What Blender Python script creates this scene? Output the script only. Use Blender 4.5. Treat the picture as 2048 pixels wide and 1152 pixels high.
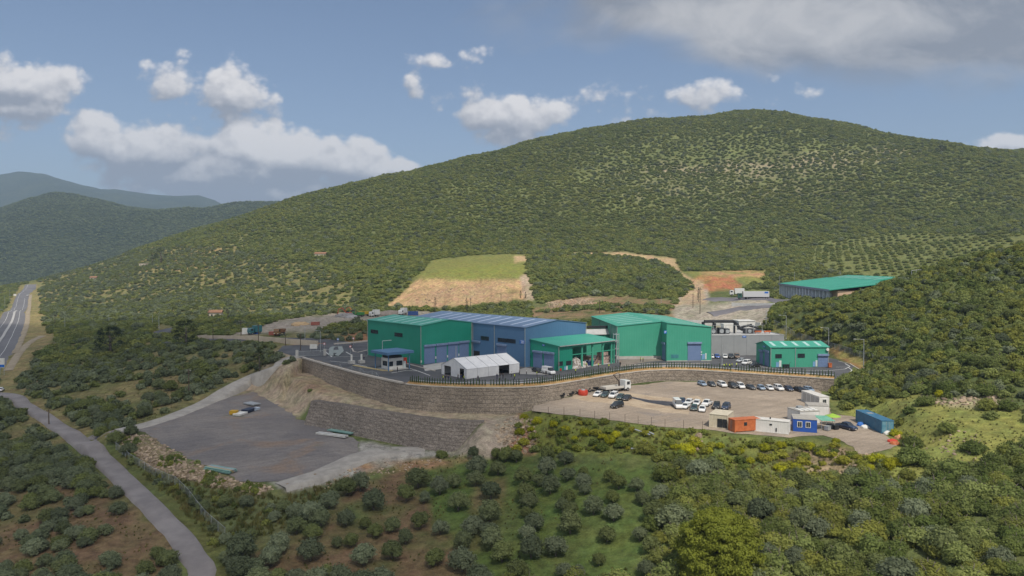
import bpy, bmesh, math, random
import numpy as np
from mathutils import Vector, Matrix, noise as mnoise

for o in list(bpy.data.objects):
    bpy.data.objects.remove(o, do_unlink=True)
S = bpy.context.scene
COL = S.collection
R = math.radians

# ------------------------------------------------------------------ camera
FPX = 1400.0                       # focal length in pixels of a 2048 wide picture
PITCH = math.atan(41.0 / FPX)      # slightly below level
CAMZ = 30.0                        # metres above the plant yard (z = 0)
cd = bpy.data.cameras.new("camera")
cam = bpy.data.objects.new("camera", cd)
COL.objects.link(cam)
cam.location = (0, 0, CAMZ)
cam.rotation_euler = (math.pi / 2 - PITCH, 0, 0)
cd.sensor_width = 36.0
cd.lens = FPX / 2048 * 36.0
cd.clip_start = 1.0
cd.clip_end = 30000.0
S.camera = cam

# ------------------------------------------------------------------ sun, sky, exposure
SUN_EL, SUN_AZ = R(54), R(20)      # azimuth: from straight behind the camera towards its right
SUN = Vector((math.sin(SUN_AZ) * math.cos(SUN_EL), -math.cos(SUN_AZ) * math.cos(SUN_EL), math.sin(SUN_EL)))
sl = bpy.data.lights.new("sun", 'SUN')
sl.energy = 3.1
sl.angle = R(0.53)
sl.color = (1.0, 0.93, 0.82)
sun = bpy.data.objects.new("sun", sl)
COL.objects.link(sun)
sun.rotation_euler = SUN.to_track_quat('Z', 'Y').to_euler()
sun.location = (200, -200, 400)

S.view_settings.view_transform = 'Standard'
S.view_settings.look = 'None'
S.view_settings.gamma = 1.0
S.view_settings.exposure = 0.46
S.view_settings.use_curve_mapping = False
S.cycles.use_denoising = True
S.cycles.max_bounces = 6
S.cycles.diffuse_bounces = 2
S.cycles.glossy_bounces = 2
S.cycles.transmission_bounces = 2
S.cycles.volume_bounces = 0
S.cycles.transparent_max_bounces = 12
S.cycles.caustics_reflective = False
S.cycles.caustics_refractive = False
S.cycles.sample_clamp_indirect = 6.0


HAZE_DENSITY = 0.00013
CLOUD_DENSITY = 0.015


class NT:
    """small helper to wire shader nodes"""
    def __init__(self, tree):
        self.t = tree
        self.n = tree.nodes
        self.l = tree.links

    def node(self, kind, **kw):
        n = self.n.new(kind)
        for k, v in kw.items():
            setattr(n, k, v)
        return n

    def put(self, sock, v):
        if isinstance(v, bpy.types.NodeSocket):
            self.l.new(v, sock)
        elif v is not None:
            sock.default_value = v

    def math(self, op, a, b=None, c=None, clamp=False):
        n = self.node('ShaderNodeMath', operation=op)
        n.use_clamp = clamp
        self.put(n.inputs[0], a)
        if b is not None:
            self.put(n.inputs[1], b)
        if c is not None:
            self.put(n.inputs[2], c)
        return n.outputs[0]

    def vmath(self, op, a, b=None):
        n = self.node('ShaderNodeVectorMath', operation=op)
        self.put(n.inputs[0], a)
        if b is not None:
            self.put(n.inputs[1], b)
        return n.outputs[0]

    def comb(self, x, y, z):
        n = self.node('ShaderNodeCombineXYZ')
        self.put(n.inputs[0], x); self.put(n.inputs[1], y); self.put(n.inputs[2], z)
        return n.outputs[0]

    def sep(self, v):
        n = self.node('ShaderNodeSeparateXYZ')
        self.put(n.inputs[0], v)
        return n.outputs

    def noise(self, vec, scale, detail=4.0, rough=0.55, dist=0.0):
        n = self.node('ShaderNodeTexNoise')
        self.put(n.inputs['Vector'], vec)
        n.inputs['Scale'].default_value = scale
        n.inputs['Detail'].default_value = detail
        n.inputs['Roughness'].default_value = rough
        n.inputs['Distortion'].default_value = dist
        return n.outputs['Fac']

    def smooth(self, v, lo, hi, a=0.0, b=1.0):
        n = self.node('ShaderNodeMapRange', interpolation_type='SMOOTHSTEP')
        self.put(n.inputs[0], v)
        self.put(n.inputs[1], lo); self.put(n.inputs[2], hi)
        self.put(n.inputs[3], a); self.put(n.inputs[4], b)
        return n.outputs[0]

    def mix(self, fac, a, b, blend='MIX'):
        n = self.node('ShaderNodeMix', data_type='RGBA', blend_type=blend)
        self.put(n.inputs[0], fac)
        self.put(n.inputs[6], a if not isinstance(a, tuple) else (*a[:3], 1))
        self.put(n.inputs[7], b if not isinstance(b, tuple) else (*b[:3], 1))
        return n.outputs[2]


W = bpy.data.worlds.new("World")
S.world = W
W.use_nodes = True
wt = NT(W.node_tree)
wt.n.clear()
sky = wt.node('ShaderNodeTexSky', sky_type='NISHITA')
sky.sun_disc = False
sky.sun_elevation = SUN_EL
sky.sun_rotation = math.pi - SUN_AZ
sky.altitude = 100
sky.air_density = 1.0
sky.dust_density = 0.7
sky.ozone_density = 2.0
gen = wt.node('ShaderNodeTexCoord').outputs['Generated']
dx, dy, dz = wt.sep(gen)
dyc = wt.math('MAXIMUM', dy, 0.02)
sx = wt.math('DIVIDE', dx, dyc)      # tangent of the azimuth, of the elevation: fixed to the compass
sz = wt.math('DIVIDE', dz, dyc)


def pxs(px, py):
    return (px - 1024) / FPX, (535 - py) / FPX


# cumulus: centre, half width, half height (picture pixels of the photograph turned into angles), strength, greyness
CLOUDS = [
    (50, 172, 130, 60, 1.05, 0.3), (30, 218, 120, 34, .85, .15), (50, 258, 50, 22, .45, .2),
    (335, 172, 56, 42, .62, 0.4), (472, 188, 98, 56, 1.0, 0.3),
    (390, 240, 80, 26, .2, .4), (205, 285, 80, 60, 1.15, -.1), (300, 310, 175, 70, 1.15, 0.2),
    (500, 298, 88, 62, 1.3, -.45), (590, 322, 130, 60, 1.3, -.3), (450, 350, 250, 62, 1.2, .8), (700, 335, 100, 56, 1.2, 0.3),
    (560, 388, 220, 52, 1.1, 0.6), (810, 334, 38, 24, 1.1, -.5),
    (826, 160, 34, 38, .55, .45), (890, 138, 70, 20, .2, .5),
    (1015, 232, 135, 54, 1.0, 0.35), (930, 195, 60, 30, .3, .4),
    (1415, 202, 74, 30, .35, .5), (1310, 222, 80, 20, .1, .6),
    (2030, 290, 90, 20, .7, .1),
    (-250, 120, 170, 70, 1.0, .2), (2350, 180, 200, 80, 1.0, .4), (-520, 300, 240, 60, 1.0, .2),
]
DECK = [(1560, 20, 340, 112, 1.15), (1850, 40, 440, 126, 1.25), (1200, 10, 230, 46, .35), (1940, 150, 190, 40, .3), (2300, 60, 300, 120, 1.0)]


def blobs(t, vx, vy, lst, gain):
    best = None
    for c_ in lst:
        px, py, hw, hh, st = c_[:5]
        cx, cy = pxs(px, py)
        ex = t.math('MULTIPLY', t.math('SUBTRACT', vx, cx), FPX / hw)
        ey = t.math('MULTIPLY', t.math('SUBTRACT', vy, cy), FPX / hh)
        d = t.math('SQRT', t.math('ADD', t.math('MULTIPLY', ex, ex), t.math('MULTIPLY', ey, ey)))
        m = t.math('MAXIMUM', t.math('MULTIPLY', t.math('SUBTRACT', 1.12, d), gain * st), -1.0)
        best = m if best is None else t.math('SMOOTH_MAX', best, m, 0.12)
    return best


def cloud_density(t, vx, vy):
    vec = t.comb(vx, t.math('MULTIPLY', vy, 1.3), 0.37)
    n1 = t.noise(vec, 8.0, 10.0, 0.60, 0.1)
    vo = t.node('ShaderNodeTexVoronoi', feature='SMOOTH_F1')
    t.put(vo.inputs['Vector'], vec); vo.inputs['Scale'].default_value = 22.0
    vo.inputs['Detail'].default_value = 3.0; vo.inputs['Roughness'].default_value = 0.55; vo.inputs['Smoothness'].default_value = 0.5
    puff = t.math('SUBTRACT', 0.80, vo.outputs['Distance'])
    bl = blobs(t, vx, vy, CLOUDS, 0.70)
    return t.math('ADD', t.math('ADD', bl, t.math('MULTIPLY', t.math('SUBTRACT', n1, 0.47), 1.25)), t.math('MULTIPLY', puff, 0.5)), bl


den, bl0 = cloud_density(wt, sx, sz)
# the same field a step towards the light: where it is thinner the cloud is lit
den1, _b = cloud_density(wt, wt.math('ADD', sx, 0.006), wt.math('ADD', sz, 0.011))
bl2 = blobs(wt, wt.math('ADD', sx, 0.012), wt.math('ADD', sz, 0.030), CLOUDS, 0.70)
lit = wt.math('ADD', wt.math('MULTIPLY', wt.smooth(wt.math('SUBTRACT', den, den1), -0.30, 0.40), 0.62), wt.math('MULTIPLY', wt.smooth(wt.math('SUBTRACT', bl0, bl2), -0.35, 0.42), 0.55))
gray = None
for (px, py, hw, hh, st, g) in CLOUDS:
    if abs(g) <= 0.12:
        continue
    cx, cy = pxs(px, py)
    ex = wt.math('MULTIPLY', wt.math('SUBTRACT', sx, cx), FPX / (hw * 1.1))
    ey = wt.math('MULTIPLY', wt.math('SUBTRACT', sz, cy), FPX / (hh * 1.1))
    d = wt.math('ADD', wt.math('MULTIPLY', ex, ex), wt.math('MULTIPLY', ey, ey))
    m = wt.math('MULTIPLY', wt.smooth(d, 1.3, 0.1), g)
    gray = m if gray is None else wt.math('ADD', gray, m)
lit = wt.math('SUBTRACT', lit, wt.math('MULTIPLY', gray, 0.42), clamp=True)
cover = wt.math('MULTIPLY', wt.smooth(den, -0.04, 0.30), 0.97)
SKY_K = 0.110
ccol = wt.mix(lit, (2.2, 2.27, 2.55), (6.5, 6.2, 6.0))
# the broad soft cloud at the top
vec2 = wt.comb(sx, wt.math('MULTIPLY', sz, 1.8), 3.1)
nd = wt.noise(vec2, 5.0, 7.0, 0.5, 0.2)
db = blobs(wt, sx, sz, DECK, 0.8)
dden = wt.math('ADD', db, wt.math('MULTIPLY', wt.math('SUBTRACT', nd, 0.48), 1.35))
dcov = wt.math('MULTIPLY', wt.smooth(dden, -0.10, 0.42), 0.96)
cxd, cyd = pxs(1560, 50)
dd = wt.math('ADD', wt.math('POWER', wt.math('MULTIPLY', wt.math('SUBTRACT', sx, cxd), FPX / 330), 2.0), wt.math('POWER', wt.math('MULTIPLY', wt.math('SUBTRACT', sz, cyd), FPX / 62), 2.0))
dl = wt.math('ADD', wt.math('MULTIPLY', wt.smooth(dd, 1.6, 0.0), 0.75), wt.math('MULTIPLY', wt.smooth(wt.noise(vec2, 9.0, 8.0, 0.6, 0.4), 0.34, 0.66, -0.12, 0.48), 1.0))
dcol = wt.mix(dl, (1.75, 1.82, 2.05), (4.0, 3.9, 3.85))
skyc = wt.mix(1.0, sky.outputs[0], (0.72, 0.68, 0.68), 'MULTIPLY')
# unseen cloud deck added overhead and behind, to give whiter fill light
ovn = wt.smooth(wt.noise(gen, 2.6, 5, 0.6), 0.36, 0.56)
ovm = wt.math('MULTIPLY', wt.math('MAXIMUM', wt.smooth(dz, 0.42, 0.62), wt.smooth(dy, 0.25, -0.05)), wt.smooth(dz, 0.02, 0.15))
skyc = wt.mix(wt.math('MULTIPLY', wt.math('MULTIPLY', ovn, ovm), 0.85), skyc, (5.2, 5.25, 5.4))
full = wt.mix(cover, skyc, ccol)
full = wt.mix(dcov, full, dcol)
bg = wt.node('ShaderNodeBackground')
wt.put(bg.inputs[0], full)
bg.inputs[1].default_value = SKY_K
bg0 = wt.node('ShaderNodeBackground')
wt.put(bg0.inputs[0], skyc)
bg0.inputs[1].default_value = SKY_K
# the modelled clouds stand to the north only: elsewhere the plain sky with the added deck is enough
north = wt.math('MULTIPLY', wt.math('GREATER_THAN', dy, 0.5), wt.math('MULTIPLY', wt.math('LESS_THAN', wt.math('ABSOLUTE', sx), 1.35), wt.math('LESS_THAN', sz, 0.52)))
wm = wt.node('ShaderNodeMixShader')
wt.put(wm.inputs[0], north)
wt.l.new(bg0.outputs[0], wm.inputs[1]); wt.l.new(bg.outputs[0], wm.inputs[2])
wo = wt.node('ShaderNodeOutputWorld')
wt.l.new(wm.outputs[0], wo.inputs[0])
W.cycles.sampling_method = 'MANUAL'
W.cycles.sample_map_resolution = 512

# ------------------------------------------------------------------ picture <-> place
CP, SP = math.cos(PITCH), math.sin(PITCH)


def ray(px, py):
    x = (px - 1024) / FPX
    y = (576 - py) / FPX
    return np.array([x, CP + y * SP, -SP + y * CP])


def at(px, py, z):
    """the point at height z seen in this direction"""
    d = ray(px, py)
    t = (z - CAMZ) / d[2]
    return d[0] * t, d[1] * t


def far(px, py, Y):
    """the point at distance Y seen in this direction"""
    d = ray(px, py)
    t = Y / d[1]
    return d[0] * t, Y, CAMZ + d[2] * t


def proj(X, Y, Z):
    X, Y, Z = np.asarray(X, float), np.asarray(Y, float), np.asarray(Z, float)
    dzz = Z - CAMZ
    f = Y * CP - dzz * SP
    u = Y * SP + dzz * CP
    f = np.maximum(f, 0.1)
    return 1024 + FPX * X / f, 576 - FPX * u / f


# ------------------------------------------------------------------ terrain heights
# (picture x, picture y, distance): ground surface points
CTRL = [
    # foreground
    (1400, 1152, 98), (1400, 1000, 118), (1400, 920, 135), (1700, 1152, 92), (1700, 1000, 112), (1690, 905, 131),
    (1100, 1152, 104), (1100, 1000, 128), (1100, 910, 150), (1040, 862, 163), (800, 1152, 106), (800, 1000, 135),
    (700, 960, 146), (600, 1010, 134), (600, 1152, 107), (200, 1152, 108), (0, 1152, 110), (0, 1000, 145), (0, 900, 180),
    (400, 1000, 137), (250, 930, 158), (-300, 1152, 115), (-300, 900, 190), (2048, 1152, 85), (2400, 1152, 82), (2048, 1000, 105),
    (2400, 900, 115), (1300, 870, 147), (1200, 850, 156), (900, 925, 152),
    # left plain
    (100, 750, 262), (0, 790, 230), (300, 750, 240), (200, 850, 190), (500, 750, 230), (450, 700, 268), (200, 680, 330), (350, 640, 405),
    (100, 820, 212), (20, 700, 325), (-200, 700, 340), (60, 640, 470), (-200, 640, 480), (45, 600, 740), (60, 575, 1150), (-250, 600, 760), (-100, 572, 1300),
    (560, 690, 272), (640, 670, 300), (520, 640, 372), (700, 640, 370), (640, 625, 410), (450, 625, 440), (250, 622, 480),
    # foot and flank of the big hill
    (150, 590, 690), (150, 560, 830), (250, 560, 720), (400, 590, 560), (400, 540, 700), (600, 590, 500), (600, 500, 680), (760, 600, 460), (760, 500, 640),
    (800, 610, 440), (860, 555, 475), (1050, 555, 478), (1050, 605, 425), (950, 610, 430), (950, 512, 570), (1050, 508, 575), (850, 520, 560),
    (1000, 450, 700), (1200, 590, 420), (1100, 628, 385), (1200, 520, 560), (1300, 510, 570), (1300, 600, 385), (1380, 590, 390), (1450, 570, 430), (1520, 545, 470),
    (1400, 620, 330), (1500, 600, 345), (1470, 640, 305), (1540, 588, 400), (1650, 560, 440), (1650, 500, 560), (1850, 520, 480), (1850, 450, 620), (1500, 400, 760), (1700, 400, 720),
    (2048, 440, 560), (2300, 440, 560), (300, 520, 800), (500, 450, 860), (720, 400, 850),
    # silhouette of the big hill
    (75, 563, 930), (130, 547, 950), (200, 523, 960), (300, 488, 970), (420, 452, 980), (540, 413, 990), (660, 383, 1000), (780, 353, 1010), (900, 327, 1020),
    (1050, 290, 1030), (1200, 259, 1040), (1350, 235, 1040), (1450, 228, 1040), (1520, 225, 1040), (1600, 232, 1040), (1700, 257, 1030), (1800, 287, 1010), (1870, 301, 1000), (1960, 309, 980), (2048, 308, 960),
    (2300, 330, 950), (2600, 360, 950),
    # right bushy hill
    (1560, 655, 262), (1600, 625, 268), (1700, 596, 272), (1850, 538, 278), (2048, 496, 268), (2300, 440, 270), (2048, 600, 200), (1800, 690, 200), (2048, 700, 165), (1760, 770, 172),
    (1660, 820, 162), (2048, 850, 130), (1900, 850, 135), (1850, 950, 117), (1900, 760, 160), (2300, 700, 170), (1700, 640, 240), (1850, 620, 230),
    (1690, 712, 222), (1745, 735, 196),
]
# ground that the picture hides: X, Y, Z
HID = [(-140, 1500, -30), (-700, 1300, -20), (-450, 1350, 40), (0, 1350, 110), (400, 1400, 150), (900, 1400, 100), (1500, 1300, 80), (-1200, 900, -10), (1300, 800, 120),
       (150, 430, 15), (180, 330, 15), (120, 300, 14), (230, 330, 20), (300, 360, 30), (0, 60, -19), (-80, 60, -19), (80, 50, -15), (-300, 60, -19), (300, 60, 0), (0, 30, -19), (500, 200, 60), (700, 400, 70),
       (0, 260, 0), (40, 250, 0), (-40, 260, 0), (80, 240, 0), (-60, 230, 0), (60, 310, 4), (0, 330, 3), (-800, 300, -8), (-600, 200, -14),
       (-2500, 3000, -20), (-1500, 2200, -30), (2500, 2500, 80), (0, 2500, 50), (0, 9000, 0), (-6000, 8000, 0), (6000, 8000, 50)]
cx_, cy_, cz_ = [], [], []
for (px, py, Y) in CTRL:
    x, y, z = far(px, py, Y)
    cx_.append(x); cy_.append(y); cz_.append(z)
for (x, y, z) in HID:
    cx_.append(x); cy_.append(y); cz_.append(z)
cx_, cy_, cz_ = map(np.array, (cx_, cy_, cz_))


def lp(X, Y):
    X, Y = np.asarray(X, float), np.asarray(Y, float)
    return np.arctan2(X, np.maximum(Y, 1)), 0.5 * np.log(X * X + Y * Y)


def tps(r2):
    return 0.5 * r2 * np.log(r2 + 1e-12)


ca, cb = lp(cx_, cy_)
n = len(ca)
K = tps((ca[:, None] - ca[None]) ** 2 + (cb[:, None] - cb[None]) ** 2) + np.eye(n) * 2e-4
P = np.stack([np.ones(n), ca, cb], 1)
A = np.block([[K, P], [P.T, np.zeros((3, 3))]])
sol = np.linalg.solve(A, np.concatenate([cz_, np.zeros(3)]))


def base_h(X, Y):
    a, b = lp(X, Y)
    a, b = a.ravel(), b.ravel()
    out = np.empty(a.shape)
    for i in range(0, len(a), 20000):
        aa, bb = a[i:i + 20000], b[i:i + 20000]
        k = tps((aa[:, None] - ca[None]) ** 2 + (bb[:, None] - cb[None]) ** 2)
        out[i:i + 20000] = k @ sol[:n] + sol[n] + sol[n + 1] * aa + sol[n + 2] * bb
    return out.reshape(np.shape(X))


def poly_sd(X, Y, poly):
    """signed distance to a polygon, negative inside"""
    X, Y = np.asarray(X, float), np.asarray(Y, float)
    d2 = np.full(X.shape, 1e18)
    ins = np.zeros(X.shape, bool)
    m = len(poly)
    for i in range(m):
        x0, y0 = poly[i]; x1, y1 = poly[(i + 1) % m]
        ex, ey = x1 - x0, y1 - y0
        l2 = ex * ex + ey * ey + 1e-12
        t = np.clip(((X - x0) * ex + (Y - y0) * ey) / l2, 0, 1)
        d2 = np.minimum(d2, (X - x0 - t * ex) ** 2 + (Y - y0 - t * ey) ** 2)
        if y0 != y1:
            c = ((y0 > Y) != (y1 > Y)) & (X < (x1 - x0) * (Y - y0) / (y1 - y0) + x0)
            ins ^= c
    d = np.sqrt(d2)
    return np.where(ins, -d, d)


def line_d(X, Y, pts):
    d2 = np.full(np.shape(X), 1e18)
    for (x0, y0), (x1, y1) in zip(pts[:-1], pts[1:]):
        ex, ey = x1 - x0, y1 - y0
        t = np.clip(((X - x0) * ex + (Y - y0) * ey) / (ex * ex + ey * ey + 1e-9), 0, 1)
        d2 = np.minimum(d2, (X - x0 - t * ex) ** 2 + (Y - y0 - t * ey) ** 2)
    return np.sqrt(d2)


def sstep(x, a, b):
    t = np.clip((x - a) / (b - a), 0, 1)
    return t * t * (3 - 2 * t)


# levelled areas
WALL1 = [at(x, y, 0) for x, y in [(605, 717), (633, 725.6), (675, 737.5), (717, 749), (760, 759), (803, 768), (845, 772.5), (910, 775.5), (970, 776.5), (1040, 776),
                                  (1095, 772), (1145, 764), (1230, 750), (1285, 742.5), (1335, 740), (1385, 740.5), (1460, 745), (1535, 750.5), (1610, 755), (1668, 759)]]
LOTZ = lambda X, Y: -3.0 - (200.0 - np.asarray(Y, float)) * 0.018
PADZ = lambda X, Y: -11.2 - (183.0 - np.asarray(Y, float)) * 0.045 - (np.asarray(X, float) + 60) * 0.012
BENZ = lambda X, Y: -5.6 - (186.0 - np.asarray(Y, float)) * 0.035


def on_plane(px, py, zf):
    x, y = at(px, py, -5)
    for _ in range(12):
        x, y = at(px, py, float(zf(x, y)))
    return x, y


LOT_PX = [(1062, 822), (1070, 812), (1120, 799), (1160, 788), (1260, 772), (1335, 763), (1400, 763), (1535, 770), (1640, 781), (1652, 798), (1665, 828), (1705, 832), (1770, 870),
          (1797, 890), (1762, 903), (1722, 908), (1690, 884), (1645, 870), (1580, 875), (1480, 868), (1420, 860), (1330, 854), (1250, 844), (1160, 833)]
LOT = [on_plane(x, y, LOTZ) for x, y in LOT_PX]
PAD_PX = [(236, 862), (335, 838), (430, 803), (505, 783), (545, 800), (598, 838), (650, 856), (722, 884), (716, 905), (645, 940), (552, 966), (482, 962), (440, 946), (372, 915), (312, 882), (292, 864)]
PAD = [on_plane(x, y, PADZ) for x, y in PAD_PX]
WALL2 = [on_plane(x, y, BENZ) for x, y in [(622, 803), (680, 811), (742, 822), (800, 831), (872, 841), (925, 845), (968, 845)]]
BENCH_B = [on_plane(x, y, BENZ) for x, y in [(1028, 826), (920, 824), (820, 815), (770, 803), (735, 782), (660, 765), (600, 775)]]
BENCH = WALL2 + BENCH_B
TERR_BACK = [(96, 199), (104, 212), (106, 228), (99, 262), (72, 288), (25, 300), (-20, 300), (-48, 292), (-66, 280), (-88, 268), (-84, 250)]
TERR = WALL1 + TERR_BACK
w1x = np.array([p[0] for p in WALL1]); w1y = np.array([p[1] for p in WALL1])
w2x = np.array([p[0] for p in WALL2]); w2y = np.array([p[1] for p in WALL2])

NTH = 760
th = np.radians(np.linspace(-60, 60, NTH))
rr = [42.0]
while rr[-1] < 1500:
    rr.append(rr[-1] * 1.0075)
while rr[-1] < 12000:
    rr.append(rr[-1] * 1.04)
rr = np.array(rr)
lnr = np.log(rr)
GX = rr[:, None] * np.sin(th)[None]
GY = rr[:, None] * np.cos(th)[None]
GZ = base_h(GX, GY)
far_w = sstep(rr, 1250, 1700)[:, None]
GZ = GZ * (1 - far_w) + far_w * (-25.0)


def fbm(X, Y, s, oct=4, seed=0):
    """value noise on arrays"""
    tot = np.zeros(np.shape(X)); amp = 1.0
    for o in range(oct):
        x = X / s + 17.3 * o + seed * 7.1; y = Y / s - 9.7 * o + seed * 3.3
        xi, yi = np.floor(x), np.floor(y)
        fx, fy = x - xi, y - yi
        fx, fy = fx * fx * (3 - 2 * fx), fy * fy * (3 - 2 * fy)

        def h(a, b):
            v = np.sin(a * 127.1 + b * 311.7 + seed * 13.7) * 43758.5453
            return v - np.floor(v)
        tot += amp * ((h(xi, yi) * (1 - fx) + h(xi + 1, yi) * fx) * (1 - fy) + (h(xi, yi + 1) * (1 - fx) + h(xi + 1, yi + 1) * fx) * fy - 0.5)
        amp *= 0.5; s *= 0.5
    return tot


sdT = poly_sd(GX, GY, TERR)
sdL = poly_sd(GX, GY, LOT)
sdP = poly_sd(GX, GY, PAD)
sdB = poly_sd(GX, GY, BENCH)
flat = np.maximum(np.maximum(sstep(sdT, 12, 0), sstep(sdL, 8, 0)), sstep(sdP, 6, 0))
rad = np.sqrt(GX ** 2 + GY ** 2)
GZ = GZ + fbm(GX, GY, 14.0, 3, 1) * 0.9 * (1 - flat) + fbm(GX, GY, 90.0, 3, 2) * 9.0 * sstep(rad, 420, 800) * sstep(rad, 1400, 1000)
wP = sstep(sdP, 8, 1.8)
GZ = GZ * (1 - wP) + wP * (PADZ(GX, GY) - 0.06)
wL = sstep(sdL, 9, 1.8)
GZ = GZ * (1 - wL) + wL * (LOTZ(GX, GY) - 0.06)
wB = sstep(sdB, 17, 0) * sstep(sdP, 0.5, 13)
inr = (GX > w2x[0]) & (GX < w2x[-1])
endf = sstep(GX, w2x[-1] - 9, w2x[-1])
wB = np.where(inr & (GY < np.interp(GX, w2x, w2y) + 2.4), wB * endf, wB)
wB = np.where(sdL < 0, 0, wB)
GZ = GZ * (1 - wB) + wB * (BENZ(GX, GY) - 0.05 + fbm(GX, GY, 6, 3, 5) * 0.35)
wT = sstep(sdT, 16, 1.8)
inr = (GX > w1x[0]) & (GX < w1x[-1])
wT = np.where(inr & (GY < np.interp(GX, w1x, w1y) + 2.6), 0, wT)
GZ = GZ * (1 - wT) + wT * (-0.08)
# on the low side of the upper wall the ground must stay below its crest
cap = np.interp(GX, w1x, [-4.6, -4.4, -4.1, -3.9, -4.5, -5.7, -6, -6.1, -6.1, -5.8, -5, -3.6, -3.3, -3.2, -3.1, -3.1, -3.1, -3.1, -3.1, -3.1])
near1 = inr & (GY < np.interp(GX, w1x, w1y) + 2.6) & (GY > np.interp(GX, w1x, w1y) - 14)
GZ = np.where(near1 & (sdL > 1), np.minimum(GZ, cap + 0.3 + fbm(GX, GY, 5, 3, 8) * 0.5), GZ)
near2 = (GX > w2x[0] - 3) & (GX < w2x[-1]) & (GY < np.interp(GX, w2x, w2y) + 2.4) & (GY > np.interp(GX, w2x, w2y) - 9)
GZ = np.where(near2, GZ * endf + (1 - endf) * np.minimum(GZ, PADZ(GX, GY) - 0.2), GZ)


# the rough cut faces up the slope
_px, _py = proj(GX, GY, GZ)
for poly, amp, s_ in (([(768, 615), (800, 588), (845, 553), (940, 557), (1045, 557), (1056, 600), (1000, 606), (870, 614)], 2.6, 13.0), ([(1378, 562), (1400, 551), (1460, 553), (1484, 568), (1478, 582), (1395, 586)], 2.2, 9.0),
                      ([(1340, 600), (1385, 575), (1535, 595), (1535, 640), (1500, 668), (1380, 665), (1345, 640)], .8, 9.0)):
    m_ = (_px > 700) & (_px < 1600) & (_py > 530) & (_py < 680) & (rad > 300) & (rad < 620)
    w_ = np.zeros(GX.shape); w_[m_] = sstep(poly_sd(_px[m_], _py[m_], poly), 3, -8)
    GZ = GZ + w_ * amp * (fbm(GX, GY, s_, 4, 55) * 1.6)


def H(X, Y):
    """ground height by interpolation in the terrain grid"""
    X, Y = np.asarray(X, float), np.asarray(Y, float)
    a = np.arctan2(X, Y); b = 0.5 * np.log(X * X + Y * Y)
    i = np.clip(np.searchsorted(lnr, b) - 1, 0, len(rr) - 2)
    fb = np.clip((b - lnr[i]) / (lnr[i + 1] - lnr[i]), 0, 1)
    ja = np.clip((a - th[0]) / (th[1] - th[0]), 0, NTH - 1.001)
    j = ja.astype(int); fa = ja - j
    return (GZ[i, j] * (1 - fa) + GZ[i, j + 1] * fa) * (1 - fb) + (GZ[i + 1, j] * (1 - fa) + GZ[i + 1, j + 1] * fa) * fb


_D = np.exp(np.linspace(math.log(50), math.log(1300), 5200))


def hit(px, py, dmin=50.0):
    """where the sight line through a picture point first meets the ground"""
    d = ray(px, py)
    D = _D[_D >= dmin]
    X = d[0] / d[1] * D; Y = D; Z = CAMZ + d[2] / d[1] * D
    below = H(X, Y) >= Z
    k = int(np.argmax(below)) if below.any() else len(D) - 1
    return float(X[k]), float(Y[k]), float(H(X[k], Y[k]))
# ------------------------------------------------------------------ materials
MATS = {}


def material(name):
    m = bpy.data.materials.new(name)
    m.use_nodes = True
    t = NT(m.node_tree)
    b = m.node_tree.nodes['Principled BSDF']
    return m, t, b


def mk(name, col, col2=None, scale=1.0, rough=0.7, metal=0.0, bump=0.0, bscale=None, detail=5.0, spec=0.35, ribs=None, ribdepth=0.25, objvar=0.0, lo=0.35, hi=0.65, rust=None):
    """plain surface: two tones mixed by noise, optional bump, optional vertical ribs of the given pitch in metres"""
    if name in MATS:
        return MATS[name]
    m, t, b = material(name)
    co = t.node('ShaderNodeTexCoord').outputs['Object']
    c = None
    if col2 is not None:
        f = t.smooth(t.noise(co, scale, detail, 0.6), lo, hi)
        c = t.mix(f, tuple(col), tuple(col2))
    else:
        v = t.noise(co, scale, detail, 0.6)
        k = t.smooth(v, 0.3, 0.7, 0.86, 1.1)
        c = t.mix(1.0, tuple(col), t.comb(k, k, k), 'MULTIPLY')
    if objvar:
        rnd = t.node('ShaderNodeObjectInfo').outputs['Random']
        k = t.smooth(rnd, 0, 1, 1 - objvar, 1 + objvar)
        c = t.mix(1.0, c, t.comb(k, k, k), 'MULTIPLY')
    if rust:
        x, y, z = t.sep(co)
        st = t.noise(t.comb(t.math('MULTIPLY', x, 2.0), t.math('MULTIPLY', y, 2.0), t.math('MULTIPLY', z, 0.25)), 1.1, 6, 0.65)
        c = t.mix(t.math('MULTIPLY', t.smooth(st, 0.55, 0.75), rust[3]), c, rust[:3])
    t.put(b.inputs['Base Color'], c)
    b.inputs['Roughness'].default_value = rough
    b.inputs['Metallic'].default_value = metal
    b.inputs['Specular IOR Level'].default_value = spec
    hgt = None
    if bump:
        hgt = t.math('MULTIPLY', t.noise(co, bscale or scale * 4, 6, 0.65), bump)
    if ribs:
        x, y, z = t.sep(co)
        s = t.math('MULTIPLY', t.math('ADD', x, y), 2 * math.pi / ribs)
        wv = t.smooth(t.math('SINE', s), -0.3, 0.5)
        wv = t.math('MULTIPLY', wv, ribdepth)
        hgt = wv if hgt is None else t.math('ADD', hgt, wv)
    if hgt is not None:
        bn = t.node('ShaderNodeBump')
        bn.inputs['Distance'].default_value = 0.12
        bn.inputs['Strength'].default_value = 0.8
        t.put(bn.inputs['Height'], hgt)
        t.l.new(bn.outputs[0], b.inputs['Normal'])
    MATS[name] = m
    return m


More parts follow.
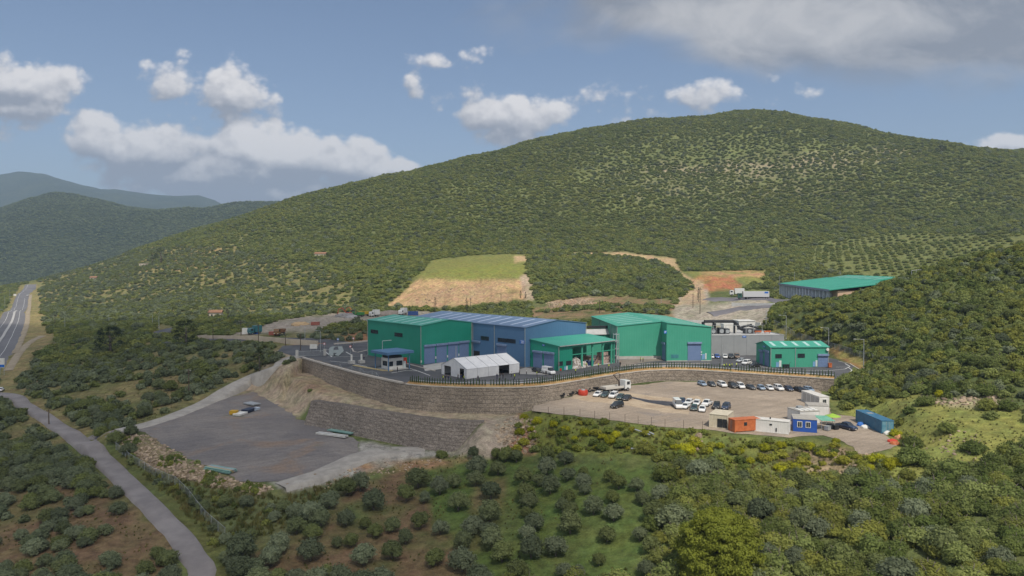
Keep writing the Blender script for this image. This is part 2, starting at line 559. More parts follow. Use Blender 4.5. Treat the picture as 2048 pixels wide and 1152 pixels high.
def leaf_mat(name, a, bcol, c3=None, big=0.012, spec=0.15, rough=0.75, amb=1.0, transl=0.38):
    """foliage: tones per plant, per clump and per patch of hillside"""
    m, t, b = material(name)
    oi = t.node('ShaderNodeObjectInfo')
    geo = t.node('ShaderNodeNewGeometry')
    co = t.node('ShaderNodeTexCoord').outputs['Object']
    cl = t.noise(co, 1.3, 3, 0.6)
    fac = t.math('ADD', t.math('MULTIPLY', oi.outputs['Random'], 0.65), t.math('MULTIPLY', cl, 0.55))
    c = t.mix(t.smooth(fac, 0.2, 0.95), tuple(a), tuple(bcol))
    if c3 is not None:
        pn = t.noise(geo.outputs['Position'], big, 5, 0.6)
        r2 = t.math('FRACT', t.math('MULTIPLY', oi.outputs['Random'], 7.31))
        f3 = t.smooth(t.math('ADD', t.math('MULTIPLY', pn, 0.75), t.math('MULTIPLY', r2, 0.45)), 0.52, 0.82)
        c = t.mix(f3, c, tuple(c3))
    r3 = t.math('FRACT', t.math('MULTIPLY', oi.outputs['Random'], 23.7))
    k = t.smooth(r3, 0, 1, 0.82, 1.16)
    c = t.mix(1.0, c, t.comb(k, k, k), 'MULTIPLY')
    t.put(b.inputs['Base Color'], c)
    b.inputs['Roughness'].default_value = rough
    b.inputs['Specular IOR Level'].default_value = spec
    if transl:
        tr = t.node('ShaderNodeBsdfTranslucent')
        t.put(tr.inputs[0], c)
        ms = t.node('ShaderNodeMixShader')
        ms.inputs[0].default_value = transl
        t.l.new(b.outputs[0], ms.inputs[1]); t.l.new(tr.outputs[0], ms.inputs[2])
        out = [n for n in t.n if n.type == 'OUTPUT_MATERIAL'][0]
        t.l.new(ms.outputs[0], out.inputs[0])
    MATS[name] = m
    return m


# ------------------------------------------------------------------ mesh helpers
class MB:
    """collects shapes into one mesh"""
    def __init__(self):
        self.v, self.f, self.mi = [], [], []

    def add(self, vs, fs, mi=0):
        o = len(self.v)
        self.v += [tuple(map(float, p)) for p in vs]
        for f in fs:
            self.f.append(tuple(i + o for i in f)); self.mi.append(mi)
        return self

    def box(self, x0, x1, y0, y1, z0, z1, mi=0, M=None):
        vs = [(x0, y0, z0), (x1, y0, z0), (x1, y1, z0), (x0, y1, z0), (x0, y0, z1), (x1, y0, z1), (x1, y1, z1), (x0, y1, z1)]
        if M is not None:
            vs = [M @ Vector(p) for p in vs]
        return self.add(vs, [(0, 3, 2, 1), (4, 5, 6, 7), (0, 1, 5, 4), (1, 2, 6, 5), (2, 3, 7, 6), (3, 0, 4, 7)], mi)

    def tube(self, pts, rad, seg=6, mi=0, cap=True):
        """pts: list of points; rad: number or list"""
        pts = [Vector(p) for p in pts]
        if not isinstance(rad, (list, tuple)):
            rad = [rad] * len(pts)
        rings = []
        for i, p in enumerate(pts):
            d = (pts[min(i + 1, len(pts) - 1)] - pts[max(i - 1, 0)]).normalized()
            a = Vector((0, 0, 1)) if abs(d.z) < 0.9 else Vector((1, 0, 0))
            s = d.cross(a).normalized(); u = s.cross(d).normalized()
            rings.append([p + (s * math.cos(2 * math.pi * k / seg) + u * math.sin(2 * math.pi * k / seg)) * rad[i] for k in range(seg)])
        vs = [q for r_ in rings for q in r_]
        fs = []
        for i in range(len(pts) - 1):
            for k in range(seg):
                a, b_ = i * seg + k, i * seg + (k + 1) % seg
                fs.append((a, b_, b_ + seg, a + seg))
        if cap:
            fs.append(tuple(range(seg))[::-1]); fs.append(tuple((len(pts) - 1) * seg + k for k in range(seg)))
        return self.add(vs, fs, mi)

    def prism(self, poly, z0, z1, mi=0):
        n_ = len(poly)
        vs = [(x, y, z0) for x, y in poly] + [(x, y, z1) for x, y in poly]
        fs = [tuple(range(n_))[::-1], tuple(range(n_, 2 * n_))] + [(i, (i + 1) % n_, n_ + (i + 1) % n_, n_ + i) for i in range(n_)]
        return self.add(vs, fs, mi)

    def profile_x(self, prof, x0, x1, mi=0):
        """closed profile of (y, z) extruded along x"""
        n_ = len(prof)
        vs = [(x0, y, z) for y, z in prof] + [(x1, y, z) for y, z in prof]
        fs = [tuple(range(n_))[::-1], tuple(range(n_, 2 * n_))] + [(i, (i + 1) % n_, n_ + (i + 1) % n_, n_ + i) for i in range(n_)]
        return self.add(vs, fs, mi)

    def profile_y(self, prof, y0, y1, mi=0):
        n_ = len(prof)
        vs = [(x, y0, z) for x, z in prof] + [(x, y1, z) for x, z in prof]
        fs = [tuple(range(n_))[::-1], tuple(range(n_, 2 * n_))] + [(i, (i + 1) % n_, n_ + (i + 1) % n_, n_ + i) for i in range(n_)]
        return self.add(vs, fs, mi)

    def disc(self, c, r_, axis, h, seg=14, mi=0):
        c = Vector(c); ax = {'x': Vector((1, 0, 0)), 'y': Vector((0, 1, 0)), 'z': Vector((0, 0, 1))}[axis]
        return self.tube([c - ax * h / 2, c + ax * h / 2], r_, seg, mi)

    def mesh(self, name, mats, smooth=False):
        me = bpy.data.meshes.new(name)
        me.from_pydata(self.v, [], self.f)
        for m in (mats if isinstance(mats, (list, tuple)) else [mats]):
            me.materials.append(m)
        me.polygons.foreach_set('material_index', self.mi)
        bm = bmesh.new(); bm.from_mesh(me)
        bmesh.ops.recalc_face_normals(bm, faces=bm.faces)
        bm.to_mesh(me); bm.free()
        if smooth:
            me.polygons.foreach_set('use_smooth', [True] * len(me.polygons))
        me.update()
        return me

    def build(self, name, mats, parent=None, smooth=False, bevel=0.0):
        me = self.mesh(name, mats, smooth)
        o = bpy.data.objects.new(name, me)
        COL.objects.link(o)
        if parent is not None:
            o.parent = parent
        if bevel:
            bv = o.modifiers.new('bevel', 'BEVEL'); bv.width = bevel; bv.segments = 2; bv.limit_method = 'ANGLE'
        return o


def tag(o, label=None, cat=None, group=None, kind=None):
    if label: o['label'] = label
    if cat: o['category'] = cat
    if group: o['group'] = group
    if kind: o['kind'] = kind
    return o


def empty(name, loc, rz=0.0, label=None, cat=None, group=None):
    o = bpy.data.objects.new(name, None)
    COL.objects.link(o)
    o.location = loc
    o.rotation_euler = (0, 0, rz)
    o.empty_display_size = 0.5
    return tag(o, label, cat, group)


KIDS = {}


def kids(o):
    return [c for c in o.children]


def copy_tree(o, parent=None):
    c = o.copy(); COL.objects.link(c)
    if parent is not None:
        c.parent = parent
    for ch in kids(o):
        copy_tree(ch, c)
    return c


# ------------------------------------------------------------------ terrain mesh
def zone(poly_px, feather=6.0):
    """soft mask of a picture outline, on the ground grid (computed once per zone)"""
    xs = [p[0] for p in poly_px]; ys = [p[1] for p in poly_px]
    pad = feather * 3
    m = (PXg > min(xs) - pad) & (PXg < max(xs) + pad) & (PYg > min(ys) - pad) & (PYg < max(ys) + pad) & VIS
    out = np.zeros(PXg.shape)
    if m.any():
        wob = WOB[m] * feather * 0.9
        out[m] = sstep(poly_sd(PXg[m], PYg[m] , poly_px) + wob, feather, -feather)
    return out


PXg, PYg = proj(GX, GY, GZ)
# which ground points the camera can see (running maximum of the elevation along each azimuth)
elev = (GZ - CAMZ) / rad
run = np.maximum.accumulate(elev, axis=0)
VIS = elev > run - 0.035
WOB = fbm(PXg, PYg * 2, 26, 3, 4) * 1.3

C = np.zeros(GX.shape + (3,))
C[:] = (0.100, 0.118, 0.042)           # dry herbs under the scrub
hill = sstep(rad, 380, 520)
C = C * (1 - hill[..., None]) + np.array((0.125, 0.138, 0.050)) * hill[..., None]
nz = fbm(GX, GY, 40, 4, 11)
C *= (1 + 0.5 * nz)[..., None]


def paint(poly, col, feather=6.0, amt=1.0, mottle=0.25):
    w = zone(poly, feather) * amt
    w = np.clip(w * (1 + mottle * fbm(GX, GY, 7, 4, 21) * 2), 0, 1)
    C[:] = C * (1 - w[..., None]) + np.array(col) * w[..., None]


SOIL, TAN, OCHRE, BEIGE, GREY, RED = (0.145, 0.100, 0.056), (0.43, 0.30, 0.17), (0.27, 0.20, 0.10), (0.33, 0.265, 0.19), (0.25, 0.235, 0.21), (0.27, 0.12, 0.06)
GRASS, YELLOW, MEADOW, REED = (0.082, 0.112, 0.030), (0.195, 0.195, 0.055), (0.205, 0.21, 0.058), (0.105, 0.118, 0.050)
paint([(0, 640), (740, 640), (740, 700), (560, 730), (260, 870), (0, 900)], (0.18, 0.15, 0.07), 20, .8, .8)
paint([(60, 470), (470, 470), (700, 560), (740, 640), (80, 650)], (0.20, 0.175, 0.075), 25, .8, .8)
paint([(250, 515), (470, 495), (440, 545), (260, 545)], (0.30, 0.22, 0.10), 12, .6, 1.0)
paint([(-50, 960), (240, 960), (345, 1080), (350, 1180), (-50, 1180)], SOIL, 18, .95, .5)
paint([(640, 930), (900, 930), (960, 1180), (520, 1180), (480, 1060)], SOIL, 20, .8, 1.0)
paint([(820, 930), (1330, 925), (1300, 1000), (1330, 1170), (1000, 1170), (870, 1050)], GRASS, 22, .95, .5)
paint([(950, 960), (1010, 955), (1000, 1100), (930, 1100)], SOIL, 14, .45, .8)
paint([(440, 965), (560, 985), (700, 960), (640, 1060), (480, 1090), (380, 1000)], REED, 12, .9, .4)
paint([(205, 905), (235, 900), (340, 960), (440, 1060), (470, 1180), (410, 1180), (370, 1060), (300, 985)], (0.10, 0.105, 0.035), 10, .8, .4)
paint([(250, 868), (300, 870), (380, 925), (470, 960), (550, 972), (520, 990), (400, 968), (300, 935), (240, 895)], (0.22, 0.17, 0.10), 8, .8, .7)
paint([(540, 700), (610, 710), (700, 750), (800, 800), (1030, 828), (1035, 845), (970, 846), (870, 842), (740, 823), (622, 803), (598, 838), (540, 815), (500, 785), (440, 795), (430, 785), (520, 745)], BEIGE, 5, 1, .35)
paint([(530, 752), (580, 745), (620, 752), (690, 770), (720, 782), (670, 795), (600, 785), (540, 770)], (0.29, 0.225, 0.14), 5, .7, .7)
paint([(600, 755), (640, 757), (655, 785), (610, 780)], (0.23, 0.15, 0.10), 6, .5, .6)
paint([(540, 965), (640, 938), (715, 905), (722, 884), (790, 893), (905, 906), (985, 850), (1035, 845), (1010, 880), (960, 905), (850, 915), (760, 935), (640, 968), (580, 985)], (0.30, 0.285, 0.255), 5, 1, .25)
paint([(700, 925), (850, 918), (960, 915), (1000, 880), (1090, 850), (1090, 895), (1020, 905), (860, 935), (740, 950)], (0.26, 0.16, 0.09), 8, .75, 1.0)
paint([(990, 850), (1035, 825), (1070, 830), (1090, 870), (1070, 905), (1000, 900)], (0.30, 0.17, 0.11), 8, .85, .8)
paint([(1040, 815), (1070, 825), (1400, 860), (1420, 865), (1700, 890), (1760, 905), (1740, 950), (1500, 960), (1300, 915), (1080, 905)], (0.135, 0.150, 0.038), 10, .9, .7)
paint([(1520, 905), (1640, 895), (1720, 905), (1620, 930), (1520, 925)], (0.085, 0.06, 0.045), 10, .7, .5)
paint([(1600, 900), (1760, 900), (1720, 960), (1600, 960)], (0.30, 0.22, 0.14), 12, .5, 1.2)
paint([(1650, 800), (1800, 790), (2048, 820), (2060, 940), (1900, 930), (1800, 990), (1760, 905), (1795, 885), (1700, 830)], MEADOW, 14, .95, .5)
paint([(1850, 790), (2000, 795), (2030, 815), (1900, 812)], (0.36, 0.30, 0.2), 8, .5, 1.2)
paint([(900, 908), (965, 850), (975, 842), (1035, 826), (1045, 850), (1005, 905), (960, 915)], (0.31, 0.26, 0.20), 5, 1, .35)
# behind the plant
paint([(768, 615), (800, 588), (845, 553), (940, 557), (1045, 557), (1056, 600), (1000, 606), (870, 614)], (0.43, 0.285, 0.155), 5, 1, .45)
paint([(800, 612), (870, 575), (960, 570), (1030, 585), (1010, 606), (900, 612)], (0.30, 0.21, 0.13), 8, .5, .9)
paint([(832, 556), (862, 520), (950, 511), (1054, 509), (1054, 540), (1040, 557), (945, 560)], YELLOW, 5, 1, .3)
paint([(880, 536), (1050, 530), (1050, 550), (920, 556)], (0.20, 0.21, 0.05), 6, .8, .8)
paint([(1028, 512), (1054, 511), (1054, 522), (1030, 524)], TAN, 3, .8, .5)
paint([(1040, 555), (1056, 545), (1075, 600), (1050, 606)], (0.40, 0.31, 0.22), 4, .9, .3)
paint([(1130, 507), (1250, 505), (1350, 517), (1362, 545), (1395, 562), (1385, 572), (1345, 535), (1260, 512), (1140, 514)], TAN, 3, .9, .3)
paint([(1350, 517), (1365, 545), (1530, 541), (1534, 570), (1500, 568), (1470, 556), (1395, 562)], YELLOW, 4, 1, .4)
paint([(1400, 545), (1530, 541), (1530, 553), (1410, 556)], (0.38, 0.22, 0.12), 3, .6, .9)
paint([(1378, 562), (1400, 553), (1460, 555), (1482, 570), (1478, 580), (1395, 585)], (0.34, 0.15, 0.075), 4, 1, .5)
paint([(1340, 600), (1385, 575), (1415, 578), (1420, 605), (1540, 595), (1535, 640), (1500, 668), (1380, 665), (1345, 640)], (0.33, 0.29, 0.23), 5, 1, .4)
paint([(1385, 560), (1405, 560), (1415, 610), (1350, 612)], (0.38, 0.27, 0.17), 4, .9, .5)
paint([(1050, 618), (1180, 590), (1350, 600), (1345, 645), (1180, 632), (1060, 640)], (0.22, 0.15, 0.085), 8, .8, 1.0)
paint([(1100, 600), (1220, 590), (1200, 608), (1090, 615)], (0.34, 0.22, 0.15), 5, .7, .8)
paint([(400, 668), (470, 652), (560, 640), (700, 622), (900, 622), (930, 640), (740, 645), (600, 665), (470, 672)], (0.27, 0.235, 0.195), 5, 1, .35)
paint([(590, 690), (740, 660), (740, 690), (640, 695)], (0.26, 0.13, 0.07), 7, .8, .6)
paint([(1655, 690), (1690, 700), (1735, 735), (1728, 745), (1690, 722), (1640, 690)], RED, 5, 1, .5)
paint([(1545, 655), (1600, 668), (1720, 715), (1800, 745), (1790, 760), (1720, 735), (1640, 690), (1540, 668)], (0.22, 0.185, 0.065), 6, .9, .6)
paint([(1630, 490), (1780, 465), (2048, 470), (2048, 500), (1800, 540), (1660, 545), (1610, 510)], (0.15, 0.16, 0.055), 10, .9, .5)
paint([(1200, 340), (1350, 330), (1800, 300), (1860, 320), (1500, 350), (1320, 345)], (0.30, 0.25, 0.16), 14, .6, 1.6)
paint([(1150, 370), (1350, 345), (1560, 330), (1780, 330), (1700, 390), (1350, 410)], (0.24, 0.21, 0.125), 18, .22, 1.6)
paint([(0, 575), (75, 565), (130, 640), (90, 700), (0, 800)], (0.25, 0.20, 0.09), 8, .7, .6)

me = bpy.data.meshes.new("ground")
nr, nt = GX.shape
verts = np.stack([GX, GY, GZ], -1).reshape(-1, 3)
idx = np.arange(nr * nt).reshape(nr, nt)
quads = np.stack([idx[:-1, :-1], idx[:-1, 1:], idx[1:, 1:], idx[1:, :-1]], -1).reshape(-1, 4)
me.vertices.add(len(verts)); me.vertices.foreach_set('co', verts.ravel())
me.loops.add(quads.size); me.loops.foreach_set('vertex_index', quads.ravel())
me.polygons.add(len(quads))
me.polygons.foreach_set('loop_start', np.arange(0, quads.size, 4))
me.polygons.foreach_set('use_smooth', np.ones(len(quads), bool))
me.update(calc_edges=True)
ca_ = me.color_attributes.new("earth", 'FLOAT_COLOR', 'POINT')
cc = np.ones((nr * nt, 4)); cc[:, :3] = np.clip(C.reshape(-1, 3), 0.01, 0.6)
ca_.data.foreach_set('color', cc.ravel())
ground = bpy.data.objects.new("ground", me)
COL.objects.link(ground)
tag(ground, kind='structure')
m, t, b = material("earth")
vc = t.node('ShaderNodeVertexColor'); vc.layer_name = "earth"
pos = t.node('ShaderNodeNewGeometry').outputs['Position']
n1 = t.noise(pos, 0.55, 8, 0.65)
n2 = t.noise(pos, 2.6, 5, 0.7)
k = t.math('MULTIPLY', t.smooth(n1, 0.25, 0.75, 0.62, 1.4), t.smooth(n2, 0.2, 0.8, 0.72, 1.28))
c = t.mix(1.0, vc.outputs[0], t.comb(k, k, k), 'MULTIPLY')
hsv = t.node('ShaderNodeHueSaturation')
t.put(hsv.inputs['Hue'], t.smooth(t.noise(pos, 0.21, 4), 0.3, 0.7, 0.485, 0.52))
t.put(hsv.inputs['Color'], c)
t.put(b.inputs['Base Color'], hsv.outputs[0])
b.inputs['Roughness'].default_value = 0.95
b.inputs['Specular IOR Level'].default_value = 0.1
bn = t.node('ShaderNodeBump'); bn.inputs['Distance'].default_value = 0.5; bn.inputs['Strength'].default_value = 0.7
t.put(bn.inputs['Height'], t.math('ADD', n1, t.math('MULTIPLY', n2, 0.4)))
t.l.new(bn.outputs[0], b.inputs['Normal'])
me.materials.append(m)


# ------------------------------------------------------------------ far mountains
def mountain(name, sil, Y0, Yr, zb, colr, rough_amp, seed, px0, px1, nx=260, ny=90):
    """a ridge whose crest follows the given skyline at distance Yr"""
    sx_ = np.array([p[0] for p in sil], float); sy_ = np.array([p[1] for p in sil], float)
    px = np.linspace(px0, px1, nx)
    py = np.interp(px, sx_, sy_)
    v = []
    s_ = np.linspace(0, 1.35, ny)
    xt = (px - 1024) / FPX
    crest = CAMZ + (535 - py) / FPX * Yr
    X = np.empty((ny, nx)); Yy = np.empty((ny, nx)); Z = np.empty((ny, nx))
    for i, s in enumerate(s_):
        Yq = Y0 + (Yr - Y0) * s
        f = math.sin(min(s, 1.0) * math.pi / 2) ** 1.25 if s <= 1 else max(0.0, 1 - (s - 1) * 1.6)
        X[i] = xt * Yq; Yy[i] = Yq; Z[i] = zb + (crest - zb) * f
    ridge = fbm(X, Yy, (Yr - Y0) * 0.32, 5, seed)
    damp = np.sin(np.clip(s_, 0, 1) * math.pi)[:, None] ** 0.8 + 0.06
    Z += ridge * rough_amp * damp
    V = np.stack([X, Yy, Z], -1).reshape(-1, 3)
    id_ = np.arange(nx * ny).reshape(ny, nx)
    q = np.stack([id_[:-1, :-1], id_[:-1, 1:], id_[1:, 1:], id_[1:, :-1]], -1).reshape(-1, 4)
    me = bpy.data.meshes.new(name)
    me.from_pydata(V.tolist(), [], q.tolist())
    me.polygons.foreach_set('use_smooth', [True] * len(me.polygons))
    o = bpy.data.objects.new(name, me); COL.objects.link(o)
    tag(o, kind='structure')
    m, t, b = material(name + "_slope")
    pos = t.node('ShaderNodeNewGeometry').outputs['Position']
    a = t.noise(pos, 0.05, 9, 0.72); bb = t.noise(pos, 0.006, 5, 0.6)
    f = t.smooth(t.math('ADD', t.math('MULTIPLY', a, 0.7), t.math('MULTIPLY', bb, 0.3)), 0.38, 0.62)
    c = t.mix(f, colr[0], colr[1])
    c = t.mix(t.math('MULTIPLY', t.smooth(t.math('ADD', t.math('MULTIPLY', t.noise(pos, 0.02, 8, 0.7), .7), t.math('MULTIPLY', bb, .3)), 0.58, 0.68), 0.7), c, colr[2])
    t.put(b.inputs['Base Color'], c)
    b.inputs['Roughness'].default_value = 1.0; b.inputs['Specular IOR Level'].default_value = 0.0
    bn = t.node('ShaderNodeBump'); bn.inputs['Distance'].default_value = 14.0; bn.inputs['Strength'].default_value = 0.9
    t.put(bn.inputs['Height'], a); t.l.new(bn.outputs[0], b.inputs['Normal'])
    me.materials.append(m)
    return o, X, Yy, Z


FOREST = [(0.030, 0.044, 0.020), (0.075, 0.09, 0.04), (0.19, 0.17, 0.12)]
mountain("mountain", [(-900, 430), (-500, 380), (-200, 352), (0, 356), (40, 352), (90, 356), (150, 370), (205, 383), (230, 382), (300, 388), (360, 392), (400, 391), (430, 400), (455, 414), (520, 432), (620, 455), (800, 500)],
         4200, 6200, -20, FOREST, 110, 3, -900, 900)
_o, NMX, NMY, NMZ = mountain("mountain", [(-900, 470), (-400, 450), (-150, 440), (0, 425), (60, 402), (110, 393), (150, 394), (200, 402), (260, 416), (330, 424), (420, 420), (500, 414), (560, 411), (640, 420), (760, 450), (900, 490)],
                             1700, 2700, -28, FOREST, 55, 9, -900, 950, 300, 110)


# ------------------------------------------------------------------ paved sheets and tracks
def edge_pts(poly, step=1.2, wob=0.35, seed=0):
    out = []
    for i in range(len(poly)):
        a, c_ = np.array(poly[i]), np.array(poly[(i + 1) % len(poly)])
        L = np.linalg.norm(c_ - a); k_ = max(1, int(L / step))
        nrm = np.array([-(c_ - a)[1], (c_ - a)[0]]) / (L + 1e-9)
        for j in range(k_):
            p = a + (c_ - a) * j / k_
            w = float(fbm(np.array([p[0]]), np.array([p[1]]), 3.0, 3, seed)[0]) * wob * 2
            out.append((p[0] + nrm[0] * w, p[1] + nrm[1] * w))
    return out


def sheet(name, poly, zf, mat, label=None, kind='structure', thick=0.0):
    """flat paving with the given outline"""
    bm = bmesh.new()
    vs = [bm.verts.new((x, y, float(zf(x, y)))) for x, y in poly]
    es = [bm.edges.new((vs[i], vs[(i + 1) % len(vs)])) for i in range(len(vs))]
    bmesh.ops.triangle_fill(bm, use_beauty=True, edges=es)
    for f in bm.faces:
        if f.normal.z < 0:
            f.normal_flip()
    if thick:
        r_ = bmesh.ops.extrude_face_region(bm, geom=list(bm.faces))
        bmesh.ops.translate(bm, verts=[g for g in r_['geom'] if isinstance(g, bmesh.types.BMVert)], vec=(0, 0, -thick))
        bmesh.ops.recalc_face_normals(bm, faces=bm.faces)
    me = bpy.data.meshes.new(name); bm.to_mesh(me); bm.free()
    me.materials.append(mat)
    o = bpy.data.objects.new(name, me); COL.objects.link(o)
    return tag(o, label, kind=kind)


LASTZ = []


def ribbon(name, pts, width, mat, lift=0.12, zf=None, kind='structure', step=2.0, wob=0.0, smooth=True, drape=False):
    """a road draped on the ground; pts: world points"""
    P_ = [np.array(p[:2], float) for p in pts]
    if smooth and len(P_) > 2:
        Q = []
        for i in range(len(P_) - 1):
            p0, p1, p2, p3 = P_[max(i - 1, 0)], P_[i], P_[i + 1], P_[min(i + 2, len(P_) - 1)]
            k_ = max(2, int(np.linalg.norm(p2 - p1) / step))
            for j in range(k_):
                u = j / k_
                Q.append(0.5 * (2 * p1 + (p2 - p0) * u + (2 * p0 - 5 * p1 + 4 * p2 - p3) * u * u + (3 * p1 - 3 * p2 + p3 - p0) * u ** 3))
        Q.append(P_[-1]); P_ = Q
    W_ = width if callable(width) else (lambda s: width)
    v, f, ROWS = [], [], []
    cross = 5
    for i, p in enumerate(P_):
        d = P_[min(i + 1, len(P_) - 1)] - P_[max(i - 1, 0)]
        d = d / (np.linalg.norm(d) + 1e-9); nn = np.array([d[1], -d[0]])
        s = i / (len(P_) - 1)
        w = W_(s)
        zs = []
        row = []
        for j in range(cross):
            q = p + nn * (j / (cross - 1) - 0.5) * (w + (wob * float(fbm(np.array([p[0] + j]), np.array([p[1]]), 4, 2, j)[0]) if wob else 0))
            row.append(q); zs.append(float(zf(q[0], q[1]) if zf else H(q[0], q[1])))
        ROWS.append((row, zs))
    mx = np.array([max(zs) for _r, zs in ROWS])
    if not drape:
        for _ in range(2):
            sm = mx.copy(); sm[1:-1] = (mx[:-2] + mx[1:-1] + mx[2:]) / 3; mx = np.maximum(sm, mx - .25)
    for (row, zs), zm in zip(ROWS, mx):
        top = [(q[0], q[1], (zs[j] if drape else zm * 0.8 + zs[j] * 0.2) + lift) for j, q in enumerate(row)]
        e0, e1 = row[0] + (row[0] - row[1]) * .5, row[-1] + (row[-1] - row[-2]) * .5
        v += [(e0[0], e0[1], min(top[0][2], float(H(*e0))) - .3)] + top + [(e1[0], e1[1], min(top[-1][2], float(H(*e1))) - .3)]
    LASTZ[:] = [float(z_) + lift for z_ in mx]
    cr = cross + 2
    for i in range(len(P_) - 1):
        for j in range(cr - 1):
            a = i * cr + j
            f.append((a, a + 1, a + 1 + cr, a + cr))
    mb = MB(); mb.add(v, f)
    o = mb.build(name, mat, None, True)
    return tag(o, kind=kind), P_


M_asph = mk("yard_asphalt", (0.060, 0.062, 0.068), (0.095, 0.095, 0.10), 0.12, 0.85, bump=0.15, bscale=3, detail=9)
M_asph2 = mk("old_asphalt", (0.11, 0.105, 0.115), (0.17, 0.16, 0.17), 0.1, 0.9, bump=0.2, bscale=3, detail=10, lo=.3, hi=.7)
M_road = mk("country_asphalt", (0.17, 0.155, 0.155), (0.235, 0.215, 0.21), 0.16, 0.9, bump=0.15, bscale=4, detail=10)
M_conc = mk("concrete", (0.36, 0.35, 0.33), (0.46, 0.45, 0.43), 0.5, 0.85, bump=0.1, detail=8)
M_kerb = mk("kerb_stone", (0.42, 0.38, 0.33), (0.50, 0.46, 0.41), 0.8, 0.85)
M_white = mk("road_paint", (0.62, 0.62, 0.60), None, 2.0, 0.7)
M_yellowp = mk("yellow_paint", (0.50, 0.36, 0.08), None, 2.0, 0.7)
M_track = mk("gravel_track", (0.27, 0.25, 0.225), (0.36, 0.335, 0.30), 0.35, 0.95, bump=0.4, bscale=3, detail=9)
M_stripd = mk("fresh_tar", (0.035, 0.037, 0.045), (0.06, 0.06, 0.07), 0.5, 0.85)


def ground_mat(name, cols, scales, bump=0.5):
    """earth surface of several tones, by noise of several sizes"""
    m, t, b = material(name)
    pos = t.node('ShaderNodeNewGeometry').outputs['Position']
    c = cols[0]
    for (cc_, lo, hi), s in zip(cols[1], scales):
        c = t.mix(t.smooth(t.noise(pos, s, 8, 0.65, 0.6), lo, hi), c, cc_)
    x_, y_, z_ = t.sep(pos)
    wob_ = t.math('MULTIPLY', t.noise(pos, 0.035, 3), 26.0)
    tr1 = t.noise(t.comb(t.math('MULTIPLY', t.math('ADD', x_, wob_), 0.03), t.math('MULTIPLY', t.math('ADD', y_, wob_), 0.75), 0.0), 1.0, 4, 0.6)
    tr2 = t.noise(t.comb(t.math('MULTIPLY', t.math('SUBTRACT', y_, t.math('MULTIPLY', x_, 0.7)), 0.8), t.math('MULTIPLY', t.math('ADD', x_, t.math('MULTIPLY', y_, 0.7)), 0.03), 5.0), 1.0, 4, 0.6)
    n2 = t.noise(pos, 2.2, 6, 0.7)
    k = t.math('MULTIPLY', t.math('MULTIPLY', t.smooth(n2, 0.25, 0.75, 0.80, 1.18), t.smooth(tr1, 0.36, 0.64, 0.93, 1.05)), t.smooth(tr2, 0.38, 0.62, 0.93, 1.05))
    c = t.mix(1.0, c, t.comb(k, k, k), 'MULTIPLY')
    t.put(b.inputs['Base Color'], c)
    b.inputs['Roughness'].default_value = 0.95; b.inputs['Specular IOR Level'].default_value = 0.1
    bn = t.node('ShaderNodeBump'); bn.inputs['Distance'].default_value = 0.25; bn.inputs['Strength'].default_value = bump
    t.put(bn.inputs['Height'], n2); t.l.new(bn.outputs[0], b.inputs['Normal'])
    MATS[name] = m
    return m


M_lot = ground_mat("gravel_lot", ((0.275, 0.225, 0.175), [((0.335, 0.275, 0.215), .4, .6), ((0.24, 0.205, 0.175), .52, .66), ((0.21, 0.115, 0.07), .68, .74)]), (0.05, 0.11, 0.09))
M_pad = ground_mat("dark_gravel", ((0.165, 0.152, 0.150), [((0.215, 0.195, 0.182), .42, .62), ((0.23, 0.175, 0.138), .52, .66), ((0.12, 0.125, 0.07), .64, .74)]), (0.045, 0.07, 0.10))
M_sand = ground_mat("pale_sand", ((0.40, 0.32, 0.23), [((0.34, 0.26, 0.18), .45, .6)]), (0.2,))

sheet("plant_yard", [(x, y) for x, y in TERR], lambda x, y: 0.0, M_asph)
sheet("parking_lot", edge_pts(LOT, 1.5, .5, 3), LOTZ, M_lot)
sheet("storage_yard", edge_pts(PAD, 1.5, .9, 4), PADZ, M_pad)
LOTU = lambda d: (lambda x, y: float(LOTZ(x, y)) + d)
sheet("asphalt_strip", edge_pts([on_plane(x, y, LOTZ) for x, y in [(1259, 795), (1266, 794), (1300, 800), (1350, 804), (1348, 811), (1330, 811), (1290, 804)]], 1, .3, 2), LOTU(.012), M_stripd)
sheet("sand_strip", edge_pts([on_plane(x, y, LOTZ) for x, y in [(1225, 783), (1262, 786), (1345, 797), (1350, 802), (1300, 799), (1264, 793), (1235, 789)]], 1, .4, 6), LOTU(.006), M_sand)
sheet("sand_patch", edge_pts([on_plane(x, y, LOTZ) for x, y in [(1150, 786), (1195, 793), (1240, 798), (1262, 798), (1330, 812), (1380, 822), (1378, 828), (1330, 824), (1250, 810), (1180, 803), (1140, 797)]], 1, .7, 7), LOTU(.005), M_sand)
sheet("sand_heap_base", edge_pts([on_plane(x, y, LOTZ) for x, y in [(1372, 795), (1395, 792), (1408, 800), (1400, 806), (1375, 802)]], .8, .3, 8), LOTU(.006), M_sand)


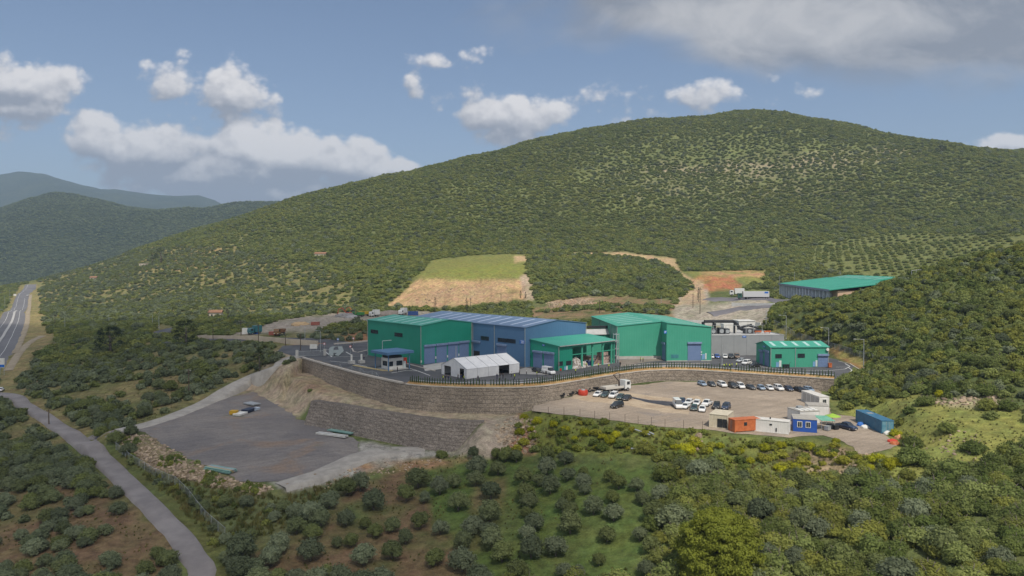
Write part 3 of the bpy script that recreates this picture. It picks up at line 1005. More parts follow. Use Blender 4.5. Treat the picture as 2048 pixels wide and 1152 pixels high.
# ------------------------------------------------------------------ gabion walls
def gabion_mat(name, a, bcol, pitch, course):
    m, t, b = material(name)
    uv = t.node('ShaderNodeUVMap'); uv.uv_map = "run"
    u, v_, _ = t.sep(uv.outputs[0])
    pos = t.node('ShaderNodeNewGeometry').outputs['Position']
    vor = t.node('ShaderNodeTexVoronoi'); vor.inputs['Scale'].default_value = 4.5
    t.put(vor.inputs['Vector'], pos)
    stone = t.smooth(vor.outputs['Distance'], 0.05, 0.5)
    big = t.noise(pos, 0.12, 5, 0.6)
    c = t.mix(t.smooth(big, 0.35, 0.65), a, bcol)
    rn = t.sep(vor.outputs['Color'])[0]
    k = t.smooth(rn, 0, 1, 0.70, 1.32)
    c = t.mix(1.0, c, t.comb(k, k, k), 'MULTIPLY')
    jx = t.math('ABSOLUTE', t.math('SUBTRACT', t.math('FRACT', t.math('DIVIDE', u, pitch)), 0.5))
    jy = t.math('ABSOLUTE', t.math('SUBTRACT', t.math('FRACT', t.math('ADD', t.math('DIVIDE', v_, course), 0.5)), 0.5))
    wig = t.math('MULTIPLY', t.noise(pos, 1.5, 3), 0.1)
    seam = t.math('MAXIMUM', t.math('MULTIPLY', t.smooth(jx, 0.46, 0.495), 0.35), t.smooth(t.math('ADD', jy, wig), 0.16, 0.06))
    c = t.mix(t.math('MULTIPLY', seam, 0.32), c, (0.07, 0.06, 0.05))
    t.put(b.inputs['Base Color'], c)
    b.inputs['Roughness'].default_value = 0.95; b.inputs['Specular IOR Level'].default_value = 0.1
    bn = t.node('ShaderNodeBump'); bn.inputs['Distance'].default_value = 0.08; bn.inputs['Strength'].default_value = 0.7
    t.put(bn.inputs['Height'], t.math('SUBTRACT', t.math('SUBTRACT', 1.0, stone), seam)); t.l.new(bn.outputs[0], b.inputs['Normal'])
    MATS[name] = m
    return m


def resample(pts, step):
    out = [np.array(pts[0], float)]
    for a, c_ in zip(pts[:-1], pts[1:]):
        a, c_ = np.array(a, float), np.array(c_, float)
        k_ = max(1, int(round(np.linalg.norm(c_ - a) / step)))
        for j in range(1, k_ + 1):
            out.append(a + (c_ - a) * j / k_)
    return out


def smooth_line(pts, it=2):
    P_ = [np.array(p, float) for p in pts]
    for _ in range(it):
        P_ = [P_[0]] + [(P_[i - 1] + 2 * P_[i] + P_[i + 1]) / 4 for i in range(1, len(P_) - 1)] + [P_[-1]]
    return P_


def normals2(P_):
    N_ = []
    for i in range(len(P_)):
        d = P_[min(i + 1, len(P_) - 1)] - P_[max(i - 1, 0)]
        d = d / np.linalg.norm(d)
        N_.append(np.array([d[1], -d[0]]))
    return N_


def gabion(name, line, ztop, courses, ch, step, batter, mat, label, depthf=2.6):
    """stone filled baskets in courses, each set back a little from the one below"""
    P_ = smooth_line(resample(line, 1.5), 3)
    N_ = normals2(P_)
    mb = MB()
    prof = [(-depthf, -0.02)]
    off = 0.0
    for k_ in range(courses):
        prof.append((off, -k_ * ch - (0.0 if k_ == 0 else 0.0)))
        off2 = off + batter * ch
        prof.append((off2, -(k_ + 1) * ch + 0.0))
        off = off2 + step
    prof.append((-depthf, -courses * ch))
    m_ = len(prof)
    uvs = []
    run_ = 0.0
    for i, (p, nn) in enumerate(zip(P_, N_)):
        if i:
            run_ += float(np.linalg.norm(p - P_[i - 1]))
        for (o, z) in prof:
            jit = 0.06 * math.sin(i * 2.1 + z * 5.0)
            q = p + nn * (o + (jit if o > -1 else 0))
            mb.v.append((q[0], q[1], float(ztop(p[0], p[1])) + z + (0.05 * math.sin(i * 1.3 + z) if z < 0 else 0)))
            uvs.append((run_, -z))
    for i in range(len(P_) - 1):
        for j in range(m_):
            a, b_ = i * m_ + j, i * m_ + (j + 1) % m_
            mb.f.append((a, b_, b_ + m_, a + m_)); mb.mi.append(0)
    mb.f.append(tuple(range(m_))); mb.mi.append(0)
    mb.f.append(tuple((len(P_) - 1) * m_ + j for j in range(m_))[::-1]); mb.mi.append(0)
    o = mb.build(name, mat)
    uvl = o.data.uv_layers.new(name="run")
    for lp_ in o.data.loops:
        uvl.data[lp_.index].uv = uvs[lp_.vertex_index]
    tag(o, label, "wall")
    return o, P_, N_


M_gab = gabion_mat("gabion_stone", (0.22, 0.185, 0.15), (0.295, 0.248, 0.20), 2.0, 0.95)
M_gab2 = gabion_mat("gabion_stone_low", (0.180, 0.156, 0.136), (0.235, 0.203, 0.176), 2.0, 0.75)
gw1, W1P, W1N = gabion("gabion_wall", WALL1, lambda x, y: 0.05, 9, 0.95, 0.16, 0.05, M_gab, "long curved stepped gabion wall below the plant yard fence")
gw2, W2P, W2N = gabion("gabion_wall", WALL2, lambda x, y: float(BENZ(x, y)) + 0.15, 11, 0.75, 0.12, 0.30, M_gab2, "lower sloping gabion wall standing above the dark storage yard", 2.3)

# crest: coping along the left stretch and a strip of orange soil with the sapling row
cop_pts = [p for p in W1P if p[0] < -28.0]
mb = MB()
cn = normals2(cop_pts)
for i in range(len(cop_pts) - 1):
    a, b_ = cop_pts[i], cop_pts[i + 1]
    na, nb = cn[i], cn[i + 1]
    q = [a + na * 0.15, b_ + nb * 0.15, b_ - nb * 0.55, a - na * 0.55]
    mb.add([(x, y, 0.06) for x, y in q] + [(x, y, 0.50) for x, y in q], [(0, 1, 5, 4), (1, 2, 6, 5), (2, 3, 7, 6), (3, 0, 4, 7), (4, 5, 6, 7)])
bm_ = mb.build("wall_coping", M_kerb)
bm_.parent = gw1
soil_pts = [p for p in W1P if p[0] >= -28.0]
sn = normals2(soil_pts)
mb = MB()
for i in range(len(soil_pts) - 1):
    a, b_ = soil_pts[i], soil_pts[i + 1]
    na, nb = sn[i], sn[i + 1]
    q = [a - na * 0.05, b_ - nb * 0.05, b_ - nb * 2.3, a - na * 2.3]
    q2 = [a - na * 1.5, b_ - nb * 1.5]
    h_ = [0.14, 0.14, 0.04, 0.04]
    mb.add([(x, y, h) for (x, y), h in zip(q, h_)] + [(*q2[0], .80), (*q2[1], .80)], [(0, 1, 5, 4), (4, 5, 2, 3)])
M_soil = ground_mat("orange_soil", ((0.33, 0.20, 0.085), [((0.42, 0.29, 0.14), .45, .6), ((0.14, 0.14, 0.05), .56, .66)]), (0.3, 0.5))
tag(mb.build("planting_strip", M_soil), kind='structure')
# pale concrete kerb at the outer edge
mb = MB()
for i in range(len(soil_pts) - 1):
    a, b_ = soil_pts[i], soil_pts[i + 1]
    na, nb = sn[i], sn[i + 1]
    q = [a + na * 0.12, b_ + nb * 0.12, b_ - nb * 0.25, a - na * 0.25]
    mb.add([(x, y, 0.02) for x, y in q] + [(x, y, 0.24) for x, y in q], [(0, 1, 5, 4), (1, 2, 6, 5), (2, 3, 7, 6), (3, 0, 4, 7), (4, 5, 6, 7)])
ek = mb.build("wall_coping", M_kerb); ek.parent = gw1

# ------------------------------------------------------------------ roads
road_px = [(398, 1165), (384, 1110), (350, 1060), (290, 1000), (200, 915), (150, 875), (95, 838), (50, 812), (0, 789)]
rp = [hit(x, y) for x, y in road_px]
rp = [(rp[0][0] + 0.3, rp[0][1] - 25)] + rp + [(rp[-1][0] - 60, rp[-1][1] + 22)]
_, ROAD = ribbon("country_road", rp, 3.7, M_road, 0.10, wob=.2)
track_px = [(236, 862), (300, 848), (375, 822), (440, 793), (500, 757), (550, 735), (600, 712)]
tp = [hit(x, y) for x, y in track_px]
_, TRACK = ribbon("gravel_track", tp, 4.6, M_track, 0.10, wob=.8)
sp = [hit(x, y) for x, y in [(240, 861), (222, 866), (200, 872), (180, 880)]]
ribbon("side_lane", sp, 3.6, M_road, 0.05, wob=.4, drape=True)
ramp_px = [(560, 972), (640, 948), (720, 915), (780, 899), (850, 905)]
rpp = [hit(x, y) for x, y in ramp_px]
_, RAMP = ribbon("gravel_ramp", rpp, lambda s: 4.2 + 2.5 * s, M_track, 0.12, wob=.8)
# the highway: towards the far valley
M_hw = mk("highway_asphalt", (0.135, 0.132, 0.138), (0.17, 0.165, 0.17), 0.03, 0.85, detail=8)
HWC = [(p_[0], p_[1], 0) for p_ in [hit(-75, 765), hit(-14, 707), hit(24, 642), hit(43, 601), hit(54, 583), hit(62, 570)]]
hw, HWP = ribbon("highway", HWC, lambda s: 15.5 - 4.5 * sstep(np.array(s), .15, .5), M_hw, 0.25, step=6)
HWZ = LASTZ[:]
for nm, off, wd, a0, a1 in (("lane_line", -3.0, .2, 0, 1), ("lane_line", 3.0, .2, 0, .8), ("median_island", 0.2, 1.3, .1, .5)):
    n_ = len(HWP)
    sub = HWP[int(a0 * n_):int(a1 * n_)]
    nn = normals2(sub)
    zl = HWZ[int(a0 * n_):int(a1 * n_)]
    mb = MB()
    for i in range(len(sub) - 1):
        a, b_, na, nb = sub[i], sub[i + 1], nn[i], nn[i + 1]
        o_ = off if nm != "lane_line" else off * (1.6 - .6 * min(1, (a0 + (a1 - a0) * i / len(sub)) * 2))
        mb.add([(*(a + na * (o_ - wd / 2)), zl[i] + .09), (*(a + na * (o_ + wd / 2)), zl[i] + .09), (*(b_ + nb * (o_ + wd / 2)), zl[i + 1] + .09), (*(b_ + nb * (o_ - wd / 2)), zl[i + 1] + .09)], [(0, 1, 2, 3)])
    tag(mb.build(nm, M_white if nm == "lane_line" else M_conc), kind='structure')
M_verge = mk("earth_verge", (0.27, 0.22, 0.15), (0.34, 0.28, 0.20), 0.2, .95)
shoulder_px = [(30, 707), (53, 650), (59, 612), (61, 590)]
ribbon("hard_shoulder", [hit(x, y) for x, y in shoulder_px], 2.6, M_verge, 0.2, step=6, drape=True)
ribbon("side_road", [hit(x, y) for x, y in [(16, 742), (42, 702), (60, 685), (85, 672)]], 3.0, M_verge, 0.2, step=5, drape=True)
ribbon("access_road", [(-58, 262), (-66, 275), (-78, 284), (-105, 293), (-150, 305)], 8.0, M_asph, 0.15, step=4)
ribbon("access_road", [hit(x, y) for x, y in [(318, 668), (335, 660), (350, 656)]], 9.0, M_asph, 0.3, step=4, drape=True)
# upper road behind the plant
ur = [hit(x, y) for x, y in [(1420, 628), (1480, 618), (1530, 612), (1570, 608)]]
ribbon("upper_road", ur, 7.0, M_asph2, 0.3, step=4, drape=True)
ribbon("upper_yard", [hit(x, y) for x, y in [(1425, 596), (1470, 600), (1540, 600), (1600, 600)]], 14.0, M_asph2, 0.3, step=4, drape=True)
# ------------------------------------------------------------------ buildings
M_gw = mk("green_cladding", (0.012, 0.225, 0.150), (0.017, 0.250, 0.168), 0.15, 0.5, ribs=0.8, ribdepth=0.12, spec=0.4, rust=(0.03, 0.15, 0.10, .25))
M_gw2 = mk("sunlit_green_cladding", (0.045, 0.285, 0.190), (0.058, 0.310, 0.208), 0.15, 0.5, ribs=0.8, ribdepth=0.10, spec=0.4, rust=(0.03, 0.16, 0.11, .25))  # same green paint, with the sunlit fronts' brightness put into the colour
M_gr = mk("green_roof", (0.045, 0.300, 0.210), (0.060, 0.325, 0.235), 0.2, 0.45, ribs=0.9, ribdepth=0.3, spec=0.45, rust=(0.06, 0.24, 0.17, .35))
M_bw = mk("blue_cladding", (0.074, 0.160, 0.290), (0.085, 0.176, 0.310), 0.15, 0.5, ribs=0.8, ribdepth=0.12, spec=0.4, rust=(0.08, 0.14, 0.26, .25))
M_br = mk("blue_roof", (0.120, 0.190, 0.305), (0.14, 0.21, 0.325), 0.2, 0.5, ribs=0.9, ribdepth=0.3, spec=0.45, rust=(0.15, 0.19, 0.30, .35))
M_door = mk("shutter_lilac", (0.135, 0.20, 0.345), (0.15, 0.215, 0.365), 0.6, 0.5, spec=0.4, bump=0.04)
M_doorh = mk("shutter_housing", (0.17, 0.23, 0.36), None, 1.0, 0.5)
M_sky = mk("skylight_panel", (0.33, 0.52, 0.48), (0.39, 0.58, 0.54), 1.0, 0.35)
M_skyb = mk("skylight_panel_grey", (0.42, 0.50, 0.62), (0.48, 0.56, 0.68), 1.0, 0.35)
M_trim = mk("pale_trim", (0.33, 0.36, 0.35), None, 1.0, 0.5)
M_glass = mk("dark_glass", (0.016, 0.022, 0.028), (0.03, 0.04, 0.05), 1.5, 0.12, spec=0.6)
M_dark = mk("dark_parts_and_shade", (0.02, 0.022, 0.025), None, 1.0, 0.9)  # for dark fittings, and for shade painted over open doorways
M_plinth = mk("plinth_concrete", (0.36, 0.34, 0.31), (0.44, 0.42, 0.39), 0.7, 0.85)
M_sign = mk("blue_sign", (0.012, 0.13, 0.50), None, 1.0, 0.4)
M_signw = mk("sign_white", (0.7, 0.72, 0.75), None, 1.0, 0.5)
M_wdoor = mk("pale_door", (0.55, 0.60, 0.58), None, 1.0, 0.5)
M_bdoor = mk("blue_door", (0.16, 0.32, 0.50), None, 1.0, 0.5)
M_grey = mk("grey_panel", (0.255, 0.265, 0.27), (0.285, 0.295, 0.30), 0.25, 0.75, rust=(0.20, 0.20, 0.20, .4), bump=.03)
M_greyr = mk("grey_roofing", (0.36, 0.36, 0.35), (0.44, 0.44, 0.43), 0.4, 0.85)
M_steel = mk("galvanised_steel", (0.36, 0.38, 0.39), (0.42, 0.44, 0.45), 1.5, 0.45, metal=0.4)
M_black = mk("black_duct", (0.018, 0.019, 0.021), (0.03, 0.03, 0.033), 1.0, 0.45)
M_red = mk("red_paint", (0.42, 0.035, 0.02), (0.48, 0.06, 0.03), 1.5, 0.5)
M_orange = mk("orange_paint", (0.42, 0.11, 0.035), (0.50, 0.15, 0.055), 0.9, 0.55, ribs=0.3, ribdepth=.2, rust=(0.22, 0.07, 0.03, .5))
M_cream = mk("cream_paint", (0.52, 0.46, 0.34), (0.60, 0.54, 0.42), 0.9, 0.6, ribs=0.3, ribdepth=.4, rust=(0.35, 0.25, 0.14, .5))
M_whitep = mk("white_panel", (0.60, 0.59, 0.55), (0.68, 0.67, 0.64), 0.8, 0.55, rust=(0.42, 0.38, 0.32, .4))
M_whiter = mk("white_container", (0.60, 0.59, 0.56), (0.67, 0.66, 0.63), 0.8, 0.55, ribs=0.4, ribdepth=.10, rust=(0.40, 0.34, 0.26, .45))
M_bluep = mk("office_blue", (0.018, 0.075, 0.33), (0.025, 0.09, 0.37), 0.8, 0.5, rust=(0.05, 0.08, 0.22, .3))
M_bluec = mk("container_blue", (0.035, 0.135, 0.235), (0.05, 0.17, 0.28), 0.8, 0.55, ribs=0.3, ribdepth=.5, rust=(0.10, 0.10, 0.11, .5))
M_roofg = mk("office_roof", (0.30, 0.28, 0.25), (0.37, 0.35, 0.31), 1.0, 0.85)
M_tyre = mk("tyre_rubber", (0.015, 0.015, 0.016), None, 3, 0.9)
M_rim = mk("wheel_rim", (0.30, 0.30, 0.31), None, 3, 0.4, metal=0.5)
M_lampw = mk("lens_white", (0.7, 0.7, 0.66), None, 5, 0.25)
M_lampr = mk("lens_red", (0.35, 0.01, 0.01), None, 5, 0.25)
M_tent = mk("tent_canvas", (0.60, 0.60, 0.61), (0.68, 0.68, 0.68), 0.6, 0.55, bump=.06)
M_wood = mk("weathered_wood", (0.075, 0.055, 0.04), (0.12, 0.09, 0.065), 1.5, 0.9)
M_tile = mk("terracotta_tiles", (0.24, 0.125, 0.075), (0.31, 0.17, 0.10), 1.0, 0.85)
M_plaster = mk("cream_plaster", (0.50, 0.43, 0.34), (0.56, 0.50, 0.41), 0.6, 0.9)


class Frame:
    """a building's own axes: x along its front, y into its depth"""
    def __init__(self, ox, oy, deg, z=0.0):
        self.ox, self.oy, self.z = ox, oy, z
        self.c, self.s = math.cos(R(deg)), math.sin(R(deg))
        self.deg = deg

    def _ray(self, px, py):
        d = ray(px, py)
        lx = lambda X, Y: (X * self.c + Y * self.s, -X * self.s + Y * self.c)
        o = lx(-self.ox, -self.oy); dd = lx(d[0], d[1])
        return o, dd, d[2]

    def on_y(self, px, py, y=0.0):
        o, d, dz_ = self._ray(px, py)
        t_ = (y - o[1]) / d[1]
        return o[0] + d[0] * t_, CAMZ + dz_ * t_ - self.z

    def on_x(self, px, py, x=0.0):
        o, d, dz_ = self._ray(px, py)
        t_ = (x - o[0]) / d[0]
        return o[1] + d[1] * t_, CAMZ + dz_ * t_ - self.z

    def root(self, name, label, cat, group=None):
        return empty(name, (self.ox, self.oy, self.z), R(self.deg), label, cat, group)

    def world(self, x, y):
        return self.ox + x * self.c - y * self.s, self.oy + x * self.s + y * self.c


def wall_item(fr, face, a, b_, parent, name, mat, out=0.06, depth=0.12, c=0.0, sub=None, label=None):
    """a flat item on a wall given by two opposite picture corners; face 'x': wall at x = c looking to -x, 'y': wall at y = c looking to -y"""
    f = fr.on_x if face == 'x' else fr.on_y
    s0, z0 = f(*a, c); s1, z1 = f(*b_, c)
    s0, s1 = sorted((s0, s1)); z0, z1 = sorted((z0, z1))
    z0 = max(z0, 0.04)
    return wall_rect(face, s0, s1, z0, z1, parent, name, mat, out, depth, c, label)


def wall_rect(face, s0, s1, z0, z1, parent, name, mat, out=0.06, depth=0.12, c=0.0, label=None):
    mb = MB()
    if face == 'x':
        mb.box(c - out, c - out + depth, s0, s1, z0, z1)
    else:
        mb.box(s0, s1, c - out, c - out + depth, z0, z1)
    o = mb.build(name, mat, parent)
    if label:
        o['label'] = label
    return o, (s0, s1, z0, z1)


def shutter(face, s0, s1, z0, z1, parent, c=0.0, housing=True, mat=None):
    """roller door with slats, guide rails and its drum housing"""
    mb = MB()
    n_ = max(4, int((z1 - z0) / 0.45))
    for i in range(n_):
        a, b_ = z0 + (z1 - z0) * i / n_, z0 + (z1 - z0) * (i + 1) / n_ - 0.03
        if face == 'x': mb.box(c - .10, c + .02, s0, s1, a, b_)
        else: mb.box(s0, s1, c - .10, c + .02, a, b_)
    for e in (s0 - .18, s1):
        if face == 'x': mb.box(c - .16, c + .02, e, e + .18, z0, z1)
        else: mb.box(e, e + .18, c - .16, c + .02, z0, z1)
    d = mb.build("roller_door", mat or M_door, parent)
    if housing:
        mb = MB()
        if face == 'x': mb.box(c - .55, c + .02, s0 - .35, s1 + .35, z1 + .01, z1 + .65)
        else: mb.box(s0 - .35, s1 + .35, c - .55, c + .02, z1 + .01, z1 + .65)
        mb.build("door_housing", M_doorh, d, bevel=.08)
    return d


def shutter_px(fr, face, x0, x1, ytop, ybot, parent, c=0.0, housing=True, z0=None):
    f = fr.on_x if face == 'x' else fr.on_y
    s0, zt = f(x0, ytop, c); s1, zt2 = f(x1, ytop, c)
    s0, s1 = sorted((s0, s1))
    return shutter(face, s0, s1, 0.05 if z0 is None else z0, (zt + zt2) / 2, parent, c, housing)


def window_band(fr, face, a, b_, panes, parent, c=0.0):
    f = fr.on_x if face == 'x' else fr.on_y
    s0, z0 = f(*a, c); s1, z1 = f(*b_, c)
    zm = (z0 + z1) / 2; hh = 0.55
    s0, s1 = sorted((s0, s1))
    o, _ = wall_rect(face, s0, s1, zm - hh, zm + hh, parent, "window", M_glass, .04, .1, c)
    mb = MB()
    for k_ in range(panes + 1):
        q = s0 + (s1 - s0) * k_ / panes
        if face == 'x': mb.box(c - .09, c, q - .06, q + .06, zm - hh, zm + hh)
        else: mb.box(q - .06, q + .06, c - .09, c, zm - hh, zm + hh)
    for zz in (zm - hh - .06, zm + hh):
        if face == 'x': mb.box(c - .1, c, s0 - .06, s1 + .06, zz, zz + .06)
        else: mb.box(s0 - .06, s1 + .06, c - .1, c, zz, zz + .06)
    mb.build("window_frame", M_dark, o)
    return o


def downpipe(x, y, z, parent, r_=0.09):
    mb = MB(); mb.tube([(x, y, 0.0), (x, y, z)], r_, 6)
    return mb.build("downpipe", M_trim, parent)


def gable_y(L, Wd, he, hr, xr=None):
    """body and roof of a hall whose ridge runs along y"""
    xr = Wd / 2 if xr is None else xr
    body = [(0, 0), (Wd, 0), (Wd, he), (xr, hr), (0, he)]
    th_ = .16
    sl1 = (hr - he) / xr; sl2 = (hr - he) / (Wd - xr); ov = .30
    roof = [(-ov, he - ov * sl1 + .02), (xr, hr + .02), (Wd + ov, he - ov * sl2 + .02), (Wd + ov, he - ov * sl2 + .02 + th_), (xr, hr + .02 + th_), (-ov, he - ov * sl1 + .02 + th_)]
    return body, roof


def hall(fr, name, label, Wd, L, he, hr, mw, mr, xr=None):
    r_ = fr.root(name, label, "building")
    body, roof = gable_y(L, Wd, he, hr, xr)
    mb = MB(); mb.profile_y(body, 0, L); mb.build("wall", mw, r_)
    mb = MB(); mb.profile_y(roof, -.25, L + .25); rf = mb.build("roof", mr, r_)
    return r_, rf


def strips(rf, pitch_list, x0, x1, zf, w, mat):
    for y in pitch_list:
        mb = MB()
        vs = [(x0, y, zf(x0) + .03), (x1, y, zf(x1) + .03), (x1, y + w, zf(x1) + .03), (x0, y + w, zf(x0) + .03)]
        mb.add(vs + [(x, yy, z - .06) for x, yy, z in vs], [(0, 1, 2, 3), (7, 6, 5, 4), (0, 4, 5, 1), (1, 5, 6, 2), (2, 6, 7, 3), (3, 7, 4, 0)])
        mb.build("skylight", mat, rf)


# --- left green hall
FG = Frame(-28.0, 215.4, 42)
ga, rf = hall(FG, "industrial_hall", "tall dark green clad hall with four lilac roller doors beside the blue hall", 20, 32, 12.0, 13.3, M_gw, M_gr, 10.6)
zf = lambda x: 12.0 + 1.3 * x / 10.6 + .18
strips(rf, [2.0 + 4.9 * k_ for k_ in range(6)], 0.8, 9.6, zf, 0.9, M_sky)
for x0, x1, yt, yb in ((849, 868.5, 693, 730), (873.5, 892, 690.5, 726), (896.5, 915.5, 688, 724), (919, 936, 685.5, 720)):
    shutter_px(FG, 'y', x0, x1, yt, yb, ga)
for a, b_ in (((742, 661), (756, 665.5)), ((789.5, 667), (805, 672))):
    window_band(FG, 'x', a, b_, 4, ga)
downpipe(-.12, .02, 12, ga); downpipe(-.12, 31.8, 12, ga); downpipe(19.8, -.12, 12, ga)
for px, py in ((871, 715), (894.5, 712.5), (917, 709.5), (842, 723)):
    s_, z_ = FG.on_y(px, py); wall_rect('y', s_ - .2, s_ + .2, z_ - .35, z_ + .35, ga, "wall_lamp", M_wdoor, .2, .2)

# --- blue hall
FB_ = Frame(4.0, 210.0, 42)
bb, rf = hall(FB_, "industrial_hall", "long slate blue hall behind the white tent, with a grey blue roof", 27, 60, 11.9, 13.5, M_bw, M_br)
zf = lambda x: 11.9 + 1.6 * x / 13.5 + .18
strips(rf, [2.2 + 5.4 * k_ for k_ in range(10)], 1.5, 11.5, zf, 0.9, M_skyb)
zf2 = lambda x: 13.5 - 1.6 * (x - 13.5) / 13.5 + .18
strips(rf, [2.2 + 5.4 * k_ for k_ in range(10)], 15.5, 25.5, zf2, 0.9, M_skyb)
window_band(FB_, 'x', (996, 677.5), (1013, 683), 4, bb)
window_band(FB_, 'x', (1014, 679), (1031, 685), 4, bb)
window_band(FB_, 'x', (962, 674), (977.5, 679), 4, bb)
shutter_px(FB_, 'x', 996, 1012, 692, 722, bb)
shutter_px(FB_, 'x', 946.5, 959.5, 685, 722, bb, z0=5.2)
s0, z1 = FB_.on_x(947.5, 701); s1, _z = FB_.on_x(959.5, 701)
wall_rect('x', min(s0, s1), max(s0, s1), .05, z1, bb, "doorway_shade", M_dark, .03, .1)  # dark slab: shade inside the open door, painted on the wall
sg_, q = wall_item(FB_, 'x', (1040, 680), (1049.5, 688), bb, "sign", M_sign, .12, .1)


def sign_marks(sg, face, q, c=0.0, rows=3, out=.14):
    s0, s1, z0, z1 = q
    mb = MB()
    for i in range(rows):
        zc = z1 - (z1 - z0) * (i + .7) / (rows + .4)
        w = (s1 - s0) * (0.72, .5, .62)[i % 3]
        a = s0 + (s1 - s0) * .14
        h_ = (z1 - z0) * .07
        if face == 'x': mb.box(c - out, c - out + .03, a, a + w, zc - h_, zc + h_)
        else: mb.box(a, a + w, c - out, c - out + .03, zc - h_, zc + h_)
    mb.build("sign_lettering", M_signw, sg)


sign_marks(sg_, 'x', q)
for y in (0.02, 14.2, 25):
    downpipe(-.12, y, 11.8, bb)
downpipe(27.1, -.1, 11.8, bb)

# --- green shed with open bays
FS = Frame(13.6, 202.2, 42)
sh = FS.root("open_shed", "low green shed with open bays full of waste paper, joined to the blue hall", "building")
SL, SD, SZ0, SZ1 = 25.0, 12.0, 7.2, 8.3
x1c, _z = FS.on_y(1145, 720)
mb = MB()
mb.profile_x([(0, 0), (.2, 0), (.2, SZ0 - .05), (0, SZ0 - .05)], 0, x1c)
mb.add([(0, .2, 0), (0, SD, 0), (0, SD, SZ1 - .05), (0, .2, SZ0 - .03), (.2, .2, 0), (.2, SD, 0), (.2, SD, SZ1 - .05), (.2, .2, SZ0 - .03)],
       [(0, 1, 2, 3), (7, 6, 5, 4), (0, 4, 5, 1), (1, 5, 6, 2), (2, 6, 7, 3), (3, 7, 4, 0)])
mb.build("wall", M_gw, sh)
mb = MB(); mb.box(.2, SL, SD - .2, SD - .02, 0, SZ1 - .06); mb.build("rear_wall", M_gw2, sh)
mb = MB(); mb.profile_x([(-.6, SZ0 - .055), (SD - .02, SZ1), (SD - .02, SZ1 + .15), (-.6, SZ0 + .10)], -.3, SL + .8)
mb.build("roof", M_gr, sh)
mb = MB(); mb.box(-.3, SL + .8, -.78, -.62, SZ0 - .12, SZ0 + .14); mb.build("gutter", M_trim, sh)
mb = MB(); mb.box(.25, SL, .25, SD - .25, .01, .05); mb.build("floor_slab", M_conc, sh)
for px in (1164.5, 1185.5, 1206, 1223.5):
    s_, _z = FS.on_y(px, 720); mb = MB(); mb.box(s_ - .28, s_ + .28, 0, .4, 0, SZ0 - .1); mb.build("column", M_gw2, sh)
mb = MB(); mb.box(SL - .3, SL, 0, .4, 0, SZ0 - .1); mb.build("column", M_gw2, sh)
mb = MB(); mb.box(x1c, SL, .05, .2, 4.1, 4.35); mb.box(x1c, SL, .06, .21, SZ0 - .75, SZ0 - .35); mb.build("girt", M_gw2, sh)
for xx in np.linspace(1.2, SL - .5, 6):
    mb = MB(); mb.profile_x([(.3, SZ0 - .5), (SD - .3, SZ1 - .5), (SD - .3, SZ1 - .08), (.3, SZ0 - .08)], xx - .12, xx + .12); mb.build("rafter", M_gw2, sh)
for a, b_ in ((1068, 1084), (1089.5, 1107.5)):
    shutter_px(FS, 'x', a, b_, 705.5 if a < 1080 else 708, 738, sh)
sg_, q = wall_item(FS, 'x', (1085, 688.5), (1090, 692), sh, "sign", M_sign, .12, .1); sign_marks(sg_, 'x', q, rows=2)
for a, b_ in (((1116, 725), (1125, 729.5)), ((1132.5, 723.5), (1142, 728))):
    window_band(FS, 'y', a, b_, 3, sh)
wall_item(FS, 'y', (1132, 732), (1135, 743), sh, "door", M_wdoor, .08)
wall_item(FS, 'y', (1128.3, 733), (1131.6, 744), sh, "door", M_bdoor, .08)
wall_item(FS, 'y', (1119.3, 737), (1123, 745), sh, "door", M_red, .08)
downpipe(-.12, -.1, 7, sh)
mb = MB()
for dx_, dy_ in ((0, 0), (1.2, 0), (0, 1.2), (1.2, 1.2)):
    mb.tube([(SL + 1.1 + dx_, .2 + dy_, 0), (SL + 1.1 + dx_, .2 + dy_, 9.2)], .12, 5)
for zz in (2, 4.2, 6.4, 8.8):
    mb.box(SL + 1.0, SL + 2.4, .1, 1.5, zz, zz + .12)
tw = mb.build("steel_tower", M_steel); tw.location = (FS.ox, FS.oy, 0); tw.rotation_euler = (0, 0, R(42))
tag(tw, "slim galvanised steel tower between the open shed and the right green hall", "tower")

# contents of the bays
M_bale = mk("baled_paper", (0.34, 0.23, 0.19), (0.52, 0.40, 0.36), 2.2, 0.9, bump=.4, objvar=.25)
M_heap = mk("mixed_waste", (0.24, 0.20, 0.17), (0.50, 0.47, 0.45), 1.6, 0.9, bump=.5, lo=.45, hi=.55)


def lump(name, cx, cy, z, rx, ry, rz, mat, seed, n_=260, sub=3, rough=.35, parent=None):
    """a heap: half a rough ellipsoid resting on its base"""
    bm = bmesh.new()
    bmesh.ops.create_icosphere(bm, subdivisions=sub, radius=1)
    rnd_ = random.Random(seed)
    off = Vector((rnd_.random() * 50, rnd_.random() * 50, 0))
    for v in bm.verts:
        k_ = 1 + rough * mnoise.fractal(v.co * 1.7 + off, 1.0, 2.0, 4)
        v.co = Vector((v.co.x * rx * k_, v.co.y * ry * k_, max(-.25, v.co.z * k_) * rz))
    me = bpy.data.meshes.new(name); bm.to_mesh(me); bm.free()
    me.materials.append(mat)
    o = bpy.data.objects.new(name, me); COL.objects.link(o); o.location = (cx, cy, z)
    if parent: o.parent = parent
    return o


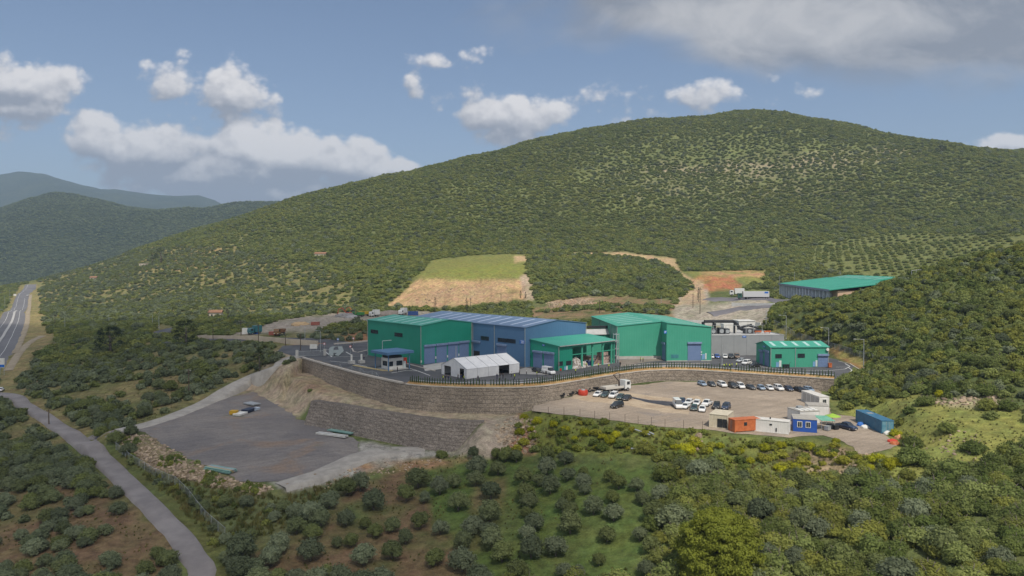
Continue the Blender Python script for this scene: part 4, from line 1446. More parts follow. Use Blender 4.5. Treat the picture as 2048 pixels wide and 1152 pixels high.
bx, by = FS.world(x1c + 2.4, 1.8)
tag(lump("waste_heap", bx, by, 0, 2.7, 2.4, 3.1, M_heap, 4), "heap of pale mixed waste in the first open bay of the shed", "waste heap")
bx, by = FS.world(x1c + 5.4, 1.2)
tag(lump("waste_heap", bx, by, 0, 1.9, 1.6, 1.8, M_heap, 9), "smaller waste heap beside the worker in the second open bay", "waste heap")
bx, by = FS.world(x1c + 11.5, 5.0)
tag(lump("waste_heap", bx, by, 0, 3.0, 3.0, 2.6, mk("brown_card", (0.16, 0.10, 0.06), (0.30, 0.22, 0.15), 1.5, .9), 14), "brown cardboard heap deep inside the shed between columns", "waste heap")
pb = None
bale_rows = ((0, 4), (1, 4), (2, 3))
for lv, cnt in bale_rows:
    for k_ in range(cnt):
        x_, y_ = FS.world(SL - 4.8 + k_ * 1.15 + .28 * lv, 2.3)
        mb = MB(); mb.box(-.55, .55, -.9, .9, 0, 1.15)
        if pb is None:
            pb = mb.build("paper_bale", M_bale, bevel=.09); o = pb
        else:
            o = pb.copy(); COL.objects.link(o)
        o.location = (x_, y_, .06 + lv * 1.16); o.rotation_euler = (0, 0, R(42 + random.Random(lv * 9 + k_).uniform(-3, 3)))
        tag(o, "pinkish paper bale, %s from the left in the %s layer of the shed stack" % (("first", "second", "third", "fourth")[k_], ("bottom", "middle", "top")[lv]), "paper bale", "paper bales stacked in the right bay")
skx, sky_ = FS.world(x1c + 9.6, 1.9)
sk = empty("waste_skip", (skx, sky_, .06), R(42), "dark blue open skip under the shed roof between two columns", "skip")
mb = MB(); mb.add([(-1.1, -.7, 0), (1.1, -.7, 0), (1.1, .7, 0), (-1.1, .7, 0), (-1.5, -.85, 1.5), (1.5, -.85, 1.5), (1.5, .85, 1.5), (-1.5, .85, 1.5)], [(0, 3, 2, 1), (0, 1, 5, 4), (1, 2, 6, 5), (2, 3, 7, 6), (3, 0, 4, 7)])
mb.build("skip_body", mk("skip_blue", (0.02, 0.05, 0.16), None, 1, .6), sk)
mb = MB(); mb.box(-1.55, 1.55, -.92, -.82, 1.42, 1.54); mb.box(-1.55, 1.55, .82, .92, 1.42, 1.54); mb.build("skip_rim", M_steel, sk)

# --- right green hall
FR = Frame(34.4, 228.0, 4)
rb = FR.root("industrial_hall", "bright green hall with a stepped front, right of the open shed", "building")
xr_, he_, hr_ = 14.6, 10.8, 12.2
RW, RL, RS = 29.4, 46.0, 6.0
mb = MB(); mb.profile_y([(0, 0), (xr_, 0), (xr_, hr_), (0, he_)], 0, RL)
mb.profile_y([(xr_ + .0, 0), (RW, 0), (RW, he_), (xr_, hr_)], -RS, RL)
mb.build("wall", M_gw2, rb)
s1_ = (hr_ - he_) / xr_; s2_ = (hr_ - he_) / (RW - xr_)
mb = MB()
mb.profile_y([(-.3, he_ - .3 * s1_ + .02), (xr_, hr_ + .02), (xr_, hr_ + .18), (-.3, he_ - .3 * s1_ + .18)], -.25, RL + .2)
mb.profile_y([(xr_, hr_ + .02), (RW + .3, he_ - .3 * s2_ + .02), (RW + .3, he_ - .3 * s2_ + .18), (xr_, hr_ + .18)], -RS - .25, RL + .2)
rf = mb.build("roof", M_gr, rb)
strips(rf, [3 + 6.5 * k_ for k_ in range(6)], 2.0, 12.5, lambda x: he_ + x * s1_ + .18, .9, M_sky)
strips(rf, [-2 + 6.5 * k_ for k_ in range(7)], 17.0, 27.5, lambda x: hr_ - (x - xr_) * s2_ + .18, .9, M_sky)
mb = MB(); mb.box(-.05, xr_ - .02, -.12, .1, 0, 1.0); mb.build("plinth", M_plinth, rb)
mb = MB(); mb.box(xr_ + .02, RW, -RS - .1, -RS + .1, 0, .25); mb.build("plinth", M_plinth, rb)
shutter('x', -4.6, -1.8, .05, 5.2, rb, c=xr_)
shutter_px(FR, 'y', 1376.5, 1401, 688, 719, rb, c=-RS)
wall_item(FR, 'y', (1403.5, 708), (1409.5, 719), rb, "door", M_bdoor, .08, c=-RS)
wall_item(FR, 'y', (1410.2, 706.5), (1413, 718.5), rb, "door", M_wdoor, .08, c=-RS)
for px, py in ((1402.5, 704), (1402.5, 709)):
    s_, z_ = FR.on_y(px, py, -RS); wall_rect('y', s_ - .2, s_ + .2, z_ - .2, z_ + .2, rb, "wall_lamp", M_wdoor, .2, .2, c=-RS)
wall_item(FR, 'y', (1342, 709), (1357, 716), rb, "louvre", mk("louvre_teal", (0.05, 0.20, 0.22), None, 1, .5), .06, c=-RS)
sg_, q = wall_item(FR, 'y', (1328, 661), (1333, 667), rb, "sign", M_sign, .12, .1, c=-RS); sign_marks(sg_, 'y', q, -RS, 2)
for x, y in ((-.12, .0), (-.12, 10), (RW - .15, -RS - .12), (-.12, 30)):
    downpipe(x, y, 10.7, rb)
# conveyor bridge between the blue hall and the right hall
cvx, cvy, cvz = far(1190, 668, 243)
cv = empty("conveyor_gallery", (cvx, cvy, 0), R(12), "small grey roofed conveyor gallery behind the open shed, between blue and green halls", "conveyor")
mb = MB(); mb.box(-4.2, 4.2, -3.5, 3.5, 0, 7.0); mb.build("gallery_wall", M_gw2, cv)
mb = MB(); mb.profile_x([(-3.9, 6.98), (0, 8.6), (3.9, 6.98), (3.9, 7.1), (0, 8.75), (-3.9, 7.1)], -4.5, 4.5); mb.build("gallery_roof", M_greyr, cv)
mb = MB(); mb.box(-6.5, 4.6, -.6, .6, 9.0, 9.7); mb.tube([(4, 0, 7), (4, 0, 9.1)], .15, 5); mb.tube([(-4, 0, 7), (-4, 0, 9.1)], .15, 5); mb.build("conveyor_trough", M_black, cv)

# --- grey concrete block with roof plant
FK = Frame(66.9, 237.5, 4)
gb = FK.root("filter_block", "low flat grey panel block with black ducts on its roof", "building")
KW, KD, KH = 26.5, 20.0, 7.0
mb = MB(); mb.box(0, KW, 0, KD, 0, KH - .3); mb.build("wall", M_grey, gb)
mb = MB(); mb.box(.3, KW - .3, .3, KD - .3, KH - .29, KH - .2); mb.build("roof", M_greyr, gb)
mb = MB(); mb.box(-.05, KW + .05, -.05, .28, KH - .298, KH); mb.box(-.05, .28, .29, KD + .05, KH - .298, KH); mb.box(KW - .28, KW + .05, .29, KD + .05, KH - .298, KH); mb.box(.29, KW - .29, KD - .28, KD + .05, KH - .298, KH)
mb.build("parapet", mk("parapet_grey", (0.30, 0.31, 0.31), None, .6, .8), gb)
for k_ in range(1, 6):
    mb = MB(); mb.box(KW * k_ / 6 - .04, KW * k_ / 6 + .04, -.03, .05, 0, KH - .31); mb.build("panel_joint", mk("joint_grey", (0.18, 0.185, 0.19), None, 1, .8), gb)
sg_, q = wall_item(FK, 'y', (1485, 671.5), (1492, 675), gb, "sign", M_sign, .12, .1); sign_marks(sg_, 'y', q, 0, 2)
dk = FK.root("ventilation_plant", "black ventilation ducts and fans standing on the flat grey block", "ventilation unit")
zr = KH - .2
mb = MB()
mb.tube([(1.2, 9, zr), (1.2, 9, zr + 4.0), (1.6, 9, zr + 4.2), (12.0, 9, zr + 4.2), (13.6, 9, zr + 3.0), (14.2, 9, zr + 1.8), (15.5, 9, zr + 1.2)], .55, 10)
mb.build("main_duct", M_black, dk)
for x, h_ in ((4.6, 4.2), (5.2, 3.6), (12.2, 4.1)):
    mb = MB(); mb.tube([(x, 8.2, zr), (x, 8.2, zr + h_)], .38, 8); mb.build("duct_riser", M_black, dk)
for x0, x1, y0, h_ in ((2.4, 5.0, 5.5, 2.0), (5.6, 7.4, 5.2, 2.2), (8.0, 9.4, 5.4, 1.9), (15.2, 18.5, 6.0, 1.8)):
    mb = MB(); mb.box(x0, x1, y0, y0 + 2.2, zr, zr + h_); f_ = mb.build("fan_unit", mk("fan_casing", (0.05, 0.055, 0.06), (.08, .08, .085), 1, .6), dk)
    mb = MB(); mb.disc(((x0 + x1) / 2, y0 - .03, zr + h_ * .5), h_ * .34, 'y', .06); mb.build("fan_grille", M_steel, f_)
mb = MB(); mb.box(9.8, 14.6, 12, 15, zr, zr + 3.0); mb.build("plant_room", M_whitep, dk)
mb = MB()
for x in (3.2, 7.6, 10.2, 14.8, 17.5, 20.5): mb.tube([(x, 4.2, zr), (x, 4.2, zr + 3.2)], .08, 5)
mb.box(3.0, 20.7, 4.16, 4.24, zr + 3.1, zr + 3.2); mb.build("support_frame", M_steel, dk)
mb = MB(); mb.tube([(15, 11, zr + 1.6), (18, 10, zr + 2.6), (21.5, 10, zr + 1.6)], .42, 8); mb.build("branch_duct", M_black, dk)
mb = MB(); mb.tube([(16.5, 7.5, zr + 1.0), (22, 8.5, zr + 1.0)], .35, 8); mb.build("branch_duct", M_black, dk)
for x0, x1 in ((18.6, 21.2), (22.0, 24.6)):
    mb = MB(); mb.tube([(x0, 6.0, zr + .7), (x1, 6.6, zr + .7)], .30, 8); mb.tube([(x0 + .4, 6.1, zr), (x0 + .4, 6.1, zr + .6)], .1, 5); mb.tube([(x1 - .4, 6.5, zr), (x1 - .4, 6.5, zr + .6)], .1, 5); mb.build("orange_pipe", M_orange, dk)
# white container and wall behind
wx, wy, wz = far(1494, 652, 268)
wb = empty("site_building", (wx, wy, float(H(wx, wy)) - .4), R(5), "small white flat building behind the roof ducts of the grey block", "building")
hh_ = wz - float(H(wx, wy)) + 2.2
mb = MB(); mb.box(-3.2, 3.2, 0, 6, 0, hh_); mb.build("wall", M_whitep, wb)
mb = MB(); mb.box(-3.4, 3.4, -.2, 6.2, hh_ + .01, hh_ + .25); mb.build("roof", M_whitep, wb)
mb = MB(); mb.box(1.0, 2.0, -.06, 0.05, hh_ - 2, hh_ - 1.0); mb.build("window", M_glass, wb)

# --- small green building
FN = Frame(77.6, 209.6, 3)
sg = FN.root("workshop", "small bright green workshop with one roller door, right end of yard", "building")
NW, ND, NE, NR = 17.9, 10.5, 6.0, 7.2
mb = MB(); mb.profile_x([(0, 0), (ND, 0), (ND, NE), (ND / 2, NR), (0, NE)], 0, NW); mb.build("wall", M_gw2, sg)
mb = MB(); mb.profile_x([(-.3, NE - .05), (ND / 2, NR + .02), (ND + .3, NE - .05), (ND + .3, NE + .11), (ND / 2, NR + .18), (-.3, NE + .11)], -.25, NW + .25); rf = mb.build("roof", M_gr, sg)
for k_ in range(5):
    x_ = 1.2 + 3.5 * k_
    zf_ = lambda y: NE + .115 + (y + .3) * (NR - NE + .07) / (ND / 2 + .3) + .03
    mb = MB(); mb.add([(x_, .8, zf_(.8)), (x_ + 1.0, .8, zf_(.8)), (x_ + 1.0, 4.4, zf_(4.4)), (x_, 4.4, zf_(4.4))], [(0, 1, 2, 3)]); mb.build("skylight", M_sky, rf)
shutter_px(FN, 'y', 1637, 1654.5, 712, 735, sg)
for a, b_ in (((1551, 710), (1563, 714.5)), ((1595.5, 709), (1609, 713.5))):
    window_band(FN, 'y', a, b_, 3, sg)
wall_item(FN, 'y', (1558, 721), (1562.5, 734), sg, "door", M_wdoor, .08)
wall_item(FN, 'y', (1552, 724), (1557.5, 734), sg, "door", M_bdoor, .08)
wall_item(FN, 'y', (1631, 720.5), (1634.5, 733), sg, "door", M_wdoor, .08)
wall_item(FN, 'y', (1625.5, 723), (1630.5, 733), sg, "door", M_bdoor, .08)
shutter('x', .9, 3.6, .05, 4.3, sg); shutter('x', 5.4, 7.4, .05, 3.9, sg)
for x in (.1, 7.7, NW - .1): downpipe(x, -.12, 5.9, sg)
s_, z_ = FN.on_y(1654, 698.5)
mb = MB(); mb.disc((s_, -.45, z_), .45, 'y', .12); mb.tube([(s_, -.4, z_), (s_, .05, z_)], .05, 5); mb.build("dish_antenna", M_whitep, sg)
sg2, q = wall_item(FN, 'x', (1526, 691), (1531, 695), sg, "sign", M_sign, .12, .1); sign_marks(sg2, 'x', q, 0, 2)

# --- far composting hall
FFx, FFy, FFz = far(1560, 589, 400)
FF = Frame(FFx, FFy, -101.5, FFz)
fb = FF.root("composting_hall", "wide low green roofed hall with open bays, far up beside the olive rows", "building")
M_fr = mk("far_green_roof", (0.03, 0.28, 0.19), (0.05, 0.33, 0.23), 0.12, .5, ribs=1.2, ribdepth=.3)
mb = MB(); mb.box(0, 118, 2.5, 41, -6, 6.0); mb.build("wall", mk("far_wall", (0.55, 0.36, 0.23), (0.62, 0.44, 0.32), .2, .8), fb)
mb = MB(); mb.profile_x([(-.8, 6.1), (24.9, 9.55), (42, 6.8), (42, 7.1), (24.9, 9.85), (-.8, 6.4)], -.6, 119); mb.build("roof", M_fr, fb)
mb = MB(); mb.box(-.5, 118, -.95, -.82, 5.6, 6.5); mb.build("eave_trim", M_doorh, fb)
for k_ in range(17):
    mb = MB(); mb.box(k_ * 7.0, k_ * 7.0 + 1.2, -.4, .8, -5, 6.0); mb.build("column", mk('column_pale_blue', (.60, .66, .74), None, 1, .6), fb)
    if k_ < 16:
        mb = MB(); mb.box(k_ * 7.0 + 2.6, k_ * 7.0 + 4.6, .9, 2.4, -5, 5.0); mb.build("bay_wall", M_whitep, fb)
mb = MB(); mb.box(4, 92, 26, 44, 6, 9.6); mb.build("upper_wall", M_gr, fb)
mb = MB(); mb.profile_x([(25, 9.6), (35, 11.0), (44.5, 9.6), (44.5, 9.9), (35, 11.3), (25, 9.9)], 3.5, 92.5); rf = mb.build("upper_roof", M_fr, fb)
for k_ in range(7):
    x_ = 8 + 12 * k_
    zz = lambda y: 9.9 + 1.4 * (y - 25) / 10 + .05
    mb = MB(); mb.add([(x_, 26, zz(26)), (x_ + 3, 26, zz(26)), (x_ + 3, 33, zz(33)), (x_, 33, zz(33))], [(0, 1, 2, 3)]); mb.build("skylight", M_sky, rf)
txx, txy, txz = far(1763, 560, 360)
tk = empty("water_tank", (txx, txy, FFz), 0, "white tank at the right end of the far green roof", "tank")
mb = MB(); mb.box(-2.2, 2.2, -2, 2, -4, txz - FFz + 1.5); mb.build("tank_body", M_whitep, tk)
mb = MB(); mb.box(-2.4, 2.4, -2.2, 2.2, txz - FFz + 1.51, txz - FFz + 1.8); mb.build("tank_lid", M_greyr, tk)

# --- gate house
KX, KY = -35.5, 207.0
FKI = Frame(KX, KY, 42)
ki = FKI.root("gate_house", "small gate house under a flat slate blue canopy at the left entrance", "gate house")
mb = MB(); mb.box(-4.6, 4.6, -4.6, 4.6, 4.7, 5.5); mb.build("canopy", M_bw, ki, bevel=.05)
for x in (-3.6, 3.6):
    for y in (-3.6, 3.6):
        mb = MB(); mb.tube([(x, y, 0), (x, y, 4.7)], .16, 8); mb.build("column", M_bw, ki)
mb = MB(); mb.box(-2.4, 2.4, -2.2, 2.2, .2, 3.4); mb.build("booth", M_whitep, ki)
mb = MB(); mb.box(-2.45, -1.2, -2.26, -2.15, 1.1, 2.5); mb.box(.0, 2.0, -2.26, -2.15, 1.1, 2.5); mb.build("window", M_glass, ki)
mb = MB(); mb.box(-2.46, -2.35, -1.0, 1.4, 1.1, 2.5); mb.build("window", M_glass, ki)
mb = MB(); mb.box(-3.2, 3.4, -3.4, 3.2, .01, .2); mb.build("plinth", M_conc, ki)
mb = MB(); mb.box(2.2, 3.0, -2.6, -2.3, .2, 2.3); mb.build("door", M_wdoor, ki)
mb = MB(); mb.box(-2.1, 2.1, -1.9, 1.9, 3.41, 4.0); mb.build("roof_box", M_black, ki)

# yard paint, kerbs and aprons (4 mm steps)
def flat(name, pts_px, z, mat, lab=None):
    return sheet(name, [at(x, y, 0) for x, y in pts_px], lambda x, y: z, mat)


flat("concrete_apron", [(846, 731), (941, 715), (985, 722), (905, 735), (850, 742)], .012, M_conc)
flat("concrete_apron", [(1051, 735), (1112, 746), (1105, 750), (1040, 748), (1035, 740)], .012, mk("apron_grey", (0.24, 0.235, 0.23), (.30, .29, .28), .3, .85))
flat("gravel_apron", [(1238, 720), (1320, 716), (1326, 721), (1300, 723), (1240, 733)], .012, mk("brown_gravel", (0.17, 0.14, 0.12), (.22, .19, .16), .5, .95))
flat("asphalt_patch", [(700, 715), (735, 735), (725, 742), (690, 730), (640, 700), (660, 694)], .008, M_asph)


def stripe(pts_px, w, mat=None, z=.016, name="road_marking"):
    P_ = [np.array(at(x, y, 0)) for x, y in pts_px]
    N_ = normals2(P_); mb = MB()
    for i in range(len(P_) - 1):
        a, b_, na, nb = P_[i], P_[i + 1], N_[i], N_[i + 1]
        mb.add([(*(a + na * w / 2), z), (*(b_ + nb * w / 2), z), (*(b_ - nb * w / 2), z), (*(a - na * w / 2), z)], [(0, 1, 2, 3)])
    return tag(mb.build(name, mat or M_white), kind='structure')


stripe([(650, 703), (664, 714)], .35); stripe([(645, 698), (668, 700)], .3); stripe([(692, 704), (703, 710)], .35)
stripe([(655, 714), (700, 713), (735, 712)], .3); stripe([(660, 722), (700, 726), (734, 733)], .3)
stripe([(783, 746), (812, 741), (838, 742)], .4); stripe([(806, 733), (830, 740), (860, 751)], .3)
stripe([(1480, 728), (1560, 739), (1620, 741), (1660, 741), (1690, 738), (1700, 733), (1690, 727)], .25)
stripe([(1672, 734), (1695, 734), (1704, 740), (1700, 744)], .25); stripe([(1676, 722), (1700, 727), (1718, 738)], .3, M_kerb)
stripe([(934, 763), (1010, 764), (1080, 757)], .25)


def kerb(pts_px, w=.5, h=.14, mat=None, name="kerb"):
    P_ = [np.array(at(x, y, 0)) for x, y in pts_px]
    N_ = normals2(P_); mb = MB()
    for i in range(len(P_) - 1):
        a, b_, na, nb = P_[i], P_[i + 1], N_[i], N_[i + 1]
        q = [a + na * w / 2, b_ + nb * w / 2, b_ - nb * w / 2, a - na * w / 2]
        mb.add([(x, y, -.02) for x, y in q] + [(x, y, h) for x, y in q], [(0, 1, 5, 4), (1, 2, 6, 5), (2, 3, 7, 6), (3, 0, 4, 7), (4, 5, 6, 7)])
    return tag(mb.build(name, mat or M_kerb), kind='structure')


kerb([(708, 731), (735, 736), (765, 741), (785, 742)], 1.1, .16, mk("yellow_kerb", (.42, .34, .18), None, 1, .85), "pavement")
kerb([(668, 689), (700, 687), (737, 683)], .8, .5, M_kerb, "kerb")
kerb([(704, 697), (707, 703), (715, 705), (737, 700)], .5, .14, M_kerb)
kerb([(663, 697), (668, 694), (680, 694), (683, 703), (672, 713), (662, 711), (663, 697)], 1.6, .2, mk("island_grey", (.25, .28, .27), None, 1, .85), "traffic_island")
kerb([(812, 727), (838, 734), (870, 742)], .4, .14, M_kerb)
kerb([(1240, 733), (1300, 727), (1420, 727)], .2, .10, M_kerb)
stripe([(668, 700), (676, 706)], 4.0, mk("island_grey", (.25, .28, .27), None, 1, .85), .05, "traffic_island")

# retaining bands
M_band = mk("retaining_concrete", (0.42, 0.35, 0.27), (0.50, 0.43, 0.34), .3, .9)


def wall_px(name, pts, label, mat, thick=.5, capm=None):
    """low wall: list of (picture x, base y, top y)"""
    P_ = []
    for (x, yb, yt) in pts:
        X, Y, Z = hit(x, yb)
        P_.append((X, Y, Z, far(x, yt, Y)[2]))
    mb = MB()
    for (a, b_) in zip(P_[:-1], P_[1:]):
        d = np.array([b_[0] - a[0], b_[1] - a[1]]); d /= np.linalg.norm(d); nn = np.array([-d[1], d[0]]) * thick
        vs = [(a[0], a[1], a[2] - 1), (b_[0], b_[1], b_[2] - 1), (b_[0] + nn[0], b_[1] + nn[1], b_[2] - 1), (a[0] + nn[0], a[1] + nn[1], a[2] - 1),
              (a[0], a[1], a[3]), (b_[0], b_[1], b_[3]), (b_[0] + nn[0], b_[1] + nn[1], b_[3]), (a[0] + nn[0], a[1] + nn[1], a[3])]
        mb.add(vs, [(0, 3, 2, 1), (4, 5, 6, 7), (0, 1, 5, 4), (1, 2, 6, 5), (2, 3, 7, 6), (3, 0, 4, 7)])
    o = mb.build(name, mat)
    return tag(o, label, "wall")


wall_px("retaining_wall", [(392, 679, 671), (440, 680, 671), (520, 683, 673), (580, 689, 678), (635, 692, 682)], "long low beige retaining wall beyond the olive trees at left", M_band)
wall_px("retaining_wall", [(1366, 650, 640), (1440, 651, 641), (1520, 656, 645)], "pale wall behind the right green hall and the grey block", M_whitep)
wall_px("retaining_wall", [(1463, 613, 605), (1490, 613, 607), (1548, 611, 606)], "low white wall in front of the parked articulated lorry", M_whitep)
# ------------------------------------------------------------------ white marquee
FT = Frame(-12.3, 187.5, 40)
tt = FT.root("marquee", "long white marquee with open gable side standing in front of the blue hall", "tent")
TL, TW, TE, TR = 18.8, 11.8, 2.6, 5.0
mb = MB()
nb = 5
for k_ in range(nb):
    a, b_ = TL * k_ / nb + .02, TL * (k_ + 1) / nb - .02
    mb.profile_x([(-.1, TE), (TW / 2, TR), (TW + .1, TE), (TW + .1, TE + .06), (TW / 2, TR + .07), (-.1, TE + .06)], a, b_)
rf = mb.build("roof", M_tent, tt)
mb = MB()
for k_ in range(nb + 1):
    x_ = TL * k_ / nb
    mb.profile_x([(-.12, TE + .02), (TW / 2, TR + .06), (TW + .12, TE + .02), (TW + .12, TE + .10), (TW / 2, TR + .14), (-.12, TE + .10)], x_ - .05, x_ + .05)
mb.build("roof_rib", M_steel, tt)
for k_ in range(nb):                     # long side towards the camera; one bay stands open
    if k_ == 3:
        continue
    mb = MB(); mb.box(TL * k_ / nb + .05, TL * (k_ + 1) / nb - .05, -.04, .02, .02, TE); mb.build("side_wall", M_tent, tt)
mb = MB(); mb.box(0.02, TL, TW - .02, TW + .04, .02, TE); mb.build("side_wall", M_tent, tt)
mb = MB(); mb.profile_y([(0, 0), (0, 0)], 0, 0) if False else None
# gable ends: left end has two openings, right end is closed
mb = MB()
mb.add([(0, 0, TE), (0, TW, TE), (0, TW / 2, TR), (.05, 0, TE), (.05, TW, TE), (.05, TW / 2, TR)], [(0, 1, 2), (5, 4, 3), (0, 3, 4, 1), (1, 4, 5, 2), (2, 5, 3, 0)])
mb.box(0, .05, .02, 1.0, 0.02, TE - .01); mb.box(0, .05, 3.0, 7.2, 0.02, TE - .01); mb.box(0, .05, 10.4, TW, .02, TE - .01)
mb.build("gable_wall", M_tent, tt)
mb = MB(); mb.add([(TL, 0, 0), (TL, TW, 0), (TL, TW, TE), (TL, TW / 2, TR), (TL, 0, TE), (TL - .05, 0, 0), (TL - .05, TW, 0), (TL - .05, TW, TE), (TL - .05, TW / 2, TR), (TL - .05, 0, TE)],
                  [(0, 1, 2, 3, 4), (9, 8, 7, 6, 5), (0, 5, 6, 1), (1, 6, 7, 2), (2, 7, 8, 3), (3, 8, 9, 4), (4, 9, 5, 0)])
mb.build("gable_wall", M_tent, tt)
for k_ in range(nb + 1):
    for y in (.06, TW - .06):
        mb = MB(); mb.tube([(TL * k_ / nb, y, 0), (TL * k_ / nb, y, TE)], .06, 5); mb.build("post", M_steel, tt)

# ------------------------------------------------------------------ cars
PAINT = {}


def paint_mat(key, col):
    if key not in PAINT:
        m, t, b = material("paint_" + key)
        co = t.node('ShaderNodeTexCoord').outputs['Object']
        z = t.sep(co)[2]
        dirt = t.math('MULTIPLY', t.smooth(t.math('ADD', z, t.math('MULTIPLY', t.noise(co, 3.0, 4), .5)), 0.9, 0.4), 0.35)
        t.put(b.inputs['Base Color'], t.mix(dirt, tuple(col), (0.25, 0.20, 0.15)))
        b.inputs['Roughness'].default_value = 0.32
        b.inputs['Coat Weight'].default_value = 0.4
        b.inputs['Coat Roughness'].default_value = 0.12
        PAINT[key] = m
    return PAINT[key]


CARCOL = {'white': (0.70, 0.70, 0.69), 'silver': (0.42, 0.45, 0.48), 'silver_blue': (0.22, 0.30, 0.40), 'black': (0.015, 0.016, 0.018), 'dark_grey': (0.07, 0.075, 0.08), 'dark_blue': (0.02, 0.035, 0.075),
          'dark_green': (0.03, 0.06, 0.06), 'blue': (0.02, 0.10, 0.42), 'red': (0.4, 0.03, 0.02), 'bronze': (0.16, 0.10, 0.06)}
SHAPES = {
    # lower body stations (x, belt height, half width), roof line, height
    'hatch': dict(st=[(2.02, .62, .62), (1.95, .72, .80), (1.15, .90, .87), (.2, .95, .88), (-1.2, .98, .88), (-1.85, .95, .82), (-1.98, .70, .70)], g0=(1.25, -1.88), g1=(.35, -1.35), H=1.48, wb=(1.25, -1.25), wr=.31),
    'sedan': dict(st=[(2.25, .60, .64), (2.15, .70, .82), (1.2, .88, .88), (.2, .92, .89), (-1.2, .95, .89), (-2.1, .93, .84), (-2.25, .65, .70)], g0=(1.1, -1.65), g1=(.3, -1.0), H=1.45, wb=(1.38, -1.35), wr=.32),
    'suv': dict(st=[(2.28, .72, .72), (2.2, .88, .88), (1.3, 1.06, .93), (.2, 1.10, .94), (-1.3, 1.12, .94), (-2.15, 1.10, .90), (-2.28, .8, .80)], g0=(1.35, -2.15), g1=(.5, -1.75), H=1.74, wb=(1.38, -1.38), wr=.37),
    'pickup': dict(st=[(2.6, .75, .75), (2.5, .92, .90), (1.6, 1.08, .93), (.5, 1.10, .93), (-.95, 1.10, .93), (-1.0, .98, .93), (-2.5, .98, .92), (-2.6, .7, .85)], g0=(1.35, -.95), g1=(.6, -.65), H=1.75, wb=(1.65, -1.55), wr=.38),
    'van': dict(st=[(2.7, .80, .80), (2.6, 1.02, .94), (2.0, 1.28, .99), (.5, 1.40, 1.0), (-1.5, 1.40, 1.0), (-2.6, 1.40, .99), (-2.7, .9, .95)], g0=(2.1, -2.68), g1=(1.25, -2.62), H=2.4, wb=(1.75, -1.65), wr=.36),
}
CAR_PROTO = {}


